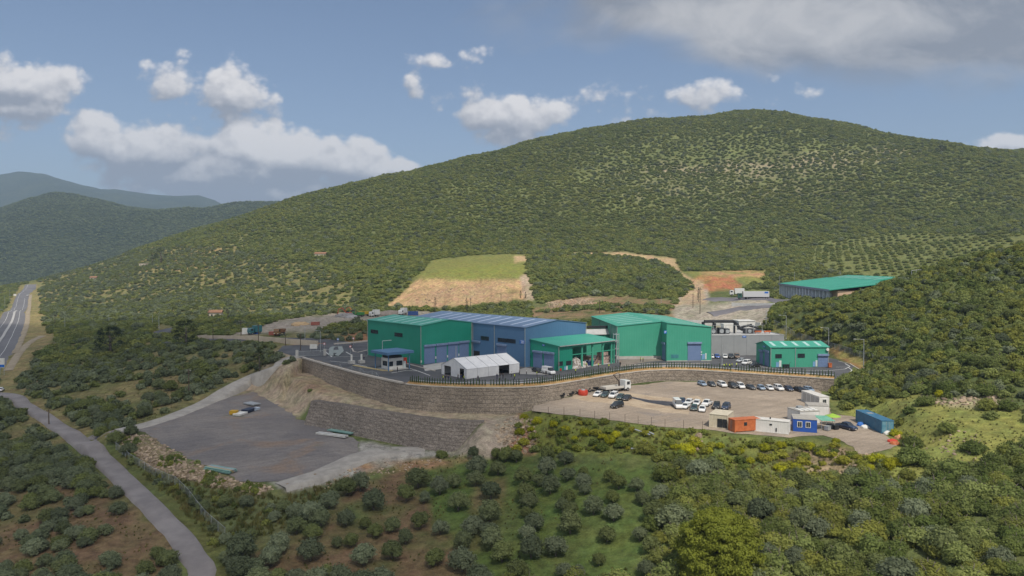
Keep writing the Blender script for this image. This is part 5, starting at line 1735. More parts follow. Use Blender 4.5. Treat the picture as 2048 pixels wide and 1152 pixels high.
def build_car(shape, key):
    sp_ = SHAPES[shape]
    root = bpy.data.objects.new("parked_car", None); COL.objects.link(root)
    pm = paint_mat(key, CARCOL[key])
    st = sp_['st']
    mb = MB()
    rings = []
    for (x, zt, hw) in st:
        zb = .30
        rings.append([(x, -hw * .92, zb), (x, -hw, zb + .22), (x, -hw * .98, zt - .10), (x, -hw * .88, zt), (x, hw * .88, zt), (x, hw * .98, zt - .10), (x, hw, zb + .22), (x, hw * .92, zb)])
    vs = [p for r_ in rings for p in r_]; fs = []
    for i in range(len(rings) - 1):
        for k_ in range(8):
            a, b_ = i * 8 + k_, i * 8 + (k_ + 1) % 8
            fs.append((a, b_, b_ + 8, a + 8))
    fs += [tuple(range(8)), tuple(range((len(rings) - 1) * 8, len(rings) * 8))]
    mb.add(vs, fs)
    body = mb.build("body", pm, root, True, bevel=.05)
    belt = lambda x: float(np.interp(-x, [-s[0] for s in st], [s[1] for s in st])) - .015
    hwb = lambda x: float(np.interp(-x, [-s[0] for s in st], [s[2] for s in st])) * .86
    (g0f, g0r), (g1f, g1r), Hh = sp_['g0'], sp_['g1'], sp_['H']
    tw_ = hwb(0) * (.84 if shape != 'van' else .93)
    base = [(g0f, -hwb(g0f), belt(g0f)), (g0f, hwb(g0f), belt(g0f)), (g0r, hwb(g0r), belt(g0r)), (g0r, -hwb(g0r), belt(g0r))]
    top = [(g1f, -tw_, Hh - .07), (g1f, tw_, Hh - .07), (g1r, tw_, Hh - .07), (g1r, -tw_, Hh - .07)]
    fs_ = [(0, 1, 5, 4), (1, 2, 6, 5), (2, 3, 7, 6), (3, 0, 4, 7), (4, 5, 6, 7)]
    if shape == 'van':
        # cargo part in body colour, glazed cab
        xm = .75
        f_ = (g0f - xm) / (g0f - g0r)
        mb = MB(); mb.add([(xm, -hwb(0), belt(xm)), (xm, hwb(0), belt(xm)), base[2], base[3], (xm, -tw_, Hh - .07), (xm, tw_, Hh - .07), top[2], top[3]], fs_)
        mb.build("cargo_body", pm, root, bevel=.06)
        mb = MB(); mb.add([base[0], base[1], (xm + .01, hwb(0), belt(xm)), (xm + .01, -hwb(0), belt(xm)), top[0], top[1], (xm + .01, tw_, Hh - .07), (xm + .01, -tw_, Hh - .07)], fs_)
        mb.build("window", M_glass, root)
    else:
        mb = MB(); mb.add(base + top, fs_); mb.build("window", M_glass, root)
        # pillars
        mb = MB()
        for i in range(4):
            mb.tube([Vector(base[i]) + Vector((0, 0, .01)), Vector(top[i]) + Vector((0, 0, .02))], .055, 4)
        for q in (.48,):
            for sgn in (-1, 1):
                xb = g0f + (g0r - g0f) * q
                mb.tube([(xb, sgn * hwb(xb), belt(xb)), (g1f + (g1r - g1f) * q, sgn * tw_, Hh - .07)], .05, 4)
        mb.build("pillar", pm, root)
    mb = MB()
    tx = [(g1f + .06, -tw_ - .02, Hh - .08), (g1f + .06, tw_ + .02, Hh - .08), (g1r - .08, tw_ + .02, Hh - .08), (g1r - .08, -tw_ - .02, Hh - .08),
          (g1f - .12, -tw_ + .1, Hh), (g1f - .12, tw_ - .1, Hh), (g1r + .1, tw_ - .1, Hh), (g1r + .1, -tw_ + .1, Hh)]
    mb.add(tx, [(0, 3, 2, 1)] + fs_); mb.build("roof", pm, root)
    if shape == 'pickup':
        mb = MB(); mb.box(-2.5, -1.05, -.78, .78, .90, .995); mb.build("load_bed", M_black, root)
    for x in sp_['wb']:
        for sgn in (-1, 1):
            hw = float(np.interp(-x, [-s[0] for s in st], [s[2] for s in st]))
            mb = MB(); mb.disc((x, sgn * (hw - .08), sp_['wr']), sp_['wr'], 'y', .22, 16); w_ = mb.build("wheel", M_tyre, root)
            mb = MB(); mb.disc((x, sgn * (hw + .035), sp_['wr']), sp_['wr'] * .62, 'y', .03, 12); mb.build("rim", M_rim, w_)
    xf, xr2 = st[1][0], st[-2][0]
    for sgn in (-1, 1):
        mb = MB(); mb.box(xf - .02, xf + .06, sgn * .58 - .17, sgn * .58 + .17, st[1][1] - .22, st[1][1] - .06); mb.build("headlight", M_lampw, root)
        mb = MB(); mb.box(xr2 - .10, xr2 + .02, sgn * .66 - .1, sgn * .66 + .1, st[-2][1] - .30, st[-2][1] - .08); mb.build("tail_light", M_lampr, root)
    mb = MB(); mb.box(st[0][0] - .01, st[0][0] + .03, -.26, .26, .42, .53); mb.build("number_plate", M_lampw, root)
    return root


def place_car(shape, key, x, y, z, heading, label, group, cat="car"):
    """heading in degrees: direction the bonnet points, 270 = towards the camera"""
    kk = (shape, key)
    if kk not in CAR_PROTO:
        CAR_PROTO[kk] = build_car(shape, key); o = CAR_PROTO[kk]
    else:
        o = copy_tree(CAR_PROTO[kk])
    if shape == 'pickup': o.name = "pickup_truck"
    if shape == 'van': o.name = "parked_van"
    o.location = (x, y, z); o.rotation_euler = (0, 0, R(270 + (heading - 270) * .62)); o.scale = (.87, .87, .87)
    return tag(o, label, cat, group)


def lot(px, py):
    x, y = on_plane(px, py, LOTZ)
    return x, y, float(LOTZ(x, y)) + .01


row = [(1404, 771, 'hatch', 'silver_blue', 305, "silver blue hatchback, leftmost of the car row under the gabion wall"),
       (1423, 772, 'hatch', 'dark_grey', 295, "dark grey hatchback, second from left in the row under the wall"),
       (1444, 773, 'suv', 'white', 290, "white car between the grey hatchback and the black one under the wall"),
       (1465, 775, 'suv', 'black', 280, "black car, fourth from left in the row under the gabion wall"),
       (1481, 776, 'suv', 'white', 275, "white car right beside the black car in the row under the wall"),
       (1501, 778, 'sedan', 'dark_grey', 310, "dark grey sedan parked askew in the middle of the row under the wall"),
       (1522, 779, 'hatch', 'silver_blue', 270, "grey blue hatchback between the askew sedan and two white cars"),
       (1539, 779.5, 'hatch', 'white', 270, "white hatchback next to the grey blue one under the wall"),
       (1557, 780, 'suv', 'white', 290, "white car parked in front of the small white cabinet at the wall"),
       (1577, 781, 'hatch', 'dark_blue', 280, "dark blue hatchback, third from right in the row under the wall"),
       (1598, 782.5, 'sedan', 'black', 305, "black sedan, second from right in the row under the wall"),
       (1617, 782.5, 'hatch', 'silver_blue', 310, "pale blue hatchback, rightmost of the row under the gabion wall")]
for px, py, sh_, k_, hd, lb in row:
    x, y, z = lot(px, py); place_car(sh_, k_, x, y, z, 270 + (hd - 270) * .5 + random.Random(px).uniform(-3, 3), lb, "cars parked below the gabion wall")
grp = [(1196, 792, 'sedan', 'white', 225, "white sedan nearest the flatbed lorry in the left group of cars"),
       (1210.5, 793, 'sedan', 'dark_green', 225, "dark green sedan between two white cars of the left group"),
       (1227, 795, 'suv', 'white', 225, "white car in the middle of the left group beside the tar strip"),
       (1241, 798, 'hatch', 'dark_green', 225, "dark car beside the white one at the right of the left group"),
       (1254, 799.5, 'sedan', 'black', 225, "black sedan at the left end of the black tar strip"),
       (1234, 815, 'suv', 'black', 195, "lone black car on bare gravel in front of the left group"),
       (1364, 806, 'sedan', 'dark_blue', 235, "dark blue sedan at the back of the car cluster by the tar strip"),
       (1378, 808, 'sedan', 'white', 225, "white sedan beside the dark blue one at the back of the cluster"),
       (1393.5, 810, 'hatch', 'white', 230, "white hatchback in the middle of the back line of the cluster"),
       (1355, 815, 'van', 'white', 265, "white van at the right end of the black tar strip"),
       (1371.5, 816, 'sedan', 'white', 225, "white sedan right of the white van in the front line of the cluster"),
       (1388, 820, 'hatch', 'dark_green', 240, "dark green hatchback between two white cars at the front of the cluster"),
       (1404.5, 822, 'sedan', 'white', 240, "white sedan nearest the containers at the front of the car cluster"),
       (1414, 811, 'pickup', 'white', 215, "white pickup at the right end of the back line of the cluster"),
       (1433, 816.5, 'suv', 'black', 235, "black car just right of the white pickup on the gravel"),
       (1452, 818, 'suv', 'dark_blue', 225, "dark blue car farthest right of the cluster on the open gravel")]
for px, py, sh_, k_, hd, lb in grp:
    x, y, z = lot(px, py)
    place_car(sh_, k_, x, y, z, hd + random.Random(px).uniform(-4, 4), lb, "cars parked in the middle of the lot", "van" if sh_ == 'van' else "pickup" if sh_ == 'pickup' else "car")
x, y, z = lot(1693, 858); place_car('pickup', 'dark_blue', x, y, z, 310, "dark blue pickup beside the long blue container", None, "pickup")
yard = [(1422.5, 716, 'hatch', 'white', 262, "white hatchback in front of the grey block, next to the green hall corner"),
        (1434, 716, 'hatch', 'blue', 262, "bright blue hatchback in front of the grey block"),
        (1450, 716, 'sedan', 'white', 250, "white sedan in front of the grey block, right of the bright blue car"),
        (1462, 716.5, 'suv', 'black', 250, "black car between the white sedan and bronze car at the grey block"),
        (1474, 716, 'suv', 'bronze', 250, "bronze car in front of the grey block, right of the black one"),
        (1482, 724, 'sedan', 'silver', 190, "silver sedan left of the small green workshop, farthest of three"),
        (1493, 729, 'suv', 'white', 200, "white car left of the small green workshop, middle of three"),
        (1510, 734, 'pickup', 'black', 182, "black pickup nearest the small green workshop's left front corner")]
for px, py, sh_, k_, hd, lb in yard:
    x, y = at(px, py, 0); place_car(sh_, k_, x, y, .02, hd, lb, "cars parked by the grey block", "pickup" if sh_ == 'pickup' else "car")
x, y = at(1097, 748, 0); place_car('van', 'white', x, y, .02, 325, "white van with pale blue side in front of the shed's roller doors", None, "van")
x, y = at(1074, 744, 0); place_car('sedan', 'black', x, y, .02, 320, "black sedan between the marquee and the white van", None, "car")
x, y, z = hit(57, 592); place_car('sedan', 'white', x, y, z + .3, 250, "tiny white car driving on the far highway", None, "car")
x, y, z = hit(2, 783); place_car('hatch', 'white', x, y, z + .16, 20, "white hatchback on the country lane at the picture's left edge", None, "car")


# ------------------------------------------------------------------ lorries and machines
def lorry(name, x, y, z, hd, cabcol, bodykind, bodycol, L, label, cat="lorry", group=None):
    """rigid or articulated lorry: x forward"""
    r_ = empty(name, (x, y, z), R(hd), label, cat, group)
    pm = paint_mat("lorry_" + cabcol[0], cabcol[1]); bm_ = paint_mat("load_" + bodycol[0], bodycol[1])
    mb = MB(); mb.profile_y([(L, .6), (L, 1.9), (L - .25, 2.9), (L - 1.9, 2.95), (L - 2.0, .6)], -1.2, 1.2); mb.build("cab", pm, r_, bevel=.08)
    mb = MB(); mb.add([(L + .02, -1.1, 1.75), (L + .02, 1.1, 1.75), (L - .21, 1.05, 2.7), (L - .21, -1.05, 2.7), (L - .1, -1.1, 1.75), (L - .1, 1.1, 1.75), (L - .33, 1.05, 2.7), (L - .33, -1.05, 2.7)],
                      [(0, 1, 2, 3), (7, 6, 5, 4), (0, 4, 5, 1), (1, 5, 6, 2), (2, 6, 7, 3), (3, 7, 4, 0)]); mb.build("windscreen", M_glass, r_)
    for sgn in (-1, 1):
        mb = MB(); mb.box(L - 1.4, L - .4, sgn * 1.215 - .01, sgn * 1.215 + .01, 1.75, 2.6); mb.build("window", M_glass, r_)
        mb = MB(); mb.box(L - .03, L + .05, sgn * .85 - .18, sgn * .85 + .18, .8, 1.05); mb.build("headlight", M_lampw, r_)
    mb = MB(); mb.box(.1, L - .6, -.9, .9, .72, .98); mb.build("chassis", M_black, r_)
    if bodykind == 'box':
        mb = MB(); mb.box(0, L - 2.6, -1.25, 1.25, 1.05, 3.9); mb.build("box_body", bm_, r_, bevel=.05)
    elif bodykind == 'flat':
        mb = MB(); mb.box(0, L - 2.5, -1.25, 1.25, 1.0, 1.2); fb_ = mb.build("flatbed", bm_, r_)
        mb = MB(); mb.box(0, L - 2.5, -1.27, -1.2, 1.2, 1.65); mb.box(0, L - 2.5, 1.2, 1.27, 1.2, 1.65); mb.box(-.03, .05, -1.2, 1.2, 1.2, 1.65); mb.build("side_board", bm_, fb_)
    elif bodykind == 'tipper':
        mb = MB(); mb.add([(.2, -1.0, 1.1), (L - 2.5, -1.0, 1.1), (L - 2.5, 1.0, 1.1), (.2, 1.0, 1.1), (0, -1.25, 2.6), (L - 2.3, -1.25, 2.8), (L - 2.3, 1.25, 2.8), (0, 1.25, 2.6)],
                          [(0, 3, 2, 1), (4, 5, 6, 7), (0, 1, 5, 4), (1, 2, 6, 5), (2, 3, 7, 6), (3, 0, 4, 7)]); mb.build("tipper_body", bm_, r_)
    for xx in ([L - 1.1, 2.6, 1.4] if L > 7 else [L - 1.1, 1.3]) + ([L - 4.6] if L > 12 else []):
        for sgn in (-1, 1):
            mb = MB(); mb.disc((xx, sgn * 1.08, .5), .5, 'y', .3, 14); w_ = mb.build("wheel", M_tyre, r_)
            mb = MB(); mb.disc((xx, sgn * 1.245, .5), .26, 'y', .03, 10); mb.build("rim", M_rim, w_)
    return r_


LW, LD = ('white', (0.62, 0.63, 0.62)), ('grey', (0.50, 0.48, 0.44))
x, y, z = lot(1206, 786)
fl = lorry("flatbed_lorry", x, y, z, 31, LW, 'flat', LD, 8.6, "white flatbed lorry with a loading crane below the gabion wall")
mb = MB(); mb.tube([(5.5, 0, 1.2), (5.5, 0, 2.6)], .22, 8); mb.tube([(5.5, 0, 2.6), (3.9, .2, 4.3), (3.6, .2, 4.5)], [.16, .13, .12], 6); mb.tube([(3.6, .2, 4.5), (5.0, -.2, 5.0), (5.5, -.25, 4.5), (5.4, -.3, 3.6)], .10, 6)
mb.build("loading_crane", mk("crane_dark", (0.06, 0.045, 0.04), None, 1, .6), fl)
x, y, z = hit(1478, 598)
sx0 = (x, y, z)
al = lorry("articulated_lorry", *far(1537, 600, 352)[:2], float(H(*far(1537, 600, 352)[:2])) + .1, 178, ('deep_green', (0.02, 0.09, 0.07)), 'box', ('pale', (0.52, 0.53, 0.54)), 15.5, "articulated lorry with pale box trailer parked far up in front of the composting hall")
mb = MB(); mb.box(.6, 2.4, 1.26, 1.29, 2.9, 3.7); mb.build("trailer_logo", M_sign, al)
x, y, z = far(1488, 577, 372); z = float(H(x, y))
lorry("box_lorry", x, y, z + .3, 175, LW, 'box', LW, 7.5, "white box lorry half hidden behind the articulated lorry")
ml = [("tipper_lorry", 729, 634, 'tipper', ('green_cab', (0.04, 0.22, 0.05)), ('green_body', (0.04, 0.20, 0.05)), 7.0, 200, "green tipper lorry on the material yard behind the green hall"),
      ("tipper_lorry", 741, 632, 'tipper', ('yellow_cab', (0.52, 0.36, 0.02)), ('yellow_body', (0.50, 0.34, 0.03)), 7.0, 215, "yellow tipper lorry on the material yard beside the green one"),
      ("small_lorry", 757, 633, 'box', LW, LW, 6.0, 230, "white lorry right of the yellow tipper on the material yard"),
      ("small_lorry", 811, 629, 'box', LW, LW, 6.5, 250, "white lorry standing above the left green hall's roof edge"),
      ("tipper_lorry", 567, 669, 'tipper', ('brown_cab', (0.18, 0.09, 0.03)), ('rust_body', (0.24, 0.09, 0.04)), 6.5, 260, "rusty brown tipper lorry near the beige retaining wall"),
      ("small_lorry", 521, 668, 'box', ('teal_cab', (0.03, 0.12, 0.14)), ('teal_body', (0.03, 0.13, 0.15)), 6.0, 235, "dark teal lorry parked by the white and blue tanks")]
for nm, px, py, kind_, cc1, cc2, L, hd, lb in ml:
    x, y, z = hit(px, py); lorry(nm, x, y, z + .1, hd, cc1, kind_, cc2, L, lb, "lorry", "lorries on the material yard")


def excavator(x, y, z, hd, col, label):
    r_ = empty("excavator", (x, y, z), R(hd), label, "excavator", "excavators on the material yard")
    pm = paint_mat("digger_" + col[0], col[1])
    for sgn in (-1, 1):
        mb = MB(); mb.profile_y([(-2, .15), (2, .15), (2.3, .5), (2, .85), (-2, .85), (-2.3, .5)], sgn * 1.1 - .28, sgn * 1.1 + .28); mb.build("track", M_tyre, r_)
    mb = MB(); mb.box(-2.2, 1.2, -1.3, 1.3, 1.0, 2.1); mb.build("body", pm, r_, bevel=.1)
    mb = MB(); mb.box(-.2, 1.4, .2, 1.25, 2.1, 3.1); mb.build("cab", M_glass, r_)
    mb = MB(); mb.tube([(1.2, -.3, 1.8), (3.4, -.3, 4.6), (5.4, -.3, 3.9)], [.32, .28, .24], 6); bo = mb.build("boom", pm, r_)
    mb = MB(); mb.tube([(5.4, -.3, 3.9), (5.9, -.3, 1.2)], [.22, .18], 6); mb.build("stick", pm, bo)
    mb = MB(); mb.profile_y([(5.5, .2), (6.6, .3), (6.4, 1.2), (5.7, 1.2)], -.9, .3); mb.build("bucket", M_black, bo)
    return r_


x, y, z = hit(697, 632); excavator(x, y, z, 200, ('red', (0.40, 0.05, 0.02)), "red excavator beside the gravel heaps of the material yard")
x, y, z = hit(709, 631); excavator(x, y, z, 160, ('orange', (0.42, 0.16, 0.03)), "orange excavator between the red excavator and the green tipper")
for px, py, sz_, mat_, lb in ((690, 634, 4.5, mk("grey_gravel_heap", (.17, .165, .165), (.23, .22, .215), .8, .95), "dark grey gravel heap left of the red excavator"),
                              (703, 635, 3.4, mk("pale_gravel_heap", (.26, .255, .26), (.31, .3, .3), .8, .95), "pale grey gravel heap in front of the excavators"),
                              (780, 630, 5.5, mk("brown_gravel_heap", (.20, .17, .145), (.26, .22, .19), .8, .95), "brown gravel heap right of the white lorry"),
                              (600, 650, 3.6, mk("sandy_heap", (.36, .25, .14), (.43, .31, .18), .8, .95), "sandy heap at the left end of the material yard")):
    x, y, z = hit(px, py); tag(lump("gravel_heap", x, y, z - .3, sz_ * 1.3, sz_, sz_ * .55, mat_, px, rough=.18), lb, "heap", "heaps on the material yard")


def box_thing(name, x, y, z, hd, L, Wd, h, mat, label, cat, group=None, doors=(), parts=None):
    """container-like body on skids with corner posts; origin: left end of the face towards -y"""
    r_ = empty(name, (x, y, z), R(hd), label, cat, group)
    mb = MB(); mb.box(.06, L - .06, .06, Wd - .06, .12, h - .08); mb.build("body", mat, r_)
    return r_


def container(name, pa, pb_, depth, h, mat, label, cat="container", roofm=None, plane=None, group=None, fromright=False):
    """pa, pb_: picture points of the near bottom edge, left to right"""
    zf_ = plane or LOTZ
    a, b_ = on_plane(*pa, zf_), on_plane(*pb_, zf_)
    L = math.hypot(b_[0] - a[0], b_[1] - a[1]); hd = math.degrees(math.atan2(b_[1] - a[1], b_[0] - a[0]))
    z = min(float(zf_(*a)), float(zf_(*b_))) + .02
    r_ = empty(name, (a[0], a[1], z), R(hd), label, cat, group)
    mb = MB(); mb.box(.05, L - .05, .05, depth - .05, .16, h - .1); mb.build("body", mat, r_)
    mb = MB()
    for xx in (0, L - .16):
        for yy in (0, depth - .16):
            mb.box(xx, xx + .16, yy, yy + .16, 0, h - .12)
    mb.box(.17, L - .17, 0, .14, .02, .2); mb.box(.17, L - .17, depth - .14, depth, .02, .2)
    mb.build("frame", mat, r_)
    mb = MB(); mb.box(-.03, L + .03, -.03, depth + .03, h - .1, h); mb.build("roof", roofm or mat, r_)
    return r_, L


M_whiteroof = mk("white_roof", (0.52, 0.50, 0.46), (0.60, 0.58, 0.54), .8, .7, rust=(.36, .31, .25, .5))
cw, L = container("site_container", (1500.5, 861), (1578, 869.5), 2.5, 2.6, M_whiter, "long white container between the orange container and the blue site office", roofm=M_whiteroof)
mb = MB(); mb.box(L * .5, L * .5 + .5, -.02, .06, 1.55, 1.85); mb.build("vent", M_dark, cw)
mb = MB(); mb.box(L * .66, L * .66 + .22, -.03, .06, .35, 1.1); mb.build("meter_box", M_dark, cw)
mb = MB(); mb.tube([(L * .5, 1.2, 2.6), (L * .5, 1.2, 3.0)], .14, 6); mb.build("roof_vent", M_dark, cw)
co, L = container("orange_container", (1456.5, 860), (1469.5, 865.5), 6.1, 2.6, M_orange, "orange shipping container between the cream hut and the white container")
mb = MB(); mb.box(L - .07, L + .02, 2.2, 2.9, 1.3, 2.0); mb.build("window", M_glass, co)
for k_ in (0, 1):
    mb = MB(); mb.box(.15 + k_ * (L / 2 - .1), L / 2 - .08 + k_ * (L / 2 - .1), -.03, .05, .25, 2.4); d_ = mb.build("door", M_orange, co)
    mb = MB(); mb.tube([(L / 2 - .2 + k_ * .4, -.06, .4), (L / 2 - .2 + k_ * .4, -.06, 2.3)], .03, 5); mb.build("lock_rod", M_steel, d_)
cc_o, L = container("cream_hut", (1418, 854), (1455, 858.5), 5.5, 2.9, M_cream, "cream metal hut with a dark open front left of the orange container", "hut")
mb = MB(); mb.box(L * .45, L * .72, -.04, .06, .2, 2.0); mb.build("opening", M_dark, cc_o)  # dark slab painted as the shade inside the hut's open front
mb = MB(); mb.box(L * .74, L * .97, -.04, .06, .2, 2.0); mb.build("opening", M_dark, cc_o)  # second slab of the same painted shade
so, L = container("site_office", (1586, 862.5), (1634, 866), 4.8, 2.7, M_bluep, "bright blue site office with two white framed windows and grey roof", "site office", roofm=M_roofg)


def office_window(r_, x0, x1, z0, z1, face='y', c=0.0):
    mb = MB()
    if face == 'y': mb.box(x0 - .12, x1 + .12, c - .05, c + .05, z0 - .12, z1 + .12)
    else: mb.box(c - .05, c + .05, x0 - .12, x1 + .12, z0 - .12, z1 + .12)
    f_ = mb.build("window", M_whitep, r_)
    mb = MB()
    if face == 'y': mb.box(x0, (x0 + x1) / 2 - .03, c - .07, c + .04, z0, z1); mb.box((x0 + x1) / 2 + .03, x1, c - .07, c + .04, z0, z1)
    else: mb.box(c - .04, c + .07, x0, (x0 + x1) / 2 - .03, z0, z1); mb.box(c - .04, c + .07, (x0 + x1) / 2 + .03, x1, z0, z1)
    mb.build("pane", M_glass, f_)


office_window(so, L * .2, L * .36, 1.05, 2.05); office_window(so, L * .55, L * .71, 1.05, 2.05)
wc, L = container("portable_cabin", (1602.5, 801), (1638.5, 816), 2.5, 2.7, M_whitep, "long white portable cabin beyond the grey roofed offices", "cabin", roofm=M_whiteroof)
for k_ in range(4):
    mb = MB(); mb.box(.6 + k_ * L / 4.2, .6 + k_ * L / 4.2 + L / 5.5, -.02, .06, .3, 2.3); mb.build("side_panel", mk("cabin_side_shade", (0.42, 0.41, 0.39), None, 1, .6), wc)  # grey puts the shade of the long left side into the colour
office_window(wc, .9, 1.7, 1.1, 2.0, 'x', L)
g1, L = container("site_office", (1600, 848), (1640, 846), 4.8, 2.7, M_whitep, "pale office with white roof panels behind the blue site office", "site office", roofm=M_roofg)
for k_ in range(4):
    mb = MB(); mb.box(L * (.06 + .24 * k_), L * (.24 + .24 * k_), .4, 2.6, 2.72, 2.86); mb.build("roof_panel", M_whitep, g1)
mb = MB(); mb.box(L * .3, L * .55, 2.9, 3.8, 2.72, 3.2); mb.build("air_conditioner", M_steel, g1)
g2, L = container("site_office", (1616, 834), (1658, 836), 4.0, 2.7, M_whitep, "grey roofed office between the white portable cabin and the roof panels", "site office", roofm=M_roofg)
office_window(g2, .8, 1.6, 1.1, 2.0)
bl, L = container("blue_container", (1711, 842), (1763, 867.5), 2.5, 2.7, M_bluec, "long faded blue container at the right end of the lot", roofm=M_bluec)
for k_ in (0, 1):
    mb = MB(); mb.box(L - .05, L + .03, .12 + k_ * 1.17, 1.2 + k_ * 1.17, .25, 2.5); d_ = mb.build("door", mk("door_teal", (.08, .22, .30), (.14, .28, .34), 1.4, .6), bl)
    mb = MB(); mb.tube([(L + .06, .95 + k_ * .6, .35), (L + .06, .95 + k_ * .6, 2.45)], .03, 5); mb.build("lock_rod", M_steel, d_)
mb = MB(); mb.box(3.2, 4.4, .6, 1.8, 2.71, 2.76); mb.build("roof_hatch", M_steel, bl)
x, y, z = lot(1553, 767)
wb2 = empty("white_cabinet", (x, y, z), 0, "small white cabinet at the foot of the wall behind the parked cars", "cabinet")
mb = MB(); mb.box(-.75, .75, -.5, .5, .15, 2.3); mb.build("body", M_whitep, wb2, bevel=.04)
mb = MB(); mb.box(-.7, .7, -.55, -.505, .3, 2.1); mb.build("door", M_wdoor, wb2)
mb = MB(); mb.box(-.8, .8, -.55, .55, 2.31, 2.42); mb.build("roof", M_greyr, wb2)


# loose things on the lot
def barrel_like(name, x, y, z, r_, h, mat, label, cat):
    o = empty(name, (x, y, z), 0, label, cat)
    mb = MB(); mb.tube([(0, 0, 0), (0, 0, h * .3), (0, 0, h * .7), (0, 0, h)], [r_ * .92, r_, r_, r_ * .92], 14); mb.build("tank_body", mat, o)
    mb = MB(); mb.tube([(0, 0, h), (0, 0, h + .2)], [r_ * .45, r_ * .4], 10); mb.build("tank_cap", M_steel, o)
    return o


x, y, z = lot(1166, 790)
barrel_like("red_tank", x, y, z, 1.3, 1.3, M_red, "round red tank among the dark tyres at the foot of the gabion wall", "tank")
x, y, z = lot(1158, 787)
barrel_like("white_drum", x + .5, y + 2.2, z, .7, 1.6, M_whitep, "white drum just behind the round red tank", "drum")
tyre = None
rnd = random.Random(5)
for i in range(26):
    t_ = i / 25
    px = 1124 + 72 * t_ + rnd.uniform(-2, 2); py = 793.5 - 15 * t_ + rnd.uniform(-1.2, 1.5)
    if 1156 < px < 1172: py -= 3
    x, y, z = lot(px, py)
    if tyre is None:
        bm = bmesh.new()
        mt_ = 14; nt_ = 7; vv = []
        for a in range(mt_):
            for c_ in range(nt_):
                A_, B_ = 2 * math.pi * a / mt_, 2 * math.pi * c_ / nt_
                rr_ = .62 + .25 * math.cos(B_)
                vv.append(bm.verts.new((rr_ * math.cos(A_), rr_ * math.sin(A_), .22 + .22 * math.sin(B_))))
        for a in range(mt_):
            for c_ in range(nt_):
                bm.faces.new((vv[a * nt_ + c_], vv[((a + 1) % mt_) * nt_ + c_], vv[((a + 1) % mt_) * nt_ + (c_ + 1) % nt_], vv[a * nt_ + (c_ + 1) % nt_]))
        me = bpy.data.meshes.new("old_tyre"); bm.to_mesh(me); bm.free(); me.materials.append(M_tyre)
        tyre = bpy.data.objects.new("old_tyre", me); o = tyre; COL.objects.link(o)
    else:
        o = tyre.copy(); COL.objects.link(o)
    o.location = (x, y, z + (0.44 if i % 3 == 0 else 0)); o.rotation_euler = (rnd.uniform(-.3, .3), rnd.uniform(-.3, .3), rnd.uniform(0, 6))
    tag(o, "old black tyre dumped in the dark row at the foot of the gabion wall", "tyre", "old tyres dumped along the wall")
x, y, z = lot(1390, 803)
tag(lump("sand_heap", x, y, z, 3.0, 1.8, .7, M_sand, 77, rough=.2), "low pale sand heap behind the cluster of parked cars", "heap")
M_tarpg = mk("green_tarp", (0.10, 0.30, 0.22), (0.16, 0.38, 0.27), 1.2, .7)
x, y, z = lot(1648, 857)
cn_ = empty("awning", (x, y, z), R(10), "green awning on thin posts at the right side of the blue office", "awning")
mb = MB(); mb.add([(-1.6, -1.5, 2.0), (1.6, -1.5, 1.8), (1.6, 1.5, 2.3), (-1.6, 1.5, 2.5), (-1.6, -1.5, 2.06), (1.6, -1.5, 1.86), (1.6, 1.5, 2.36), (-1.6, 1.5, 2.56)], [(0, 3, 2, 1), (4, 5, 6, 7), (0, 1, 5, 4), (1, 2, 6, 5), (2, 3, 7, 6), (3, 0, 4, 7)]); mb.build("canopy", M_tarpg, cn_)
for xx in (-1.5, 1.5):
    for yy in (-1.4, 1.4):
        mb = MB(); mb.tube([(xx, yy, 0), (xx, yy, 1.95)], .05, 5); mb.build("post", M_steel, cn_)
x, y, z = lot(1665, 850)
um = empty("parasol", (x, y, z), 0, "lime green parasol between the offices and the dark blue pickup", "parasol")
mb = MB(); mb.tube([(0, 0, 0), (0, 0, 2.4)], .05, 6); mb.build("pole", M_steel, um)
mb = MB(); mb.tube([(0, 0, 1.9), (0, 0, 2.5)], [1.7, .05], 8); mb.build("canopy", mk("lime_cloth", (.26, .42, .05), None, 1, .8), um)
for i, (px, py, mt, lb) in enumerate(((1660, 858, M_dark, "dark crate under the lime green parasol"), (1671, 859, M_black, "black crate right of the lime green parasol"), (1655, 861, M_steel, "grey crate below the green awning"))):
    x, y, z = lot(px, py); o = empty("crate", (x, y, z), R(20 * i), lb, "crate", "crates beside the offices")
    mb = MB(); mb.box(-.6, .6, -.45, .45, .08, .9); mb.build("crate_body", mt, o, bevel=.05)
    mb = MB(); mb.box(-.64, .64, -.49, .49, .9, .97); mb.build("lid", mt, o)
for i, (px, py, mt, lb) in enumerate(((1785, 884, M_red, "red bundle lying nearest the end of the blue container"), (1790, 889, M_orange, "orange bundle below the red one beside the big bush"), (1799, 877, mk("peach_cloth", (.55, .28, .13), None, 1, .8), "pale orange bag at the meadow edge beside the big bush"), (1775, 868, M_whitep, "small pale bag at the open end of the blue container"),
                                      (1731, 856, M_whitep, "white sack beside the long side of the blue container"), (1722, 852, mk("tarp_blue", (.03, .14, .45), None, 1, .6), "folded blue tarp beside the long side of the blue container"))):
    x, y, z = hit(px, py)
    tag(lump("dumped_bag", x, y, z, 1.0, .7, .7, mt, 300 + i, sub=2, rough=.4), lb, "bag")

# material bundles on the dark yard
M_beamg = mk("green_beam", (0.16, 0.30, 0.27), (0.22, 0.36, 0.32), 1.5, .5)
M_beamy = mk("sand_beam", (0.36, 0.30, 0.15), (.42, .35, .19), 1.5, .6)


def padp(px, py):
    x, y = on_plane(px, py, PADZ); return x, y, float(PADZ(x, y)) + .02


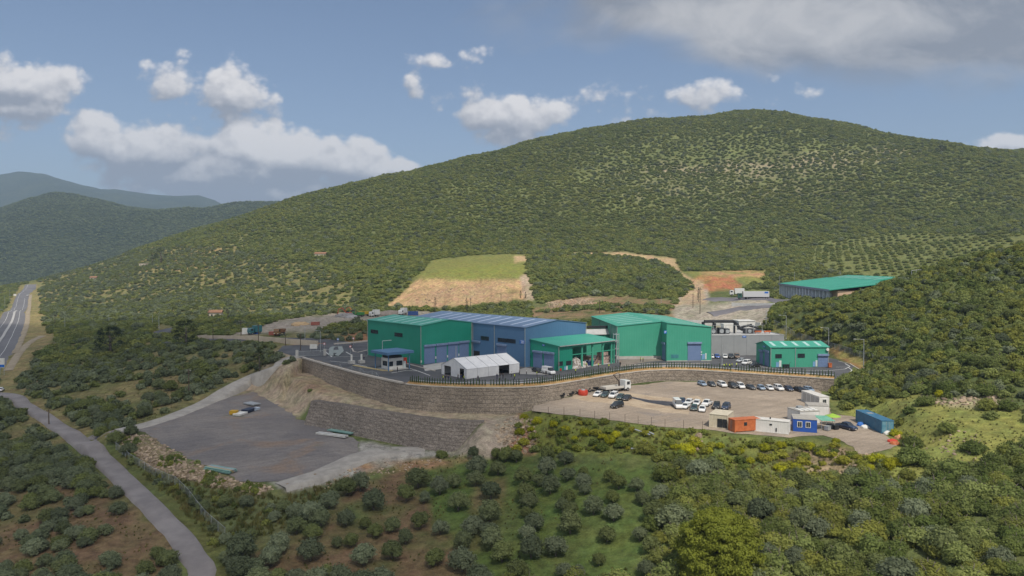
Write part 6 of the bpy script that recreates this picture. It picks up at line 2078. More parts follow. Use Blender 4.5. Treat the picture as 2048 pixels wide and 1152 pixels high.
def beam_stack(pa, pb_, wpx, n_, h, mats, label, group, layers=2, L2=None):
    a, b_ = padp(*pa), padp(*pb_)
    L = math.hypot(b_[0] - a[0], b_[1] - a[1]); hd = math.atan2(b_[1] - a[1], b_[0] - a[0])
    sw = wpx / n_
    proto = {}
    for lv in range(layers):
        for i in range(n_ - lv):
            mt = mats[(i + lv) % len(mats)]
            if mt.name not in proto:
                mb = MB(); w_, hh = sw * .42, h * .48
                mb.box(0, L, -w_, w_, 0, .07); mb.box(0, L, -.06, .06, .07, 2 * hh - .07); mb.box(0, L, -w_, w_, 2 * hh - .07, 2 * hh)
                o = mb.build("steel_beam", mt); proto[mt.name] = o
            else:
                o = proto[mt.name].copy(); COL.objects.link(o)
            off = (i + lv * .5) * sw
            o.location = (a[0] - math.sin(hd) * off, a[1] + math.cos(hd) * off, a[2] + lv * h * 1.0); o.rotation_euler = (0, 0, hd + random.Random(i + lv * 7).uniform(-.012, .012))
            tag(o, label, "beam", group)


beam_stack((408, 939), (458, 950), 2.6, 5, .28, [M_beamg, M_beamg, M_beamy, M_steel], "long beam in the green and yellow stack at the near edge of the dark yard", "beams in the near stack")
beam_stack((632, 868), (690, 878), 1.5, 3, .4, [M_whitep, M_steel], "long whitish beam lying at the foot of the lower gabion wall", "white beams by the gabion wall", 1)
beam_stack((655, 861), (702, 871), 2.6, 4, .25, [M_beamg], "pale green beam lying behind the whitish beams at the wall foot", "green beams by the gabion wall", 1)
for nm, pa, pb_, dp, h, mt, lb in (("board_stack", (461, 828.5), (474, 829), 1.6, 1.0, mk("yellow_boards", (.50, .30, .02), None, 1, .6), "yellow stack of boards on the far left of the dark yard"),
                                   ("board_stack", (473, 832), (488, 826), 2.4, .5, M_whitep, "white stack of panels beside the yellow boards"),
                                   ("board_stack", (490, 826), (506, 820), 2.4, .8, mk("navy_boards", (.02, .03, .06), None, 1, .6), "dark navy stack behind the white panels on the dark yard"),
                                   ("board_stack", (505, 822), (516, 818), 1.5, .6, mk("pale_blue_boards", (.45, .52, .60), None, 1, .6), "pale blue stack at the right of the navy one"),
                                   ("board_stack", (494, 807), (514, 812), 2.6, .35, M_steel, "flat grey stack lying farthest back on the dark yard")):
    a, b_ = padp(*pa), padp(*pb_)
    L = math.hypot(b_[0] - a[0], b_[1] - a[1]); hd = math.atan2(b_[1] - a[1], b_[0] - a[0])
    mb = MB(); nl = max(2, int(h / .18))
    rr_ = random.Random(int(pa[0]))
    for k_ in range(nl):
        j = rr_.uniform(-.06, .06); mb.box(j, L + j, -dp / 2 + j, dp / 2 + j, .1 + h * k_ / nl, .1 + h * (k_ + 1) / nl - .03)
    for q in (.2, .8): mb.box(L * q - .06, L * q + .06, -dp / 2, dp / 2, 0, .1)
    o = mb.build(nm, mt); o.location = a; o.rotation_euler = (0, 0, hd)
    tag(o, lb, "board stack", "stacks of boards on the dark yard")

# ------------------------------------------------------------------ poles, lamps, fences
LAMP = {}


def lamp_post(x, y, z, h, arm, hd, label, group):
    key = (round(h, 0), arm)
    if key not in LAMP:
        r_ = bpy.data.objects.new("lamp_post", None); COL.objects.link(r_)
        mb = MB(); mb.tube([(0, 0, 0), (0, 0, h)], [.13, .08], 7); mb.build("pole", M_steel, r_)
        if arm:
            mb = MB(); mb.tube([(0, 0, h), (arm, 0, h + .12)], .06, 5); a_ = mb.build("arm", M_steel, r_)
            mb = MB(); mb.box(arm - .1, arm + .7, -.16, .16, h + .06, h + .2); mb.build("lamp_head", M_greyr, a_)
        mb = MB(); mb.box(-.25, .25, -.25, .25, -.3, .12); mb.build("base", M_conc, r_)
        LAMP[key] = r_; o = r_
    else:
        o = copy_tree(LAMP[key])
    o.location = (x, y, z); o.rotation_euler = (0, 0, R(hd))
    return tag(o, label, "street lamp", group)


def lamp_px(px, yb, yt, arm, hd, label, group, Y=None, z=None):
    if z is not None: x, y = at(px, yb, z)
    else: x, y, z = hit(px, yb)
    h = far(px, yt, y)[2] - z
    return lamp_post(x, y, z, max(3.0, h), arm, hd, label, group)


GL = "lamp posts around the plant"
lamp_px(1727, 738, 679, 2.4, 180, "lamp post at the bend of the yard road by the red embankment", GL)
lamp_px(1657, 697, 656, 2.2, 180, "lamp post behind the small green workshop's right corner", GL)
lamp_px(1572, 678, 631, 2.2, 180, "lamp post right of the grey block at the fence", GL)
lamp_px(1532, 656, 620, 0, 0, "thin post without arm left of the bushy hill", GL)
lamp_px(1444, 730, 690, 0, 0, "lone straight post on the yard in front of the grey block", GL, z=0)
lamp_px(912, 752, 692, 0, 0, "straight lamp post right in front of the white marquee", GL, z=0)
lamp_px(765, 736, 682, 2.0, 20, "lamp post in front of the gate house canopy", GL, z=0)
lamp_px(641, 704, 662, 1.6, 160, "lamp post beside the traffic island at the left entrance", GL, z=0)
lamp_px(610, 684, 652, 1.6, 160, "lamp post on the lane before the left entrance", GL)
for i, (px, yb, yt) in enumerate(((130, 658, 632), (218, 646, 628), (305, 651, 630), (318, 660, 634))):
    lamp_px(px, yb, yt, 0, 0, "slim grey post in the olive trees beside the highway, %s from the left" % ("first", "second", "third", "fourth")[i], "posts beside the highway olive trees")
for i, (px, yb, yt) in enumerate(((20, 603, 580), (10, 618, 592))):
    lamp_px(px, yb, yt, 0, 0, "grey post on the left verge of the highway, %s one" % ("farther", "nearer")[i], "posts on the highway verge")
for i, (px, yb, yt) in enumerate(((1559, 570, 551), (1589, 566, 545), (1680, 556, 542), (1823, 560, 541), (1832, 556, 541))):
    lamp_px(px, yb, yt, 1.2 if i > 2 else 0, 0, "thin lamp post around the far green roof, %s from the left" % ("first", "second", "third", "fourth", "fifth")[i], "lamp posts by the composting hall")
x, y, z = hit(1322, 600)
lamp_post(*at(1322, 632, 5)[:2], 3, 12.0, 0, 0, "tall pale mast behind the right green hall", None)

POLE = None


def wood_pole(px, yb, yt, label, z=None, hd=0.0):
    global POLE
    x, y, z = hit(px, yb)
    h = max(3.5, far(px, yt, y)[2] - z)
    if POLE is None:
        r_ = bpy.data.objects.new("utility_pole", None); COL.objects.link(r_)
        mb = MB(); mb.tube([(0, 0, -.5), (0, 0, 9)], [.17, .12], 7); mb.build("pole", M_wood, r_)
        mb = MB(); mb.box(-.9, .9, -.06, .06, 8.3, 8.44); c_ = mb.build("crossarm", M_wood, r_)
        for q in (-.8, 0, .8):
            mb = MB(); mb.tube([(q, 0, 8.44), (q, 0, 8.7)], .06, 5); mb.build("insulator", M_whitep, c_)
        POLE = r_; o = r_
    else:
        o = copy_tree(POLE)
    o.location = (x, y, z); o.scale = (1, 1, h / 9.0); o.rotation_euler = (0, 0, hd)
    return tag(o, label, "utility pole", "wooden utility poles")


wood_pole(98, 852, 819, "wooden pole with white insulators at the roadside, left foreground", hd=.3)
for px, yb, yt, lb in ((601, 701, 668, "wooden pole just left of the plant's entrance"), (571, 691, 670, "short wooden pole before the right end of the beige wall"), (517, 688, 648, "wooden pole in front of the beige wall near the teal lorry"),
                       (482, 672, 641, "wooden pole left of the white and blue tanks"), (426, 682, 656, "wooden pole at the left end of the beige wall"), (456, 648, 618, "wooden pole right of the small red roofed house"),
                       (418, 640, 615, "wooden pole left of the small red roofed house"), (1400, 628, 575, "dark wooden pole in the dry ground behind the right green hall"), (1386, 615, 587, "wooden pole left of the red earth mound"), (1002, 604, 588, "wooden pole before the tan slope between two cypresses"),
                       (1199, 628, 600, "wooden pole between the blue and the right green roofs"), (941, 620, 596, "wooden pole right of the dark cypress behind the blue roof"), (378, 792, 738, "grey pole standing in the olive trees left of the dark yard"), (110, 852 - 200, 630, "wooden pole beside the highway lay-by")):
    wood_pole(px, yb, yt, lb, hd=random.Random(px).uniform(-.5, .5))

# young cypress saplings along the crest of the wall
M_sap = leaf_mat("sapling_green", (0.055, 0.110, 0.034), (0.11, 0.17, 0.05), None)
row_pts = resample([p - q * 1.0 for p, q in zip(soil_pts, sn)], .86)
bm = bmesh.new()
rnd = random.Random(8)
vs_, fs_ = [], []
for i in range(150):
    hgt = rnd.uniform(.05, 2.1); ra = .25 * (1 - hgt / 2.35) * rnd.uniform(.55, 1.05)
    an = rnd.uniform(0, 6.28); c_ = Vector((ra * math.cos(an), ra * math.sin(an), hgt))
    d = Vector((math.cos(an + rnd.uniform(-.6, .6)), math.sin(an), 1.5)).normalized() * .20
    s_ = d.cross(Vector((rnd.uniform(-1, 1), rnd.uniform(-1, 1), .2))).normalized() * .085
    k0 = len(vs_); vs_ += [c_ - s_, c_ + s_, c_ + d]; fs_.append((k0, k0 + 1, k0 + 2))
mb = MB(); mb.add(vs_, fs_); mb.tube([(0, 0, .25), (0, 0, 1.0), (0, 0, 2.2)], [.13, .11, .02], 6)
sap_me = mb.mesh("sapling_crown", M_sap)
mb = MB(); mb.tube([(0, 0, -.1), (0, 0, .4)], .035, 5)
sap_tr = mb.mesh("sapling_stem", M_wood)
nsap = len(row_pts)
ORD = lambda n_: "%d%s" % (n_, "th" if 10 <= n_ % 100 <= 20 else {1: "st", 2: "nd", 3: "rd"}.get(n_ % 10, "th"))
for i, p in enumerate(row_pts):
    if i < 1 or random.Random(i).random() < .04: continue
    r_ = empty("cypress_sapling", (p[0], p[1], .50), random.Random(i).uniform(0, 6), "young cypress sapling planted on the wall crest, %s from the row's left end" % ORD(i), "sapling", "cypress saplings along the wall crest")
    s_ = random.Random(i * 3).uniform(.62, .88); r_.scale = (s_ * .9, s_ * .9, s_)
    for nm, me_ in (("crown", sap_me), ("stem", sap_tr)):
        c_ = bpy.data.objects.new(nm, me_); COL.objects.link(c_); c_.parent = r_

# guard rail behind the saplings
rail = resample([p - q * 3.1 for p, q in zip(soil_pts, sn)], 2.0)
gr = empty("guard_rail", (0, 0, 0), 0, "long grey guard rail running behind the cypress saplings", "guard rail")
mb = MB(); mb.tube([(p[0], p[1], .72) for p in rail], .14, 4); mb.build("rail", M_steel, gr)
pm_ = None
for i, p in enumerate(rail[::2]):
    if pm_ is None:
        mb = MB(); mb.box(-.06, .06, -.06, .06, 0, .75); pm_ = mb.build("post", M_steel, gr); o = pm_
    else:
        o = pm_.copy(); COL.objects.link(o); o.parent = gr
    o.location = (p[0], p[1], 0)
M_mesh = None
m, t, b = material("wire_mesh")
uvn = t.node('ShaderNodeUVMap'); uvn.uv_map = "run"
u, v_, _ = t.sep(uvn.outputs[0])
g_ = t.math('MAXIMUM', t.math('GREATER_THAN', t.math('FRACT', t.math('MULTIPLY', u, 8.0)), .80), t.math('GREATER_THAN', t.math('FRACT', t.math('MULTIPLY', v_, 8.0)), .80))
tr = t.node('ShaderNodeBsdfTransparent'); ms = t.node('ShaderNodeMixShader')
t.put(ms.inputs[0], t.math('MULTIPLY', g_, 0.8)); t.l.new(tr.outputs[0], ms.inputs[1]); t.l.new(b.outputs[0], ms.inputs[2])
t.l.new(ms.outputs[0], [n for n in t.n if n.type == 'OUTPUT_MATERIAL'][0].inputs[0])
b.inputs['Base Color'].default_value = (.25, .27, .27, 1); b.inputs['Roughness'].default_value = .5
M_mesh = m


def mesh_fence(name, pts, h, label, step=3.0, postmat=None, mesh=True, dark=False):
    """chain link fence: posts, rails and a wire mesh panel"""
    P_ = resample([p[:2] for p in pts], step)
    r_ = empty(name, (0, 0, 0), 0, label, "fence")
    Z_ = [float(H(*p)) for p in P_]
    pm_ = postmat or M_steel; pr = None
    for p, z in zip(P_, Z_):
        if pr is None:
            mb = MB(); mb.tube([(0, 0, -.2), (0, 0, h)], .045, 5); pr = mb.build("post", pm_, r_); o = pr
        else:
            o = pr.copy(); COL.objects.link(o); o.parent = r_
        o.location = (p[0], p[1], z)
    if mesh:
        mb = MB(); mb.tube([(p[0], p[1], z + h - .03) for p, z in zip(P_, Z_)], .025, 4); mb.build("top_rail", pm_, r_)
        vs = []; uv = []; run_ = 0
        for i, (p, z) in enumerate(zip(P_, Z_)):
            if i: run_ += float(np.linalg.norm(p - P_[i - 1]))
            vs += [(p[0], p[1], z + .02), (p[0], p[1], z + h - .03)]; uv += [(run_, 0), (run_, h)]
        fs = [(2 * i, 2 * i + 2, 2 * i + 3, 2 * i + 1) for i in range(len(P_) - 1)]
        me = bpy.data.meshes.new("wire_mesh"); me.from_pydata(vs, [], fs); me.materials.append(M_mesh)
        ul = me.uv_layers.new(name="run")
        for lp_ in me.loops: ul.data[lp_.index].uv = uv[lp_.vertex_index]
        o = bpy.data.objects.new("wire_mesh", me); COL.objects.link(o); o.parent = r_
    return r_


mesh_fence("lot_fence", [on_plane(x, y, LOTZ) for x, y in [(1066, 823), (1160, 834), (1250, 845), (1330, 855), (1405, 860)]], 1.9, "dark posts of the fence along the lot's near edge", 3.4, M_wood, mesh=False)
mesh_fence("wire_fence", [hit(x, y) for x, y in [(248, 870), (232, 900), (258, 922), (300, 948), (350, 970), (380, 1000), (410, 1040), (450, 1075)]], 1.8, "wire fence running beside the country road below the rubble bank", 3.0)
mesh_fence("wire_fence", [hit(x, y) for x, y in [(1548, 650), (1580, 668), (1620, 684), (1660, 697), (1700, 708), (1740, 718), (1790, 728)]], 2.0, "wire fence climbing along the foot of the bushy hill", 3.0)
mesh_fence("wire_fence", [at(x, y, 0) for x, y in [(640, 725), (680, 735), (720, 745), (770, 757)]], 2.2, "wire fence on the wall crest beside the gate house", 2.5)
x, y = at(622, 712, 0)
gt = empty("sliding_gate", (x, y, 0), R(20), "grey sliding gate at the far left entrance of the yard", "gate")
mb = MB(); mb.box(-4, 4, -.04, .04, .1, .2); mb.box(-4, 4, -.04, .04, 1.7, 1.8); mb.build("frame", M_steel, gt)
mb = MB()
for k_ in range(21): mb.box(-4 + k_ * .4 - .03, -4 + k_ * .4 + .03, -.03, .03, .2, 1.7)
mb.build("bars", M_steel, gt)
mb = MB(); mb.box(4.1, 5.0, -.4, .4, 0, 2.2); mb.build("gate_post", M_conc, gt)
mb = MB(); mb.box(-5.0, -4.1, -.4, .4, 0, 2.2); mb.build("gate_post", M_conc, gt)
for px, py, lb in ((703, 727, "white bollard with grey foot at the left of the gate lane"), (723, 726, "white bollard with grey foot nearest the gate house")):
    x, y = at(px, py, 0); o = empty("barrier_post", (x, y, 0), R(42), lb, "barrier post", "barrier posts at the gate")
    mb = MB(); mb.box(-.9, .9, -.7, .7, 0, .9); mb.build("foot", M_conc, o)
    mb = MB(); mb.box(-.22, .22, -.2, .2, .91, 2.8); mb.build("post", M_whitep, o)
for px, py, kind_, lb in ((701, 708, 'no', "red and white round traffic sign left of the green hall"), (676, 692, 'blue', "blue triangular topped traffic sign at the entrance road"), (707, 690, 'no', "pale round traffic sign on the kerb by the green hall"), (649, 702, 'no', "red and white round traffic sign by the traffic island")):
    x, y = at(px, py, 0); o = empty("traffic_sign", (x, y, 0), R(-8), lb, "traffic sign", "traffic signs at the entrance")
    mb = MB(); mb.tube([(0, 0, 0), (0, 0, 2.9)], .05, 6); mb.build("pole", M_steel, o)
    mb = MB(); mb.disc((0, -.07, 2.6), .45, 'y', .04, 20); s_ = mb.build("sign_plate", M_red if kind_ == 'no' else M_sign, o)
    mb = MB(); mb.disc((0, -.10, 2.6), .30, 'y', .03, 20); mb.build("sign_face", M_signw, s_)
x, y = at(627, 703, 0)
bbx = empty("notice_board", (x, y, 0), R(5), "white notice board beside the entrance gate", "notice board")
mb = MB(); mb.box(-1.3, 1.3, -.05, .05, 1.0, 2.6); mb.build("panel", M_whitep, bbx)
mb = MB(); mb.tube([(-1.1, .1, 0), (-1.1, .1, 2.5)], .05, 5); mb.tube([(1.1, .1, 0), (1.1, .1, 2.5)], .05, 5); mb.build("support", M_steel, bbx)
x, y, z = hit(30, 576 + 18)
for px, py, w_, h_, lb in ((30, 595, 3.0, 4.0, "white road sign seen from behind at the highway's left verge"), (4, 750, 2.2, 6.5, "tall white and blue advertising board at the left picture edge")):
    x, y, z = hit(px, py); o = empty("road_sign", (x, y, z), R(0), lb, "road sign", None)
    mb = MB(); mb.box(-w_ / 2, w_ / 2, -.08, .08, h_ * .45, h_); s_ = mb.build("sign_plate", M_whitep, o)
    if px < 10:
        mb = MB(); mb.box(-w_ / 2 + .05, w_ / 2 - .05, -.12, -.085, h_ * .47, h_ * .62); mb.build("sign_band", M_sign, s_)
    mb = MB(); mb.tube([(-w_ * .35, .1, 0), (-w_ * .35, .1, h_ * .5)], .08, 5); mb.tube([(w_ * .35, .1, 0), (w_ * .35, .1, h_ * .5)], .08, 5); mb.build("support", M_steel, o)
for px, py, mt, h_, lb in ((1359.5, 719, M_red, 1.9, "red fire cabinet left of the right green hall's roller door"), (811, 727, M_red, 1.8, "red fire cabinet between gate house and green hall"), (1658.5, 735, M_orange, 1.3, "orange barrier block at the small workshop's right corner")):
    x, y = at(px, py, 0); o = empty("fire_cabinet", (x, y - .4, 0), R(5), lb, "cabinet")
    mb = MB(); mb.box(-.5, .5, -.35, .35, .1, h_); mb.build("body", mt, o, bevel=.05)
    mb = MB(); mb.box(-.56, .56, -.41, .41, h_ + .01, h_ + .1); mb.build("lid", mt, o)
x, y = at(1572, 736, 0)
bk = empty("utility_cart", (x, y, 0), R(10), "small black cart standing before the green workshop wall", "cart")
mb = MB(); mb.box(-.9, .9, -.5, .5, .45, 1.1); mb.build("cart_body", M_black, bk)
mb = MB(); mb.tube([(.9, 0, 1.0), (1.4, 0, 1.7), (1.5, .3, 1.75)], .05, 5); mb.build("handle", M_black, bk)
for xx in (-.6, .6):
    for yy in (-.5, .5):
        mb = MB(); mb.disc((xx, yy, .25), .25, 'y', .12, 10); mb.build("wheel", M_tyre, bk)
for px, py, w_, d_, h_, mt, lb in ((498, 669, 6.0, 2.5, 2.6, M_whitep, "white tank container by the teal lorry on the material yard"), (508, 669, 3.2, 2.5, 2.4, M_bluep, "blue tank container beside the white one on the material yard"),
                                   (548, 671, 4.5, 2.4, 1.5, mk('rusty_red', (.24, .07, .05), (.30, .11, .08), 1, .8), "red skip standing left of the rusty tipper"), (630, 651, 4.0, 2.5, 1.5, mk('rusty_red', (.24, .07, .05), (.30, .11, .08), 1, .8), "red container on the upper edge of the material yard"), (826, 631, 6.0, 2.4, 2.2, mk("deep_blue_box", (.03, .07, .22), None, 1, .6), "deep blue container above the green hall's roof")):
    x, y, z = hit(px, py); o = empty("storage_container", (x, y, z), R(8), lb, "container", "containers on the material yard")
    mb = MB(); mb.box(-w_ / 2, w_ / 2, 0, d_, .15, h_); mb.build("body", mt, o)
    mb = MB(); mb.box(-w_ / 2 - .04, w_ / 2 + .04, -.04, d_ + .04, h_ + .01, h_ + .12); mb.build("roof", mt, o)

# small houses on the hillside
for px, py, w_, h_, hd, tile, lb in ((430, 637, 7.0, 3.4, 10, True, "small house with an orange tiled roof beyond the olive trees"), (285, 533, 9.0, 3.2, -15, False, "pale flat house beside the two dark trees on the hillside"), (640, 514, 10.0, 3.0, 0, True, "low reddish ruin higher on the hillside"), (186, 560, 7.0, 2.6, 0, True, "small red roofed hut low on the left hillside")):
    x, y, z = hit(px, py); o = empty("small_house", (x, y, z), R(hd), lb, "house", "houses on the hillside")
    mb = MB(); mb.box(-w_ / 2, w_ / 2, 0, w_ * .6, -1.5, h_); mb.build("wall", M_plaster, o)
    if tile:
        mb = MB(); mb.profile_x([(-.5, h_ - .05), (w_ * .3, h_ + 1.3), (w_ * .6 + .5, h_ - .05), (w_ * .6 + .5, h_ + .15), (w_ * .3, h_ + 1.5), (-.5, h_ + .15)], -w_ / 2 - .4, w_ / 2 + .4); mb.build("roof", M_tile, o)
    else:
        mb = MB(); mb.box(-w_ / 2 - .3, w_ / 2 + .3, -.3, w_ * .6 + .3, h_ + .01, h_ + .3); mb.build("roof", M_plaster, o)
    for q in (-.25, .2):
        mb = MB(); mb.box(w_ * q - .45, w_ * q + .45, -.05, .05, h_ * .35, h_ * .7); mb.build("window", M_glass, o)
    mb = MB(); mb.box(w_ * .36, w_ * .36 + 1.0, -.05, .05, 0, 2.1); mb.build("door", M_wood, o)

# power line to the mast
mb = MB()
for a, b_ in (((905, 560), (1400, 568)),):
    pass
# white pickup bed litter and pipes in the scrub below the lot
for i, (pa, pb_, lb) in enumerate((((1270, 866), (1300, 877), "grey pipe lying in the scrub below the lot, upper left one"), ((1296, 870), (1308, 876), "short grey pipe lying in the scrub below the lot"), ((1262, 904), (1300, 906), "pale pipe lying lower in the scrub above the dark bushes"))):
    a, b_ = hit(*pa), hit(*pb_)
    mb = MB(); mb.tube([(a[0], a[1], a[2] + .7), (b_[0], b_[1], b_[2] + .7)], .16, 8); tag(mb.build("grey_pipe", M_steel), lb, "pipe")

# ------------------------------------------------------------------ people
SKIN = mk("skin", (0.36, 0.20, 0.13), None, 3, .6)
CLOTH = {k_: mk("cloth_" + k_, c_, None, 4, .9) for k_, c_ in dict(dark=(.018, .02, .028), navy=(.02, .03, .07), grey=(.12, .12, .13), white=(.55, .55, .55), black=(.012, .012, .014)).items()}
HIVIS = mk("high_visibility_cloth", (0.50, 0.62, 0.05), None, 4, .8)
HAIR = mk("dark_hair", (0.02, 0.014, 0.01), None, 6, .8)
BODY = {}


def body_mesh(pose, top, legs):
    key = (pose, top, legs)
    if key in BODY: return BODY[key]
    st = .12 if pose == 'stand' else .26
    arm = .0 if pose == 'stand' else .18
    J = {'pel': (0, 0, .95), 'sp': (0, .01, 1.15), 'ch': (0, .0, 1.36), 'nk': (0, .01, 1.50), 'hd': (0, -.01, 1.60), 'tp': (0, 0, 1.74),
         'hl': (.10, 0, .90), 'kl': (.11, -.03 - st * .3, .50), 'al': (.11, st * .6 - .12 * (st > .2), .09), 'tl': (.12, st * .6 - .16 - .12 * (st > .2), .03),
         'hr': (-.10, 0, .90), 'kr': (-.11, -.02 + st * .2, .50), 'ar': (-.11, st * .5, .09), 'tr': (-.12, st * .5 - .16, .03),
         'sl': (.19, 0, 1.42), 'el': (.25, .04 - arm, 1.14), 'wl': (.24, -.08 - arm, .90), 'fl': (.24, -.11 - arm, .80),
         'sr': (-.19, 0, 1.42), 'er': (-.25, .04 + arm, 1.14), 'wr': (-.24, -.06 + arm * .5, .90), 'fr': (-.24, -.08 + arm * .5, .80)}
    E = [('pel', 'sp'), ('sp', 'ch'), ('ch', 'nk'), ('nk', 'hd'), ('hd', 'tp'), ('pel', 'hl'), ('hl', 'kl'), ('kl', 'al'), ('al', 'tl'), ('pel', 'hr'), ('hr', 'kr'), ('kr', 'ar'), ('ar', 'tr'),
         ('ch', 'sl'), ('sl', 'el'), ('el', 'wl'), ('wl', 'fl'), ('ch', 'sr'), ('sr', 'er'), ('er', 'wr'), ('wr', 'fr')]
    Rr = dict(pel=.15, sp=.135, ch=.16, nk=.06, hd=.10, tp=.085, hl=.10, kl=.065, al=.045, tl=.045, hr=.10, kr=.065, ar=.045, tr=.045, sl=.07, el=.048, wl=.033, fl=.035, sr=.07, er=.048, wr=.033, fr=.035)
    names = list(J)
    me = bpy.data.meshes.new("person_body")
    me.from_pydata([J[n_] for n_ in names], [(names.index(a), names.index(b_)) for a, b_ in E], [])
    o = bpy.data.objects.new("tmp", me); COL.objects.link(o)
    sk_ = o.modifiers.new("skin", 'SKIN')
    if not me.skin_vertices: me.skin_vertices.new(name="")
    for i, n_ in enumerate(names):
        me.skin_vertices[0].data[i].radius = (Rr[n_], Rr[n_]); me.skin_vertices[0].data[i].use_root = (n_ == 'pel')
    ss = o.modifiers.new("smooth", 'SUBSURF'); ss.levels = 1; ss.render_levels = 1
    dg = bpy.context.evaluated_depsgraph_get()
    out = bpy.data.meshes.new_from_object(o.evaluated_get(dg))
    bpy.data.objects.remove(o); bpy.data.meshes.remove(me)
    out.materials.clear()
    for m_ in (SKIN, top, legs, CLOTH['black'], HAIR): out.materials.append(m_)
    for p in out.polygons:
        c_ = p.center
        p.material_index = 4 if (c_.z > 1.66 or (c_.z > 1.56 and c_.y > .04)) else 0 if (c_.z > 1.48 or (abs(c_.x) > .17 and c_.z < .93)) else 1 if c_.z > .97 else 3 if c_.z < .10 else 2
        p.use_smooth = True
    BODY[key] = out
    return out


def vest_mesh():
    mb = MB()
    rings = []
    for z, a, b_ in ((.98, .185, .165), (1.15, .175, .155), (1.32, .20, .17), (1.42, .215, .14), (1.48, .12, .10)):
        rings.append([(a * math.cos(2 * math.pi * k_ / 12), b_ * math.sin(2 * math.pi * k_ / 12), z) for k_ in range(12)])
    vs = [p for r_ in rings for p in r_]
    mb.add(vs, [(i * 12 + k_, i * 12 + (k_ + 1) % 12, (i + 1) * 12 + (k_ + 1) % 12, (i + 1) * 12 + k_) for i in range(4) for k_ in range(12)])
    return mb.mesh("vest", HIVIS, True)


VEST = vest_mesh()
PPL = [  # px, foot y, clothes, hi-vis, pose, label
    (886, 762, 'dark', True, 'stand', "person in a yellow green vest left of the marquee's near corner"),
    (891, 761.5, 'dark', False, 'stand', "person in dark clothes just right of the vest wearer by the marquee"),
    (897, 762, 'navy', False, 'walk', "person in navy clothes before the open gable of the marquee"),
    (916, 760, 'dark', False, 'stand', "person in dark clothes in the marquee's gable opening, left one"),
    (922, 760.5, 'navy', False, 'stand', "person in dark blue clothes in the marquee's gable opening"),
    (928, 762, 'dark', True, 'stand', "person in a lime vest at the marquee's near corner"),
    (956, 762, 'black', False, 'walk', "person in black alone in front of the marquee's long side"),
    (994, 759, 'navy', False, 'stand', "person in navy clothes, leftmost of the trio before the marquee's open bay"),
    (1000, 758.5, 'dark', False, 'stand', "person in dark clothes in the middle of the trio before the open bay"),
    (1006, 758, 'black', False, 'stand', "person in black, rightmost of the trio before the open bay"),
    (1004, 747, 'dark', False, 'stand', "person in dark clothes inside the marquee's open bay"),
    (1029, 759, 'dark', True, 'stand', "person in a yellow vest at the rail below the marquee's right end"),
    (1039, 750, 'grey', False, 'stand', "person in grey clothes at the marquee's right end"),
    (1023, 754, 'white', False, 'stand', "person in a white top at the marquee's right corner"),
    (1053, 749, 'white', False, 'walk', "person in a white top walking right of the marquee"),
    (1074, 753, 'dark', True, 'stand', "person in a yellow vest before the black sedan"),
    (1092, 752, 'black', False, 'walk', "person in black walking below the white van"),
    (1151, 748, 'dark', True, 'stand', "person in a bright yellow vest in front of the shed's first bay"),
    (1172.5, 735, 'grey', True, 'stand', "worker in a yellow vest beside the smaller waste heap"),
    (1197, 736, 'dark', True, 'walk', "worker in a yellow vest in front of the shed's middle column"),
    (1217.5, 738, 'dark', True, 'stand', "worker in a lime vest in front of the pinkish bales"),
    (1240.5, 734, 'black', False, 'stand', "person in black between the shed and the right green hall"),
    (1281, 724, 'black', True, 'stand', "left one of two workers in yellow vests before the right green hall"),
    (1286, 724, 'black', True, 'stand', "right one of two workers in yellow vests before the right green hall"),
    (1448, 737, 'white', True, 'stand', "worker in a yellow vest, first from left by the lone post"),
    (1453, 736.5, 'grey', True, 'stand', "worker in a yellow vest, second from left by the lone post"),
    (1459, 737, 'grey', True, 'stand', "worker in a yellow vest, third from left of the yard group"),
    (1464, 736.5, 'dark', True, 'walk', "worker in a yellow vest, fourth from left of the yard group"),
    (1473, 735.5, 'white', True, 'stand', "worker in a yellow vest, rightmost of the yard group"),
    (795, 744, 'black', False, 'walk', "person in black walking in front of the gate house"),
    (728, 722, 'navy', False, 'stand', "person in navy clothes beside the white bollard near the gate house"),
    (704, 694, 'black', False, 'stand', "person in black on the entrance road left of the green hall"),
]
vest_done = {}
for px, py, cl, hv, pose, lb in PPL:
    x, y = at(px, py, 0)
    rr_ = random.Random(px)
    o = bpy.data.objects.new("person", body_mesh(pose, CLOTH[cl], CLOTH['dark' if cl in ('white', 'grey') else cl])); COL.objects.link(o)
    o.location = (x, y, .03); o.rotation_euler = (0, 0, rr_.uniform(0, 6.28)); s_ = rr_.uniform(.86, .94); o.scale = (s_, s_, s_)
    tag(o, lb, "person", "people on the plant yard")
    if hv:
        v_o = bpy.data.objects.new("vest", VEST); COL.objects.link(v_o); v_o.parent = o
# ------------------------------------------------------------------ vegetation
M_olive = leaf_mat("olive_leaves", (0.125, 0.152, 0.084), (0.210, 0.240, 0.145), (0.165, 0.192, 0.060))
M_ever = leaf_mat("evergreen_leaves", (0.130, 0.172, 0.044), (0.240, 0.275, 0.092), (0.260, 0.270, 0.060), big=.03, transl=.45)
M_hill = leaf_mat("maquis_leaves", (0.132, 0.172, 0.048), (0.222, 0.252, 0.090), (0.245, 0.260, 0.072), big=.011)
M_broom = leaf_mat("broom_blossom", (0.30, 0.31, 0.016), (0.44, 0.43, 0.024), None)
M_pineg = leaf_mat("golden_pine_needles", (0.165, 0.19, 0.026), (0.26, 0.275, 0.042), None)
M_pined = leaf_mat("dark_pine_needles", (0.022, 0.036, 0.014), (0.042, 0.058, 0.02), None)
M_cyp = leaf_mat("cypress_leaves", (0.014, 0.028, 0.012), (0.028, 0.045, 0.016), None)
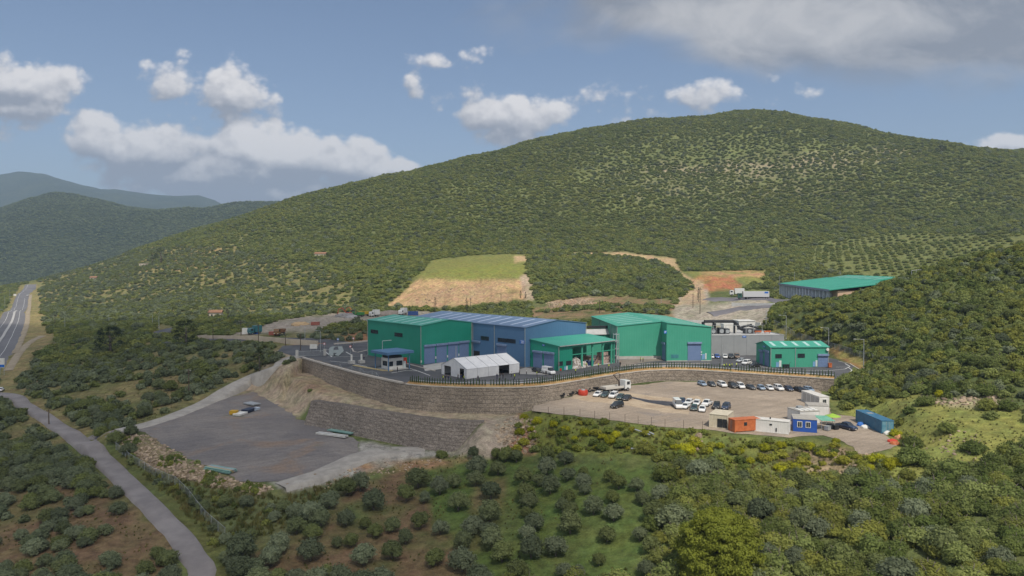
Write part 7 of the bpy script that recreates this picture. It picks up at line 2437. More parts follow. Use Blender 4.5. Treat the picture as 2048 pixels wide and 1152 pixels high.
M_bark = mk("grey_bark", (0.09, 0.075, 0.06), (0.15, 0.13, 0.105), 2.0, .95)
M_grass = leaf_mat("grass_blades", (0.085, 0.105, 0.028), (0.16, 0.155, 0.05), (0.19, 0.165, 0.06), big=.05, transl=.35)
M_rock = mk("pale_rubble", (0.25, 0.185, 0.125), (0.37, 0.29, 0.21), 1.2, .95, bump=.3, objvar=.3)


def crown_mesh(name, seed, mat, lobes=9, per=70, leaf=.13, squash=.8, low=.0, core=True, sub=1, ck=.72):
    """crown of unit radius: several leafy lobes, each a rough core with leaf clumps standing off it"""
    rnd_ = random.Random(seed)
    mb = MB()
    L_ = []
    for i in range(lobes):
        a = i * 2.4 + rnd_.uniform(-.4, .4)
        h_ = low + (1 - low) * ((i + .5) / lobes) ** .8
        rad_ = math.sqrt(max(.05, 1 - h_ * h_)) * rnd_.uniform(.45, .72)
        L_.append((Vector((rad_ * math.cos(a), rad_ * math.sin(a), h_ * squash * rnd_.uniform(.7, .95) + .12)), rnd_.uniform(.34, .50)))
    L_.append((Vector((0, 0, .42 * squash)), .56))
    bm = bmesh.new(); bmesh.ops.create_icosphere(bm, subdivisions=sub + 1 if core else 1, radius=1)
    ico_v = [v.co.copy() for v in bm.verts]; ico_f = [tuple(v.index for v in f.verts) for f in bm.faces]; bm.free()
    for c_, r_ in L_:
        off = Vector((rnd_.random() * 30, rnd_.random() * 30, 0))
        if core:
            mb.add([c_ + Vector((v.x, v.y, v.z * .85)) * r_ * ck * (1 + .55 * mnoise.noise(v * 2.3 + off)) for v in ico_v], ico_f)
        vs, fs = [], []
        for k_ in range(per):
            d = Vector((rnd_.gauss(0, 1), rnd_.gauss(0, 1), rnd_.gauss(.25, 1))).normalized()
            p = c_ + Vector((d.x, d.y, d.z * .85)) * r_ * (1 + .45 * mnoise.noise(d * 2.3 + off)) * rnd_.uniform(.80, 1.16)
            if p.z < .02: continue
            nrm = (d + Vector((rnd_.uniform(-1, 1), rnd_.uniform(-1, 1), rnd_.uniform(-1, 1))) * .75).normalized()
            s_ = nrm.cross(Vector((rnd_.uniform(-1, 1), rnd_.uniform(-1, 1), rnd_.uniform(-1, 1)))).normalized(); u_ = nrm.cross(s_)
            l_ = leaf * rnd_.uniform(.6, 1.3)
            k0 = len(vs)
            vs += [p + s_ * l_, p + u_ * l_ * .7, p - s_ * l_, p - u_ * l_ * .7]; fs.append((k0, k0 + 1, k0 + 2, k0 + 3))
        mb.add(vs, fs)
    me = bpy.data.meshes.new(name); me.from_pydata(mb.v, [], mb.f); me.materials.append(mat)
    return me


def trunk_mesh(name, seed, h, r_, limbs=3, mat=None):
    rnd_ = random.Random(seed); mb = MB()
    lean = (rnd_.uniform(-.15, .15), rnd_.uniform(-.15, .15))
    mb.tube([(0, 0, -.4), (lean[0] * .3, lean[1] * .3, h * .5), (lean[0], lean[1], h)], [r_ * 1.25, r_, r_ * .8], 7)
    for i in range(limbs):
        a = 2 * math.pi * i / limbs + rnd_.uniform(-.4, .4)
        mb.tube([(lean[0], lean[1], h * .92), (lean[0] + .5 * h * math.cos(a) * .8, lean[1] + .5 * h * math.sin(a) * .8, h * 1.5), (lean[0] + h * math.cos(a) * .9, lean[1] + h * math.sin(a) * .9, h * 2.2)], [r_ * .6, r_ * .4, r_ * .15], 5)
    return mb.mesh(name, mat or M_bark, True)


OLV = [crown_mesh("olive_crown", 100 + i, M_olive, 12, 170, .075, .85) for i in range(6)]
EVR = [crown_mesh("bush_crown", 200 + i, M_ever, 12, 170, .075, .72) for i in range(6)]
BRM = [crown_mesh("broom_crown", 300 + i, M_broom, 9, 150, .075, .7) for i in range(3)]
TRK = [trunk_mesh("tree_trunk", 400 + i, .5, .085) for i in range(4)]
FAR_O = [crown_mesh("scrub_olive", 500 + i, M_olive, 7, 34, .16, .8) for i in range(4)]
FAR_E = [crown_mesh("scrub_green", 600 + i, M_ever, 7, 34, .16, .72) for i in range(4)]
FAR_H = [crown_mesh("scrub_hill", 700 + i, M_hill, 7, 34, .16, .64) for i in range(4)]


def scatter(name, meshes, P_, scl, label, seed=1, rotfull=False, kind='stuff'):
    """one object of uncountable growth: points that carry instances of a few plants"""
    col = bpy.data.collections.new(name + "_kinds")
    for i, me_ in enumerate(meshes):
        o = bpy.data.objects.new("%s_kind_%02d" % (name, i), me_); col.objects.link(o)
    me = bpy.data.meshes.new(name)
    P_ = np.asarray(P_, float)
    me.vertices.add(len(P_)); me.vertices.foreach_set('co', P_.ravel())
    rg = np.random.RandomState(seed)
    a = me.attributes.new('scl', 'FLOAT_VECTOR', 'POINT'); a.data.foreach_set('vector', np.asarray(scl, float).ravel())
    rot = np.zeros((len(P_), 3)); rot[:, 2] = rg.uniform(0, 6.28, len(P_))
    if rotfull: rot[:, :2] = rg.uniform(-.6, .6, (len(P_), 2))
    a = me.attributes.new('rot', 'FLOAT_VECTOR', 'POINT'); a.data.foreach_set('vector', rot.ravel())
    a = me.attributes.new('pick', 'INT', 'POINT'); a.data.foreach_set('value', rg.randint(0, len(meshes), len(P_)))
    o = bpy.data.objects.new(name, me); COL.objects.link(o)
    tag(o, label, None, None, kind)
    g = bpy.data.node_groups.new(name, 'GeometryNodeTree')
    g.interface.new_socket("Geometry", in_out='INPUT', socket_type='NodeSocketGeometry')
    g.interface.new_socket("Geometry", in_out='OUTPUT', socket_type='NodeSocketGeometry')
    N, L = g.nodes, g.links
    gi, go = N.new('NodeGroupInput'), N.new('NodeGroupOutput')
    ci = N.new('GeometryNodeCollectionInfo'); ci.inputs['Collection'].default_value = col
    ci.inputs['Separate Children'].default_value = True; ci.inputs['Reset Children'].default_value = True
    iop = N.new('GeometryNodeInstanceOnPoints'); iop.inputs['Pick Instance'].default_value = True

    def at_(nm, dt):
        n_ = N.new('GeometryNodeInputNamedAttribute'); n_.data_type = dt; n_.inputs['Name'].default_value = nm
        return n_.outputs['Attribute']
    e2r = N.new('FunctionNodeEulerToRotation')
    L.new(at_('rot', 'FLOAT_VECTOR'), e2r.inputs[0])
    L.new(gi.outputs[0], iop.inputs['Points']); L.new(ci.outputs[0], iop.inputs['Instance'])
    L.new(at_('pick', 'INT'), iop.inputs['Instance Index']); L.new(e2r.outputs[0], iop.inputs['Rotation']); L.new(at_('scl', 'FLOAT_VECTOR'), iop.inputs['Scale'])
    L.new(iop.outputs[0], go.inputs[0])
    md = o.modifiers.new("growth", 'NODES'); md.node_group = g
    return o


def in_px(poly, px, py):
    return poly_sd(px, py, poly) < 0


def jitter_grid(r0, r1, sp_, seed, tmax=44):
    rg = np.random.RandomState(seed)
    X, Y = np.meshgrid(np.arange(-r1, r1, sp_), np.arange(20, r1, sp_ * .9))
    X[1::2] += sp_ / 2
    X = X + rg.uniform(-.42, .42, X.shape) * sp_; Y = Y + rg.uniform(-.42, .42, X.shape) * sp_
    r_ = np.hypot(X, Y); a = np.degrees(np.arctan2(X, Y))
    k_ = (r_ > r0) & (r_ <= r1) & (np.abs(a) < tmax)
    return X[k_], Y[k_]


def vis_at(X, Y):
    a = np.arctan2(X, Y); b_ = 0.5 * np.log(X * X + Y * Y)
    i = np.clip(np.searchsorted(lnr, b_), 0, len(rr) - 1)
    j = np.clip(np.round((a - th[0]) / (th[1] - th[0])), 0, NTH - 1).astype(int)
    return VIS[i, j]


ROADW = [p for p in ROAD]; TRACKW = [p for p in TRACK]; RAMPW = [p for p in RAMP]; HWW = [p for p in HWP]
BARE = [  # picture outlines where nothing tall grows
    [(768, 615), (800, 588), (832, 556), (862, 520), (950, 510), (1054, 508), (1054, 545), (1075, 604), (1000, 608), (870, 617)],
    [(1130, 506), (1250, 504), (1352, 516), (1366, 543), (1530, 540), (1534, 570), (1500, 568), (1485, 580), (1540, 582), (1540, 598), (1610, 600), (1545, 612), (1535, 640), (1512, 668), (1380, 665), (1345, 640), (1345, 612), (1388, 575), (1345, 535), (1260, 512)],
    [(470, 668), (560, 640), (690, 624), (930, 622), (930, 640), (740, 645), (690, 650), (610, 668), (600, 676), (470, 682)],
    [(390, 670), (640, 680), (640, 696), (390, 684)],
    [(430, 795), (520, 742), (560, 738), (610, 712), (720, 750), (800, 800), (1030, 828), (1070, 822), (1095, 830), (1035, 850), (985, 900), (905, 908), (760, 935), (640, 970), (560, 985), (540, 965), (440, 946), (290, 864), (236, 862)],
    [(248, 868), (300, 872), (470, 962), (555, 975), (520, 990), (400, 968), (300, 935), (240, 890)],
    [(1060, 610), (1180, 592), (1345, 600), (1345, 612), (1200, 609), (1070, 624)],
    [(1060, 627), (1190, 620), (1345, 632), (1345, 645), (1060, 645)],
    [(-20, 800), (0, 760), (0, 640), (60, 560), (75, 560), (85, 640), (120, 690), (80, 710), (40, 760), (20, 800)],
    [(310, 650), (348, 650), (348, 672), (310, 672)],
    [(1540, 650), (1600, 668), (1735, 716), (1740, 748), (1690, 735), (1640, 700), (1540, 668)],
    [(1650, 792), (1700, 828), (1800, 880), (1765, 910), (1690, 895), (1500, 880), (1400, 862), (1400, 850)],
]
GROVE = [(560, 985), (760, 935), (1090, 905), (1300, 900), (1330, 960), (1290, 1040), (1330, 1165), (520, 1165), (470, 1100), (600, 1040)]
REEDS = [(205, 905), (240, 895), (300, 940), (400, 970), (520, 990), (640, 970), (700, 960), (600, 1040), (480, 1095), (470, 1165), (405, 1165), (370, 1060), (300, 985)]
BROOMS = [(1040, 815), (1400, 862), (1690, 895), (1760, 910), (1730, 955), (1500, 960), (1310, 912), (1090, 903), (1030, 900)]
MEAD = [(1690, 830), (1780, 800), (1870, 790), (2060, 800), (2060, 850), (1980, 930), (1900, 930), (1800, 990), (1760, 905), (1795, 885)]
ORCH = [(1630, 492), (1780, 466), (2060, 470), (2060, 492), (1850, 540), (1800, 560), (1660, 545), (1610, 512)]
FLANK = [(60, 560), (130, 540), (300, 495), (470, 495), (700, 560), (740, 625), (400, 640), (80, 650)]
LEFTB = [(-400, 985), (230, 985), (345, 1080), (350, 1170), (-400, 1170)]


def candidates(r0, r1, sp_, seed):
    X, Y = jitter_grid(r0, r1, sp_, seed)
    k_ = vis_at(X, Y)
    X, Y = X[k_], Y[k_]
    Z = H(X, Y)
    px, py = proj(X, Y, Z)
    k_ = (px > -260) & (px < 2310) & (py < 1330)
    X, Y, Z, px, py = X[k_], Y[k_], Z[k_], px[k_], py[k_]
    bad = np.zeros(X.shape, bool)
    for poly, buf in ((TERR, 3.0), (LOT, 2.0), (PAD, 1.5)):
        bad |= poly_sd(X, Y, poly) < buf
    bad |= poly_sd(X, Y, BENCH) < 1
    bad |= (line_d(X, Y, ROADW) < 3.6) | (line_d(X, Y, TRACKW) < 4.0) | (line_d(X, Y, RAMPW) < 3.5) | (line_d(X, Y, HWW) < 12)
    # the big shed up the slope and its apron
    lx = (X - FF.ox) * FF.c + (Y - FF.oy) * FF.s; ly = -(X - FF.ox) * FF.s + (Y - FF.oy) * FF.c
    bad |= (lx > -8) & (lx < 124) & (ly > -6) & (ly < 56)
    for poly in BARE:
        bad |= in_px(poly, px, py)
    k_ = ~bad
    return X[k_], Y[k_], Z[k_], px[k_], py[k_]


plants = []   # kind, x, y, z, radius, depth
rg = np.random.RandomState(42)
X, Y, Z, px, py = candidates(70, 330, 2.6, 1)
gap = fbm(X, Y, 22, 3, 31)
for i in range(len(X)):
    x, y, z, u, v = X[i], Y[i], Z[i], px[i], py[i]
    p_ = np.array([u]), np.array([v])
    q = rg.rand(); s = rg.rand(); dist = math.hypot(x, y)
    right = u > 1290 + (0 if v < 960 else (1152 - v) * .15) and (v > 905 or u > 1640) or (u > 1500 and v < 800)
    if in_px(GROVE, *p_)[0]:
        continue
    if in_px(BROOMS, *p_)[0]:
        if q < .85: plants.append(('low', x, y, z, .65 + 1.0 * s, dist))
        continue
    if in_px(REEDS, *p_)[0]:
        if q < .33: plants.append(('ever' if s < .5 else 'olive', x, y, z, .6 + 1.0 * s, dist))
        continue
    if in_px(MEAD, *p_)[0]:
        if q < .13: plants.append(('ever', x, y, z, 1.0 + 1.2 * s, dist))
        continue
    if in_px(LEFTB, *p_)[0]:
        if q < .28 + .45 * gap[i]: plants.append(('olive', x, y, z, 1.25 + .75 * s, dist))
        continue
    if right:
        if q < .95 + .2 * gap[i]: plants.append(('ever' if rg.rand() < .85 else 'olive', x, y, z, 1.2 + 1.2 * s * s + .4 * (v > 950), dist))
        continue
    if u < 1000 and v > 640:
        if q < .36 + .75 * gap[i] + (.25 if u < 240 and v > 800 else 0): plants.append(('olive', x, y, z, 1.35 + .9 * s, dist))
        continue
    if q < .8: plants.append(('ever', x, y, z, 1.2 + 1.0 * s, dist))
# grove trees where they stand in the photograph: crown centre and width in picture pixels
G4 = [(200, 320, 160), (355, 345, 120), (190, 420, 130), (300, 510, 150), (60, 590, 160), (290, 665, 160), (165, 765, 160), (290, 795, 130), (310, 860, 170), (100, 880, 150), (385, 960, 170), (90, 1020, 190), (215, 1120, 170),
      (500, 1090, 160), (540, 405, 130), (560, 520, 160), (585, 590, 130), (565, 675, 90), (620, 740, 150), (570, 815, 120), (600, 930, 170), (780, 920, 170), (715, 240, 110), (850, 270, 110), (715, 335, 140), (660, 430, 110), (740, 465, 150),
      (870, 390, 110), (985, 370, 80), (985, 440, 120), (1000, 505, 90), (875, 555, 120), (830, 625, 110), (885, 640, 110), (890, 750, 170), (1060, 625, 140), (1200, 560, 100), (1210, 670, 140), (1180, 400, 100), (1245, 450, 120), (1380, 470, 110),
      (1420, 570, 110), (1560, 530, 150), (1510, 660, 170), (1160, 830, 130), (1400, 830, 120), (1480, 910, 130), (1100, 1020, 100), (850, 1100, 130), (950, 1110, 110), (1450, 1080, 130), (490, 260, 100), (340, 240, 90), (410, 250, 110), (170, 230, 90), (30, 440, 110)]
G5 = [(1600, 780, 130), (1790, 740, 110), (1900, 770, 70), (1860, 650, 130), (1985, 700, 110), (1440, 700, 120), (1340, 780, 110), (1230, 850, 130), (1290, 890, 110), (1440, 890, 100), (1550, 920, 70), (1610, 960, 90), (1710, 930, 90), (1870, 900, 110),
      (1990, 940, 100), (1785, 1000, 90), (1240, 970, 100), (1150, 930, 110), (1385, 1030, 70), (1470, 1020, 90), (1230, 1075, 140), (1050, 1040, 120), (1540, 1100, 130), (1710, 1070, 130), (830, 1060, 150), (1000, 1110, 130), (1520, 680, 110), (1150, 850, 100), (1960, 1110, 120)]
for (a, b_, w) in [(900 + x / 3.69, 840 + y / 3.69, w / 3.69) for x, y, w in G4] + [(200 + x / 2.924, 730 + y / 2.924, w / 2.924) for x, y, w in G5]:
    x, y, z = hit(a, b_ + w * .52)
    r_ = w / 2 * math.hypot(x, y) / FPX * 1.1
    plants.append(('grove', x, y, z, r_, math.hypot(x, y)))

LM = {'olive': [("the bend of the country road", 300, 1020), ("the wooden roadside pole", 98, 850), ("the rubble bank", 330, 920), ("the gravel track", 440, 800), ("the grey pole in the olives", 378, 790), ("the first dark pine", 218, 690), ("the big dark pine", 370, 690),
                ("the beige retaining wall", 520, 690), ("the highway", 30, 740), ("the plant entrance", 590, 710), ("the lower left picture corner", 40, 1140), ("the bottom of the country road", 380, 1140), ("the left picture edge above the road", 10, 900)],
      'grove': [("the gravel ramp", 640, 960), ("the golden pine", 1380, 1090), ("the lower gabion wall", 960, 915), ("the lit scrub slope", 1250, 910), ("the bottom picture edge", 1000, 1150), ("the bare brown soil", 700, 1080), ("the reed slope", 520, 1060), ("the open grass", 1180, 1070)],
      'ever': [("the golden pine", 1440, 1060), ("the long blue container", 1750, 850), ("the white portable cabin", 1650, 800), ("the yellow broom patch", 1760, 925), ("the lower right picture corner", 2020, 1130), ("the right picture edge", 2040, 900), ("the meadow's stone line", 1930, 800), ("the dark burnt strip", 1580, 915),
               ("the bend of the yard road", 1735, 750), ("the lamp post by the embankment", 1740, 700), ("the grassy meadow", 1850, 890), ("the bottom picture edge", 1700, 1150), ("the wire fence on the hill foot", 1600, 680), ("the far green roof", 1700, 600)]}


def plant_tree(name, crown, trunk, x, y, z, r_, sq, zoff, label, cat, group, seed, trk_scale=1.0):
    rd = random.Random(seed)
    root = empty(name, (x, y, z), rd.uniform(0, 6.28), label, cat, group)
    c_ = bpy.data.objects.new("crown", crown); COL.objects.link(c_); c_.parent = root
    c_.location = (0, 0, zoff * r_); c_.scale = (r_ * rd.uniform(.92, 1.1), r_ * rd.uniform(.92, 1.1), r_ * sq * rd.uniform(.9, 1.12))
    t_ = bpy.data.objects.new("trunk", trunk); COL.objects.link(t_); t_.parent = root
    t_.scale = (r_ * trk_scale,) * 3
    return root


WORDN = ["first", "second", "third", "fourth", "fifth", "sixth", "seventh", "eighth", "ninth", "tenth"]


def individual(kinds_, key, name, cat, group, crowns, sq, zoff, limit, noun):
    sel = [p for p in plants if p[0] in kinds_]
    pp = [proj(p[1], p[2], p[3] + p[4]) for p in sel]
    inside = [i for i in range(len(sel)) if -20 < pp[i][0] < 2068 and pp[i][1] < 1165]
    inside.sort(key=lambda i: -sel[i][4] / sel[i][5])
    inside = inside[:limit]
    groups = {}
    for i in inside:
        u, v = float(pp[i][0]), float(pp[i][1])
        d = [(math.hypot(u - a, v - b_), nm) for nm, a, b_ in LM[key]]
        groups.setdefault(min(d)[1], []).append((min(d)[0], i))
    for nm, lst in groups.items():
        lst.sort()
        for k_, (_d, i) in enumerate(lst):
            p = sel[i]
            o_ = WORDN[k_] if k_ < 10 else ORD(k_ + 1)
            lab = "%s, %s nearest to %s" % (noun, o_, nm)
            plant_tree(name, crowns[i % len(crowns)], TRK[i % len(TRK)], p[1], p[2], p[3] - .1, p[4], sq, zoff, lab, cat, group, i)
    chosen = set(id(sel[i]) for i in inside)
    return [p for p in plants if id(p) not in chosen]


ng = len([p for p in plants if p[0] == 'grove'])
plants = individual(('grove',), 'grove', "olive_tree", "olive tree", "olive trees of the grassy grove", OLV, 1.0, .5, 90, "rounded grey green olive tree in the grove")
plants = individual(('olive',), 'olive', "olive_tree", "olive tree", "olive trees of the shaded plain", OLV, .95, .25, 300 - ng, "olive tree of the shaded plain")
plants = individual(('ever',), 'ever', "evergreen_bush", "bush", "evergreen bushes of the right slope", EVR, .88, .05, 290, "dense evergreen bush")

rest_o = [p for p in plants if p[0] in ('olive', 'grove')]
rest_e = [p for p in plants if p[0] == 'ever']
low = [p for p in plants if p[0] == 'low']
for _ in range(3000):
    u, v = rg.uniform(240, 555), rg.uniform(866, 990)
    if len([p for p in low if p[0] == 'bank']) < 90 and in_px([(250, 868), (300, 872), (380, 920), (470, 962), (555, 975), (520, 990), (400, 968), (300, 935), (244, 890)], np.array([u]), np.array([v]))[0] and fbm(np.array([u]), np.array([v]), 40, 3, 5)[0] > .02:
        x, y, z = hit(u, v); low.append(('bank', x, y, z, rg.uniform(.4, .95), 0))
low_d = [p for p in low if p[0] == 'bank']; low = [p for p in low if p[0] == 'low']


def put(name, meshes, lst, label, seed, sink=.1, sq=1.0):
    if lst:
        scatter(name, meshes, [(p[1], p[2], p[3] - sink) for p in lst], [(p[4], p[4], p[4] * sq) for p in lst], label, seed)


put("olive_woodland", FAR_O, rest_o, "mass of olive trees filling the shaded plain at left", 3)
put("evergreen_scrub", FAR_E, rest_e, "mass of evergreen scrub covering the right slope", 4)
M_lows = leaf_mat("low_scrub_leaves", (0.130, 0.172, 0.038), (0.215, 0.245, 0.050), (0.300, 0.290, 0.035), big=.06)
FAR_L = [crown_mesh("scrub_low", 800 + i, M_lows, 7, 40, .13, .6) for i in range(4)]
put("bank_scrub", FAR_E, low_d, "small bushes growing among the rubble of the bank", 15)
put("low_scrub", FAR_L, low, "low scrub on the slope below the lot", 5)
# the big hill
X, Y, Z, px, py = candidates(330, 1120, 3.7, 2)
gap = fbm(X, Y, 60, 4, 33); fine = fbm(X, Y, 18, 3, 35)
hillp, hillo = [], []
inF = in_px(FLANK, px, py); inO = in_px(ORCH, px, py)
top = in_px([(1100, 340), (1350, 260), (1700, 280), (1850, 320), (1500, 380), (1250, 400)], px, py)
for i in range(len(X)):
    q, s = rg.rand(), rg.rand()
    if inO[i]:
        continue
    if inF[i]:
        if q < .70 + .6 * gap[i] + .4 * fine[i]: (hillo if rg.rand() < .6 else hillp).append(('h', X[i], Y[i], Z[i], 1.4 + 1.3 * s, 0))
    elif top[i]:
        if q < .84 + .5 * fine[i]: (hillp if rg.rand() < .8 else hillo).append(('h', X[i], Y[i], Z[i], 1.5 + 1.4 * s, 0))
    elif q < .95 + .25 * fine[i]:
        (hillp if rg.rand() < .88 else hillo).append(('h', X[i], Y[i], Z[i], 1.75 + 1.5 * s * s + .8 * (rg.rand() < .08), 0))
# orchard rows on the far right slope
ga_ = R(25)
for a in np.arange(-200, 500, 7.5):
    for b_ in np.arange(300, 900, 6.5):
        x = 250 + (a * math.cos(ga_) - (b_ - 500) * math.sin(ga_)) + rg.uniform(-.8, .8); y = 500 + (a * math.sin(ga_) + (b_ - 500) * math.cos(ga_)) + rg.uniform(-.8, .8)
        if y < 300 or math.hypot(x, y) > 1000: continue
        z = float(H(x, y)); u, v = proj(x, y, z)
        if in_px(ORCH, np.array([u]), np.array([v]))[0] and vis_at(np.array([x]), np.array([y]))[0] and rg.rand() < .93:
            hillp.append(('h', x, y, z, 1.9 + .7 * rg.rand(), 0))
put("hillside_scrub", FAR_H, hillp, "green scrub and trees covering the whole big hill", 6, .2, .8)
put("hillside_olives", FAR_O, hillo, "grey green olives mixed into the scrub of the big hill", 7, .25)
# woods on the nearer of the two far mountains
ri, rj = rg.uniform(0, NMX.shape[0] - 1.01, 62000), rg.uniform(0, NMX.shape[1] - 1.01, 62000)
i0, j0 = ri.astype(int), rj.astype(int); fi, fj = ri - i0, rj - j0
bil = lambda A_: (A_[i0, j0] * (1 - fj) + A_[i0, j0 + 1] * fj) * (1 - fi) + (A_[i0 + 1, j0] * (1 - fj) + A_[i0 + 1, j0 + 1] * fj) * fi
fx, fy, fz = bil(NMX), bil(NMY), bil(NMZ)
u, v = proj(fx, fy, fz)
k2 = (u > -120) & (u < 760) & (fy < 2760)
fx, fy, fz = fx[k2], fy[k2], fz[k2]
sc = rg.uniform(2.5, 6, len(fx))
M_mount = leaf_mat("mountain_leaves", (0.105, 0.135, 0.058), (0.185, 0.215, 0.095), None)
FAR_M = [crown_mesh("forest_crown", 900 + i, M_mount, 6, 20, .2, .7) for i in range(3)]
scatter("mountain_forest", FAR_M, np.stack([fx, fy, fz - .6], -1), np.stack([sc, sc, sc * .8], -1), "dark forest covering the far left mountain", 8)

# yellow broom bushes
BR = [(1372, 905, 30), (1392, 893, 22), (1350, 897, 18), (1220, 886, 24), (1205, 876, 18), (1232, 873, 18), (1170, 868, 20), (1130, 862, 20), (1108, 852, 20), (1075, 846, 18), (1048, 836, 16), (1245, 892, 16), (1040, 868, 20), (1062, 862, 14), (1068, 902, 14),
      (1500, 925, 18), (1560, 940, 22), (1592, 938, 22), (1530, 900, 22), (1562, 893, 18), (1620, 898, 20), (1640, 908, 18), (1440, 895, 16), (1755, 925, 30), (1775, 935, 26), (1795, 928, 22), (1740, 940, 18), (1792, 872, 20), (1780, 862, 16), (1672, 884, 14), (1880, 792, 16), (1690, 795, 18), (1418, 905, 16),
      (1150, 880, 14), (1290, 890, 15), (1330, 888, 14), (1480, 905, 14)]
for i, (a, b_, w) in enumerate(BR):
    x, y, z = hit(a, b_); r_ = w / 2 * math.hypot(x, y) / FPX * 1.2
    d = sorted((math.hypot(a - u_, b_ - v_), n_) for n_, u_, v_ in (("the lot fence", 1240, 850), ("the golden heap of broom", 1372, 900), ("the orange container", 1475, 870), ("the blue site office", 1612, 870), ("the end of the blue container", 1775, 870), ("the upper gabion wall's foot", 1040, 830), ("the rocky slope", 1760, 930), ("the meadow", 1880, 830)))[0][1]
    plant_tree("broom_bush", BRM[i % 3], TRK[i % 4], x, y, z - .1, max(r_, .7), 1.0, 0, "yellow flowering broom bush near %s, %s from left" % (d, ORD(1 + sum(1 for q in BR if (q[0], q[1]) < (a, b_)))), "broom bush", "yellow broom bushes", i)


# pines, cypresses and single dark trees
def puffs(name, mat, seed, n_, rx, rz, shape, leaf, per):
    """tree crown of separate needle puffs set on the outline given by shape(height 0..1) -> radius"""
    rd = random.Random(seed); mb = MB()
    for i in range(n_):
        t_ = rd.random() ** .8; a = rd.uniform(0, 6.28); rr_ = shape(t_) * rd.uniform(.55, 1.0)
        c_ = Vector((rx * rr_ * math.cos(a), rx * rr_ * math.sin(a), rz * t_)); pr = rx * rd.uniform(.14, .26)
        vs, fs = [], []
        for k_ in range(per):
            d = Vector((rd.gauss(0, 1), rd.gauss(0, 1), rd.gauss(.2, .8))).normalized()
            p = c_ + Vector((d.x, d.y, d.z * .6)) * pr * rd.uniform(.55, 1.1)
            nrm = (d + Vector((rd.uniform(-1, 1), rd.uniform(-1, 1), rd.uniform(-1, 1))) * .7).normalized()
            s_ = nrm.cross(Vector((rd.uniform(-1, 1), rd.uniform(-1, 1), rd.uniform(-1, 1)))).normalized(); u_ = nrm.cross(s_); l_ = leaf * rd.uniform(.6, 1.3)
            k0 = len(vs); vs += [p + s_ * l_, p + u_ * l_ * .6, p - s_ * l_, p - u_ * l_ * .6]; fs.append((k0, k0 + 1, k0 + 2, k0 + 3))
        mb.add(vs, fs)
    me = bpy.data.meshes.new(name); me.from_pydata(mb.v, [], mb.f); me.materials.append(mat)
    return me


def tall_tree(name, px, yb, yt, wpx, mat, label, cat, shape, n_, per, seed, group=None, dense=.35):
    x, y, z = hit(px, yb)
    D = math.hypot(x, y); h = max(2.0, far(px, yt, y)[2] - z); rx = wpx / 2 * D / FPX
    r_ = empty(name, (x, y, z - .2), 0, label, cat, group)
    c_ = bpy.data.objects.new("crown", puffs("tree_crown", mat, seed, n_, rx, h * (1 - dense * .4), shape, max(.08, rx * .032), per)); COL.objects.link(c_); c_.parent = r_; c_.location = (0, 0, h * dense * .4)
    mb = MB(); mb.tube([(0, 0, -.5), (0, .05 * rx, h * .4), (0, 0, h * .85)], [rx * .10 + .06, rx * .07 + .04, .03], 7)
    for k_ in range(4):
        a = k_ * 1.6 + seed; mb.tube([(0, 0, h * (.3 + .1 * k_)), (rx * .55 * math.cos(a), rx * .55 * math.sin(a), h * (.45 + .1 * k_))], [rx * .04 + .03, .03], 5)
    mb.build("trunk", M_bark, r_, True)
    return r_


dome = lambda t_: math.sqrt(max(0, 1 - (max(0, t_ - .35) / .65) ** 2)) * (1 if t_ > .12 else .7)
cone = lambda t_: (1 - t_) ** .8 * .95 + .05
spire = lambda t_: math.sin(min(1, (1 - t_) * 1.7 + .02) * math.pi / 2) * (1 if t_ > .05 else .6)
tall_tree("pine_tree", 1437, 1165, 1024, 150, M_pineg, "broad golden green pine rising from the scrub at the bottom edge", "pine tree", dome, 260, 330, 21, dense=.15)
tall_tree("pine_tree", 372, 692, 640, 48, M_pined, "big dark pine in front of the beige wall's left end", "pine tree", dome, 70, 50, 22, "dark pines")
tall_tree("pine_tree", 220, 706, 652, 52, M_pined, "dark pine standing among olives nearer the highway", "pine tree", dome, 70, 50, 23, "dark pines")
tall_tree("pine_tree", 519, 748, 692, 36, M_pined, "dark conical conifer beside the gravel track", "pine tree", cone, 60, 45, 24, "dark pines")
tall_tree("pine_tree", 322, 527, 496, 26, M_pined, "larger dark tree by the pale flat house on the hillside", "pine tree", dome, 50, 40, 25, "dark hillside trees")
tall_tree("pine_tree", 304, 529, 508, 12, M_pined, "narrow dark tree by the pale flat house on the hillside", "pine tree", cone, 40, 40, 26, "dark hillside trees")
tall_tree("pine_tree", 660, 518, 500, 13, M_pined, "dark tree beside the reddish ruin on the hillside", "pine tree", dome, 40, 40, 27, "dark hillside trees")
tall_tree("pine_tree", 1883, 304, 291, 18, M_pined, "lone dark tree on the hill's skyline at right", "pine tree", dome, 40, 40, 28)
tall_tree("pine_tree", 1460, 500, 474, 18, M_pined, "dark tree in the scrub above the red earth mound", "pine tree", cone, 40, 40, 29)
for i, (px, yb, yt, w, lb) in enumerate(((870, 624, 593, 6, "slim dark cypress left of the blue roof's ridge"), (933, 622, 594, 6, "slim dark cypress behind the middle of the blue roof"), (1041, 596, 580, 4, "small cypress at the foot of the tan slope, left of two"), (1051, 596, 582, 4, "small cypress at the foot of the tan slope, right of two"),
                                         (452, 567, 546, 6, "dark cypress on the flank, right of the pale house"), (363, 556, 540, 5, "short cypress low on the hillside below the pale house"), (1397, 604, 574, 6, "dark narrow tree in the dry ground before the red mound"), (175, 692, 680, 5, "small cypress beside the highway exit"))):
    tall_tree("cypress_tree", px, yb, yt, w, M_cyp, lb, "cypress", spire, 60, 40, 40 + i, "cypresses", dense=.1)
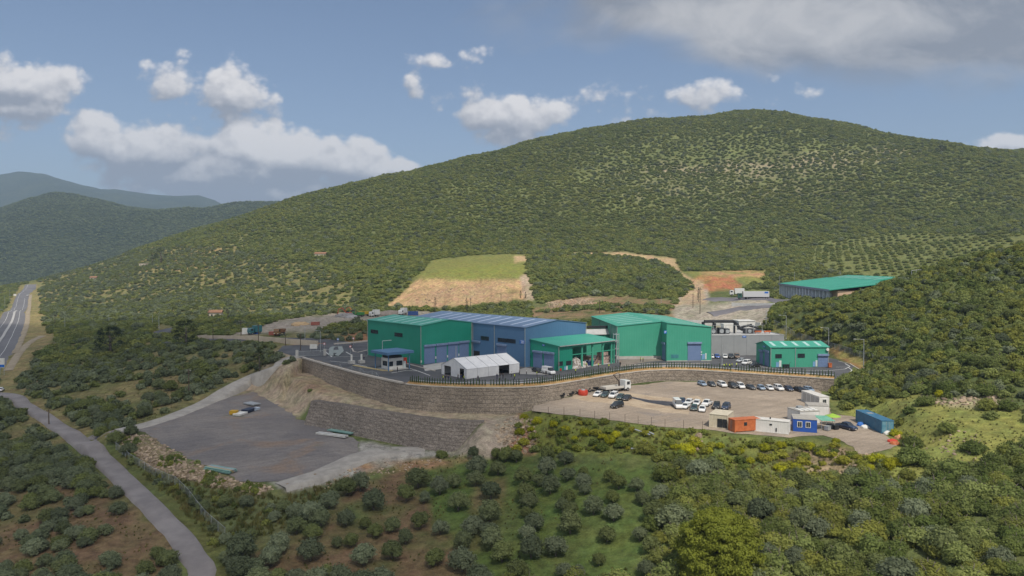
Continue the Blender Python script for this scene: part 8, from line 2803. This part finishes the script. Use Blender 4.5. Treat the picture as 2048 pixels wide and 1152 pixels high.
for i, (px, py, w, lb) in enumerate(((620, 783, 12, "small green bush on the ochre hump below the upper wall"), (1290, 905, 46, "dark spreading bush above the grove"), (1825, 925, 60, "large round bush at the edge of the meadow beside the red bundles"))):
    x, y, z = hit(px, py); r_ = w / 2 * math.hypot(x, y) / FPX
    plant_tree("evergreen_bush", EVR[i], TRK[i], x, y, z - .1, r_, .9, 0, lb, "bush", "single bushes", 90 + i)

# grass, reeds, rubble
tv, tf = [], []
rd = random.Random(3)
for k_ in range(22):
    a = rd.uniform(0, 6.28); r0 = rd.uniform(0, .30); b0 = Vector((r0 * math.cos(a), r0 * math.sin(a), -.03)); tip = b0 + Vector((rd.uniform(-.2, .2), rd.uniform(-.2, .2), rd.uniform(.25, .6)))
    s_ = Vector((math.cos(a + 1.5), math.sin(a + 1.5), 0)) * .05
    k0 = len(tv); tv += [b0 - s_, b0 + s_, tip]; tf.append((k0, k0 + 1, k0 + 2))
tuft = bpy.data.meshes.new("grass_tuft"); tuft.from_pydata(tv, [], tf); tuft.materials.append(M_grass)
X, Y, Z, px, py = candidates(70, 260, 1.05, 9)
inR = in_px(REEDS, px, py); inG = in_px(GROVE, px, py); inB = in_px(BROOMS, px, py); inM = in_px(MEAD, px, py)
den_ = np.where(inR, .95, np.where(inB, .75, np.where(inM, .55, np.where(inG, .10, .12)))) + fbm(X, Y, 6, 3, 61) * .8
k_ = (rg.rand(len(X)) < den_) & (px > -40) & (px < 2090) & (py < 1190)
sc = np.where(inR, 1.7, np.where(inB, 1.1, .7)) * rg.uniform(.6, 1.3, len(X))
scatter("grass", [tuft], np.stack([X, Y, Z], -1)[k_], np.stack([sc, sc, sc], -1)[k_], "tufts of grass and reeds on verge, meadow and scrub slope", 10)
rocks = []
for i in range(5):
    bm = bmesh.new(); bmesh.ops.create_icosphere(bm, subdivisions=2, radius=1)
    off = Vector((i * 7.7, 3, 1))
    for v_ in bm.verts: v_.co *= (1 + .5 * mnoise.noise(v_.co * 1.1 + off)); v_.co.z *= .7
    me = bpy.data.meshes.new("rock"); bm.to_mesh(me); bm.free(); me.materials.append(M_rock); rocks.append(me)
RP, RS_ = [], []
for poly, n_, lo_, hi_ in (([(250, 868), (300, 872), (380, 920), (470, 962), (555, 975), (520, 990), (400, 968), (300, 935), (244, 890)], 1000, .12, .50), ([(990, 852), (1035, 828), (1075, 845), (1070, 903), (1000, 905)], 260, .15, .5), ([(1600, 905), (1750, 905), (1720, 960), (1640, 955)], 45, .15, .5),
                           ([(1380, 865), (1405, 865), (1410, 900), (1380, 905)], 12, .3, .7), ([(1860, 795), (1990, 795), (1990, 812), (1870, 810)], 60, .2, .6), ([(1090, 606), (1180, 594), (1190, 606), (1100, 616)], 220, .3, .8), ([(810, 575), (1020, 565), (1030, 600), (840, 612)], 160, .2, .6), ([(1880, 850), (1990, 870), (1950, 920), (1850, 900)], 40, .15, .4),
                           ([(560, 965), (720, 930), (840, 915), (900, 912), (880, 925), (700, 965), (600, 990)], 130, .15, .45)):
    xs = [p[0] for p in poly]; ys = [p[1] for p in poly]
    c_ = 0
    while c_ < n_:
        a, b_ = rg.uniform(min(xs), max(xs)), rg.uniform(min(ys), max(ys))
        if not in_px(poly, np.array([a]), np.array([b_]))[0]: continue
        x, y, z = hit(a, b_); RP.append((x, y, z)); s = lo_ + (hi_ - lo_) * rg.rand() ** 2; RS_.append((s * rg.uniform(.8, 1.4), s, s * rg.uniform(.7, 1.1))); c_ += 1
scatter("rubble", rocks, RP, RS_, "pale broken rocks tipped on the banks", 12, True)

# ------------------------------------------------------------------ the cloud that shades the left and the foreground
SH_PX = [(-260, 640), (100, 652), (300, 640), (560, 640), (740, 630), (930, 626), (1010, 690), (1090, 728), (1165, 745), (1215, 758), (1120, 790), (1120, 825), (1260, 850), (1345, 868), (1375, 895), (1410, 940), (1500, 1000), (1480, 1060), (1400, 1110), (1330, 1160)]
SHW = [hit(u, v)[:2] for u, v in SH_PX] + [(20, 55), (-140, 40), (-320, 90), (-420, 250)]
CZ = 1250.0
k_ = CZ / SUN.z
shx, shy = SUN.x * k_, SUN.y * k_
xs = np.array([p[0] for p in SHW]); ys = np.array([p[1] for p in SHW])
gx = np.arange(xs.min() - 60, xs.max() + 60, 9.0); gy = np.arange(ys.min() - 60, ys.max() + 60, 9.0)
CX, CY = np.meshgrid(gx, gy)
sd = poly_sd(CX, CY, SHW) + fbm(CX, CY, 60, 4, 71) * 22
th_c = np.clip(-sd + 6, 0, None); th_c = 75 * (1 - np.exp(-th_c / 26.0)) * (1 + .5 * fbm(CX, CY, 45, 4, 72))
ins = th_c > 1.0
mb = MB(); idm = -np.ones(CX.shape, int); idb = -np.ones(CX.shape, int)
for (i, j) in zip(*np.nonzero(ins)):
    idm[i, j] = len(mb.v); mb.v.append((CX[i, j] + shx, CY[i, j] + shy, CZ + th_c[i, j] * .8)); idb[i, j] = len(mb.v); mb.v.append((CX[i, j] + shx, CY[i, j] + shy, CZ - th_c[i, j] * .2))
cell = ins[:-1, :-1] & ins[1:, :-1] & ins[:-1, 1:] & ins[1:, 1:]
for (i, j) in zip(*np.nonzero(cell)):
    t4 = [idm[i, j], idm[i, j + 1], idm[i + 1, j + 1], idm[i + 1, j]]; b4 = [idb[i, j], idb[i, j + 1], idb[i + 1, j + 1], idb[i + 1, j]]
    mb.f.append(tuple(int(q) for q in t4)); mb.f.append(tuple(int(q) for q in b4[::-1]))
    for (di, dj, e0, e1) in ((-1, 0, 0, 1), (0, 1, 1, 2), (1, 0, 2, 3), (0, -1, 3, 0)):
        a, c_ = i + di, j + dj
        if not (0 <= a < cell.shape[0] and 0 <= c_ < cell.shape[1] and cell[a, c_]):
            mb.f.append((int(b4[e0]), int(b4[e1]), int(t4[e1]), int(t4[e0])))
me = bpy.data.meshes.new("cloud"); me.from_pydata(mb.v, [], mb.f)
bm = bmesh.new(); bm.from_mesh(me); bmesh.ops.delete(bm, geom=[v for v in bm.verts if not v.link_faces], context='VERTS'); bmesh.ops.recalc_face_normals(bm, faces=bm.faces); bm.to_mesh(me); bm.free()
cl = bpy.data.objects.new("cloud", me); COL.objects.link(cl); tag(cl, kind='stuff')
m = bpy.data.materials.new("cloud_vapour"); m.use_nodes = True; t = NT(m.node_tree); t.n.clear()
vs_ = t.node('ShaderNodeVolumeScatter'); vs_.inputs['Color'].default_value = (.97, .97, .98, 1); vs_.inputs['Density'].default_value = CLOUD_DENSITY
vs_.inputs['Anisotropy'].default_value = .5
out = t.node('ShaderNodeOutputMaterial'); t.l.new(vs_.outputs[0], out.inputs['Volume'])
me.materials.append(m)

# ------------------------------------------------------------------ haze
mb = MB(); mb.box(-7800, 7800, -400, 9200, -75, 1020)
hz = mb.build("haze", bpy.data.materials.new("thin_haze")); tag(hz, kind='stuff')
m = hz.data.materials[0]; m.use_nodes = True; t = NT(m.node_tree); t.n.clear()
pv = t.node('ShaderNodeVolumePrincipled')
pv.inputs['Color'].default_value = (0.55, 0.74, 1.0, 1); pv.inputs['Density'].default_value = HAZE_DENSITY; pv.inputs['Anisotropy'].default_value = 0.1
out = t.node('ShaderNodeOutputMaterial'); t.l.new(pv.outputs[0], out.inputs['Volume'])
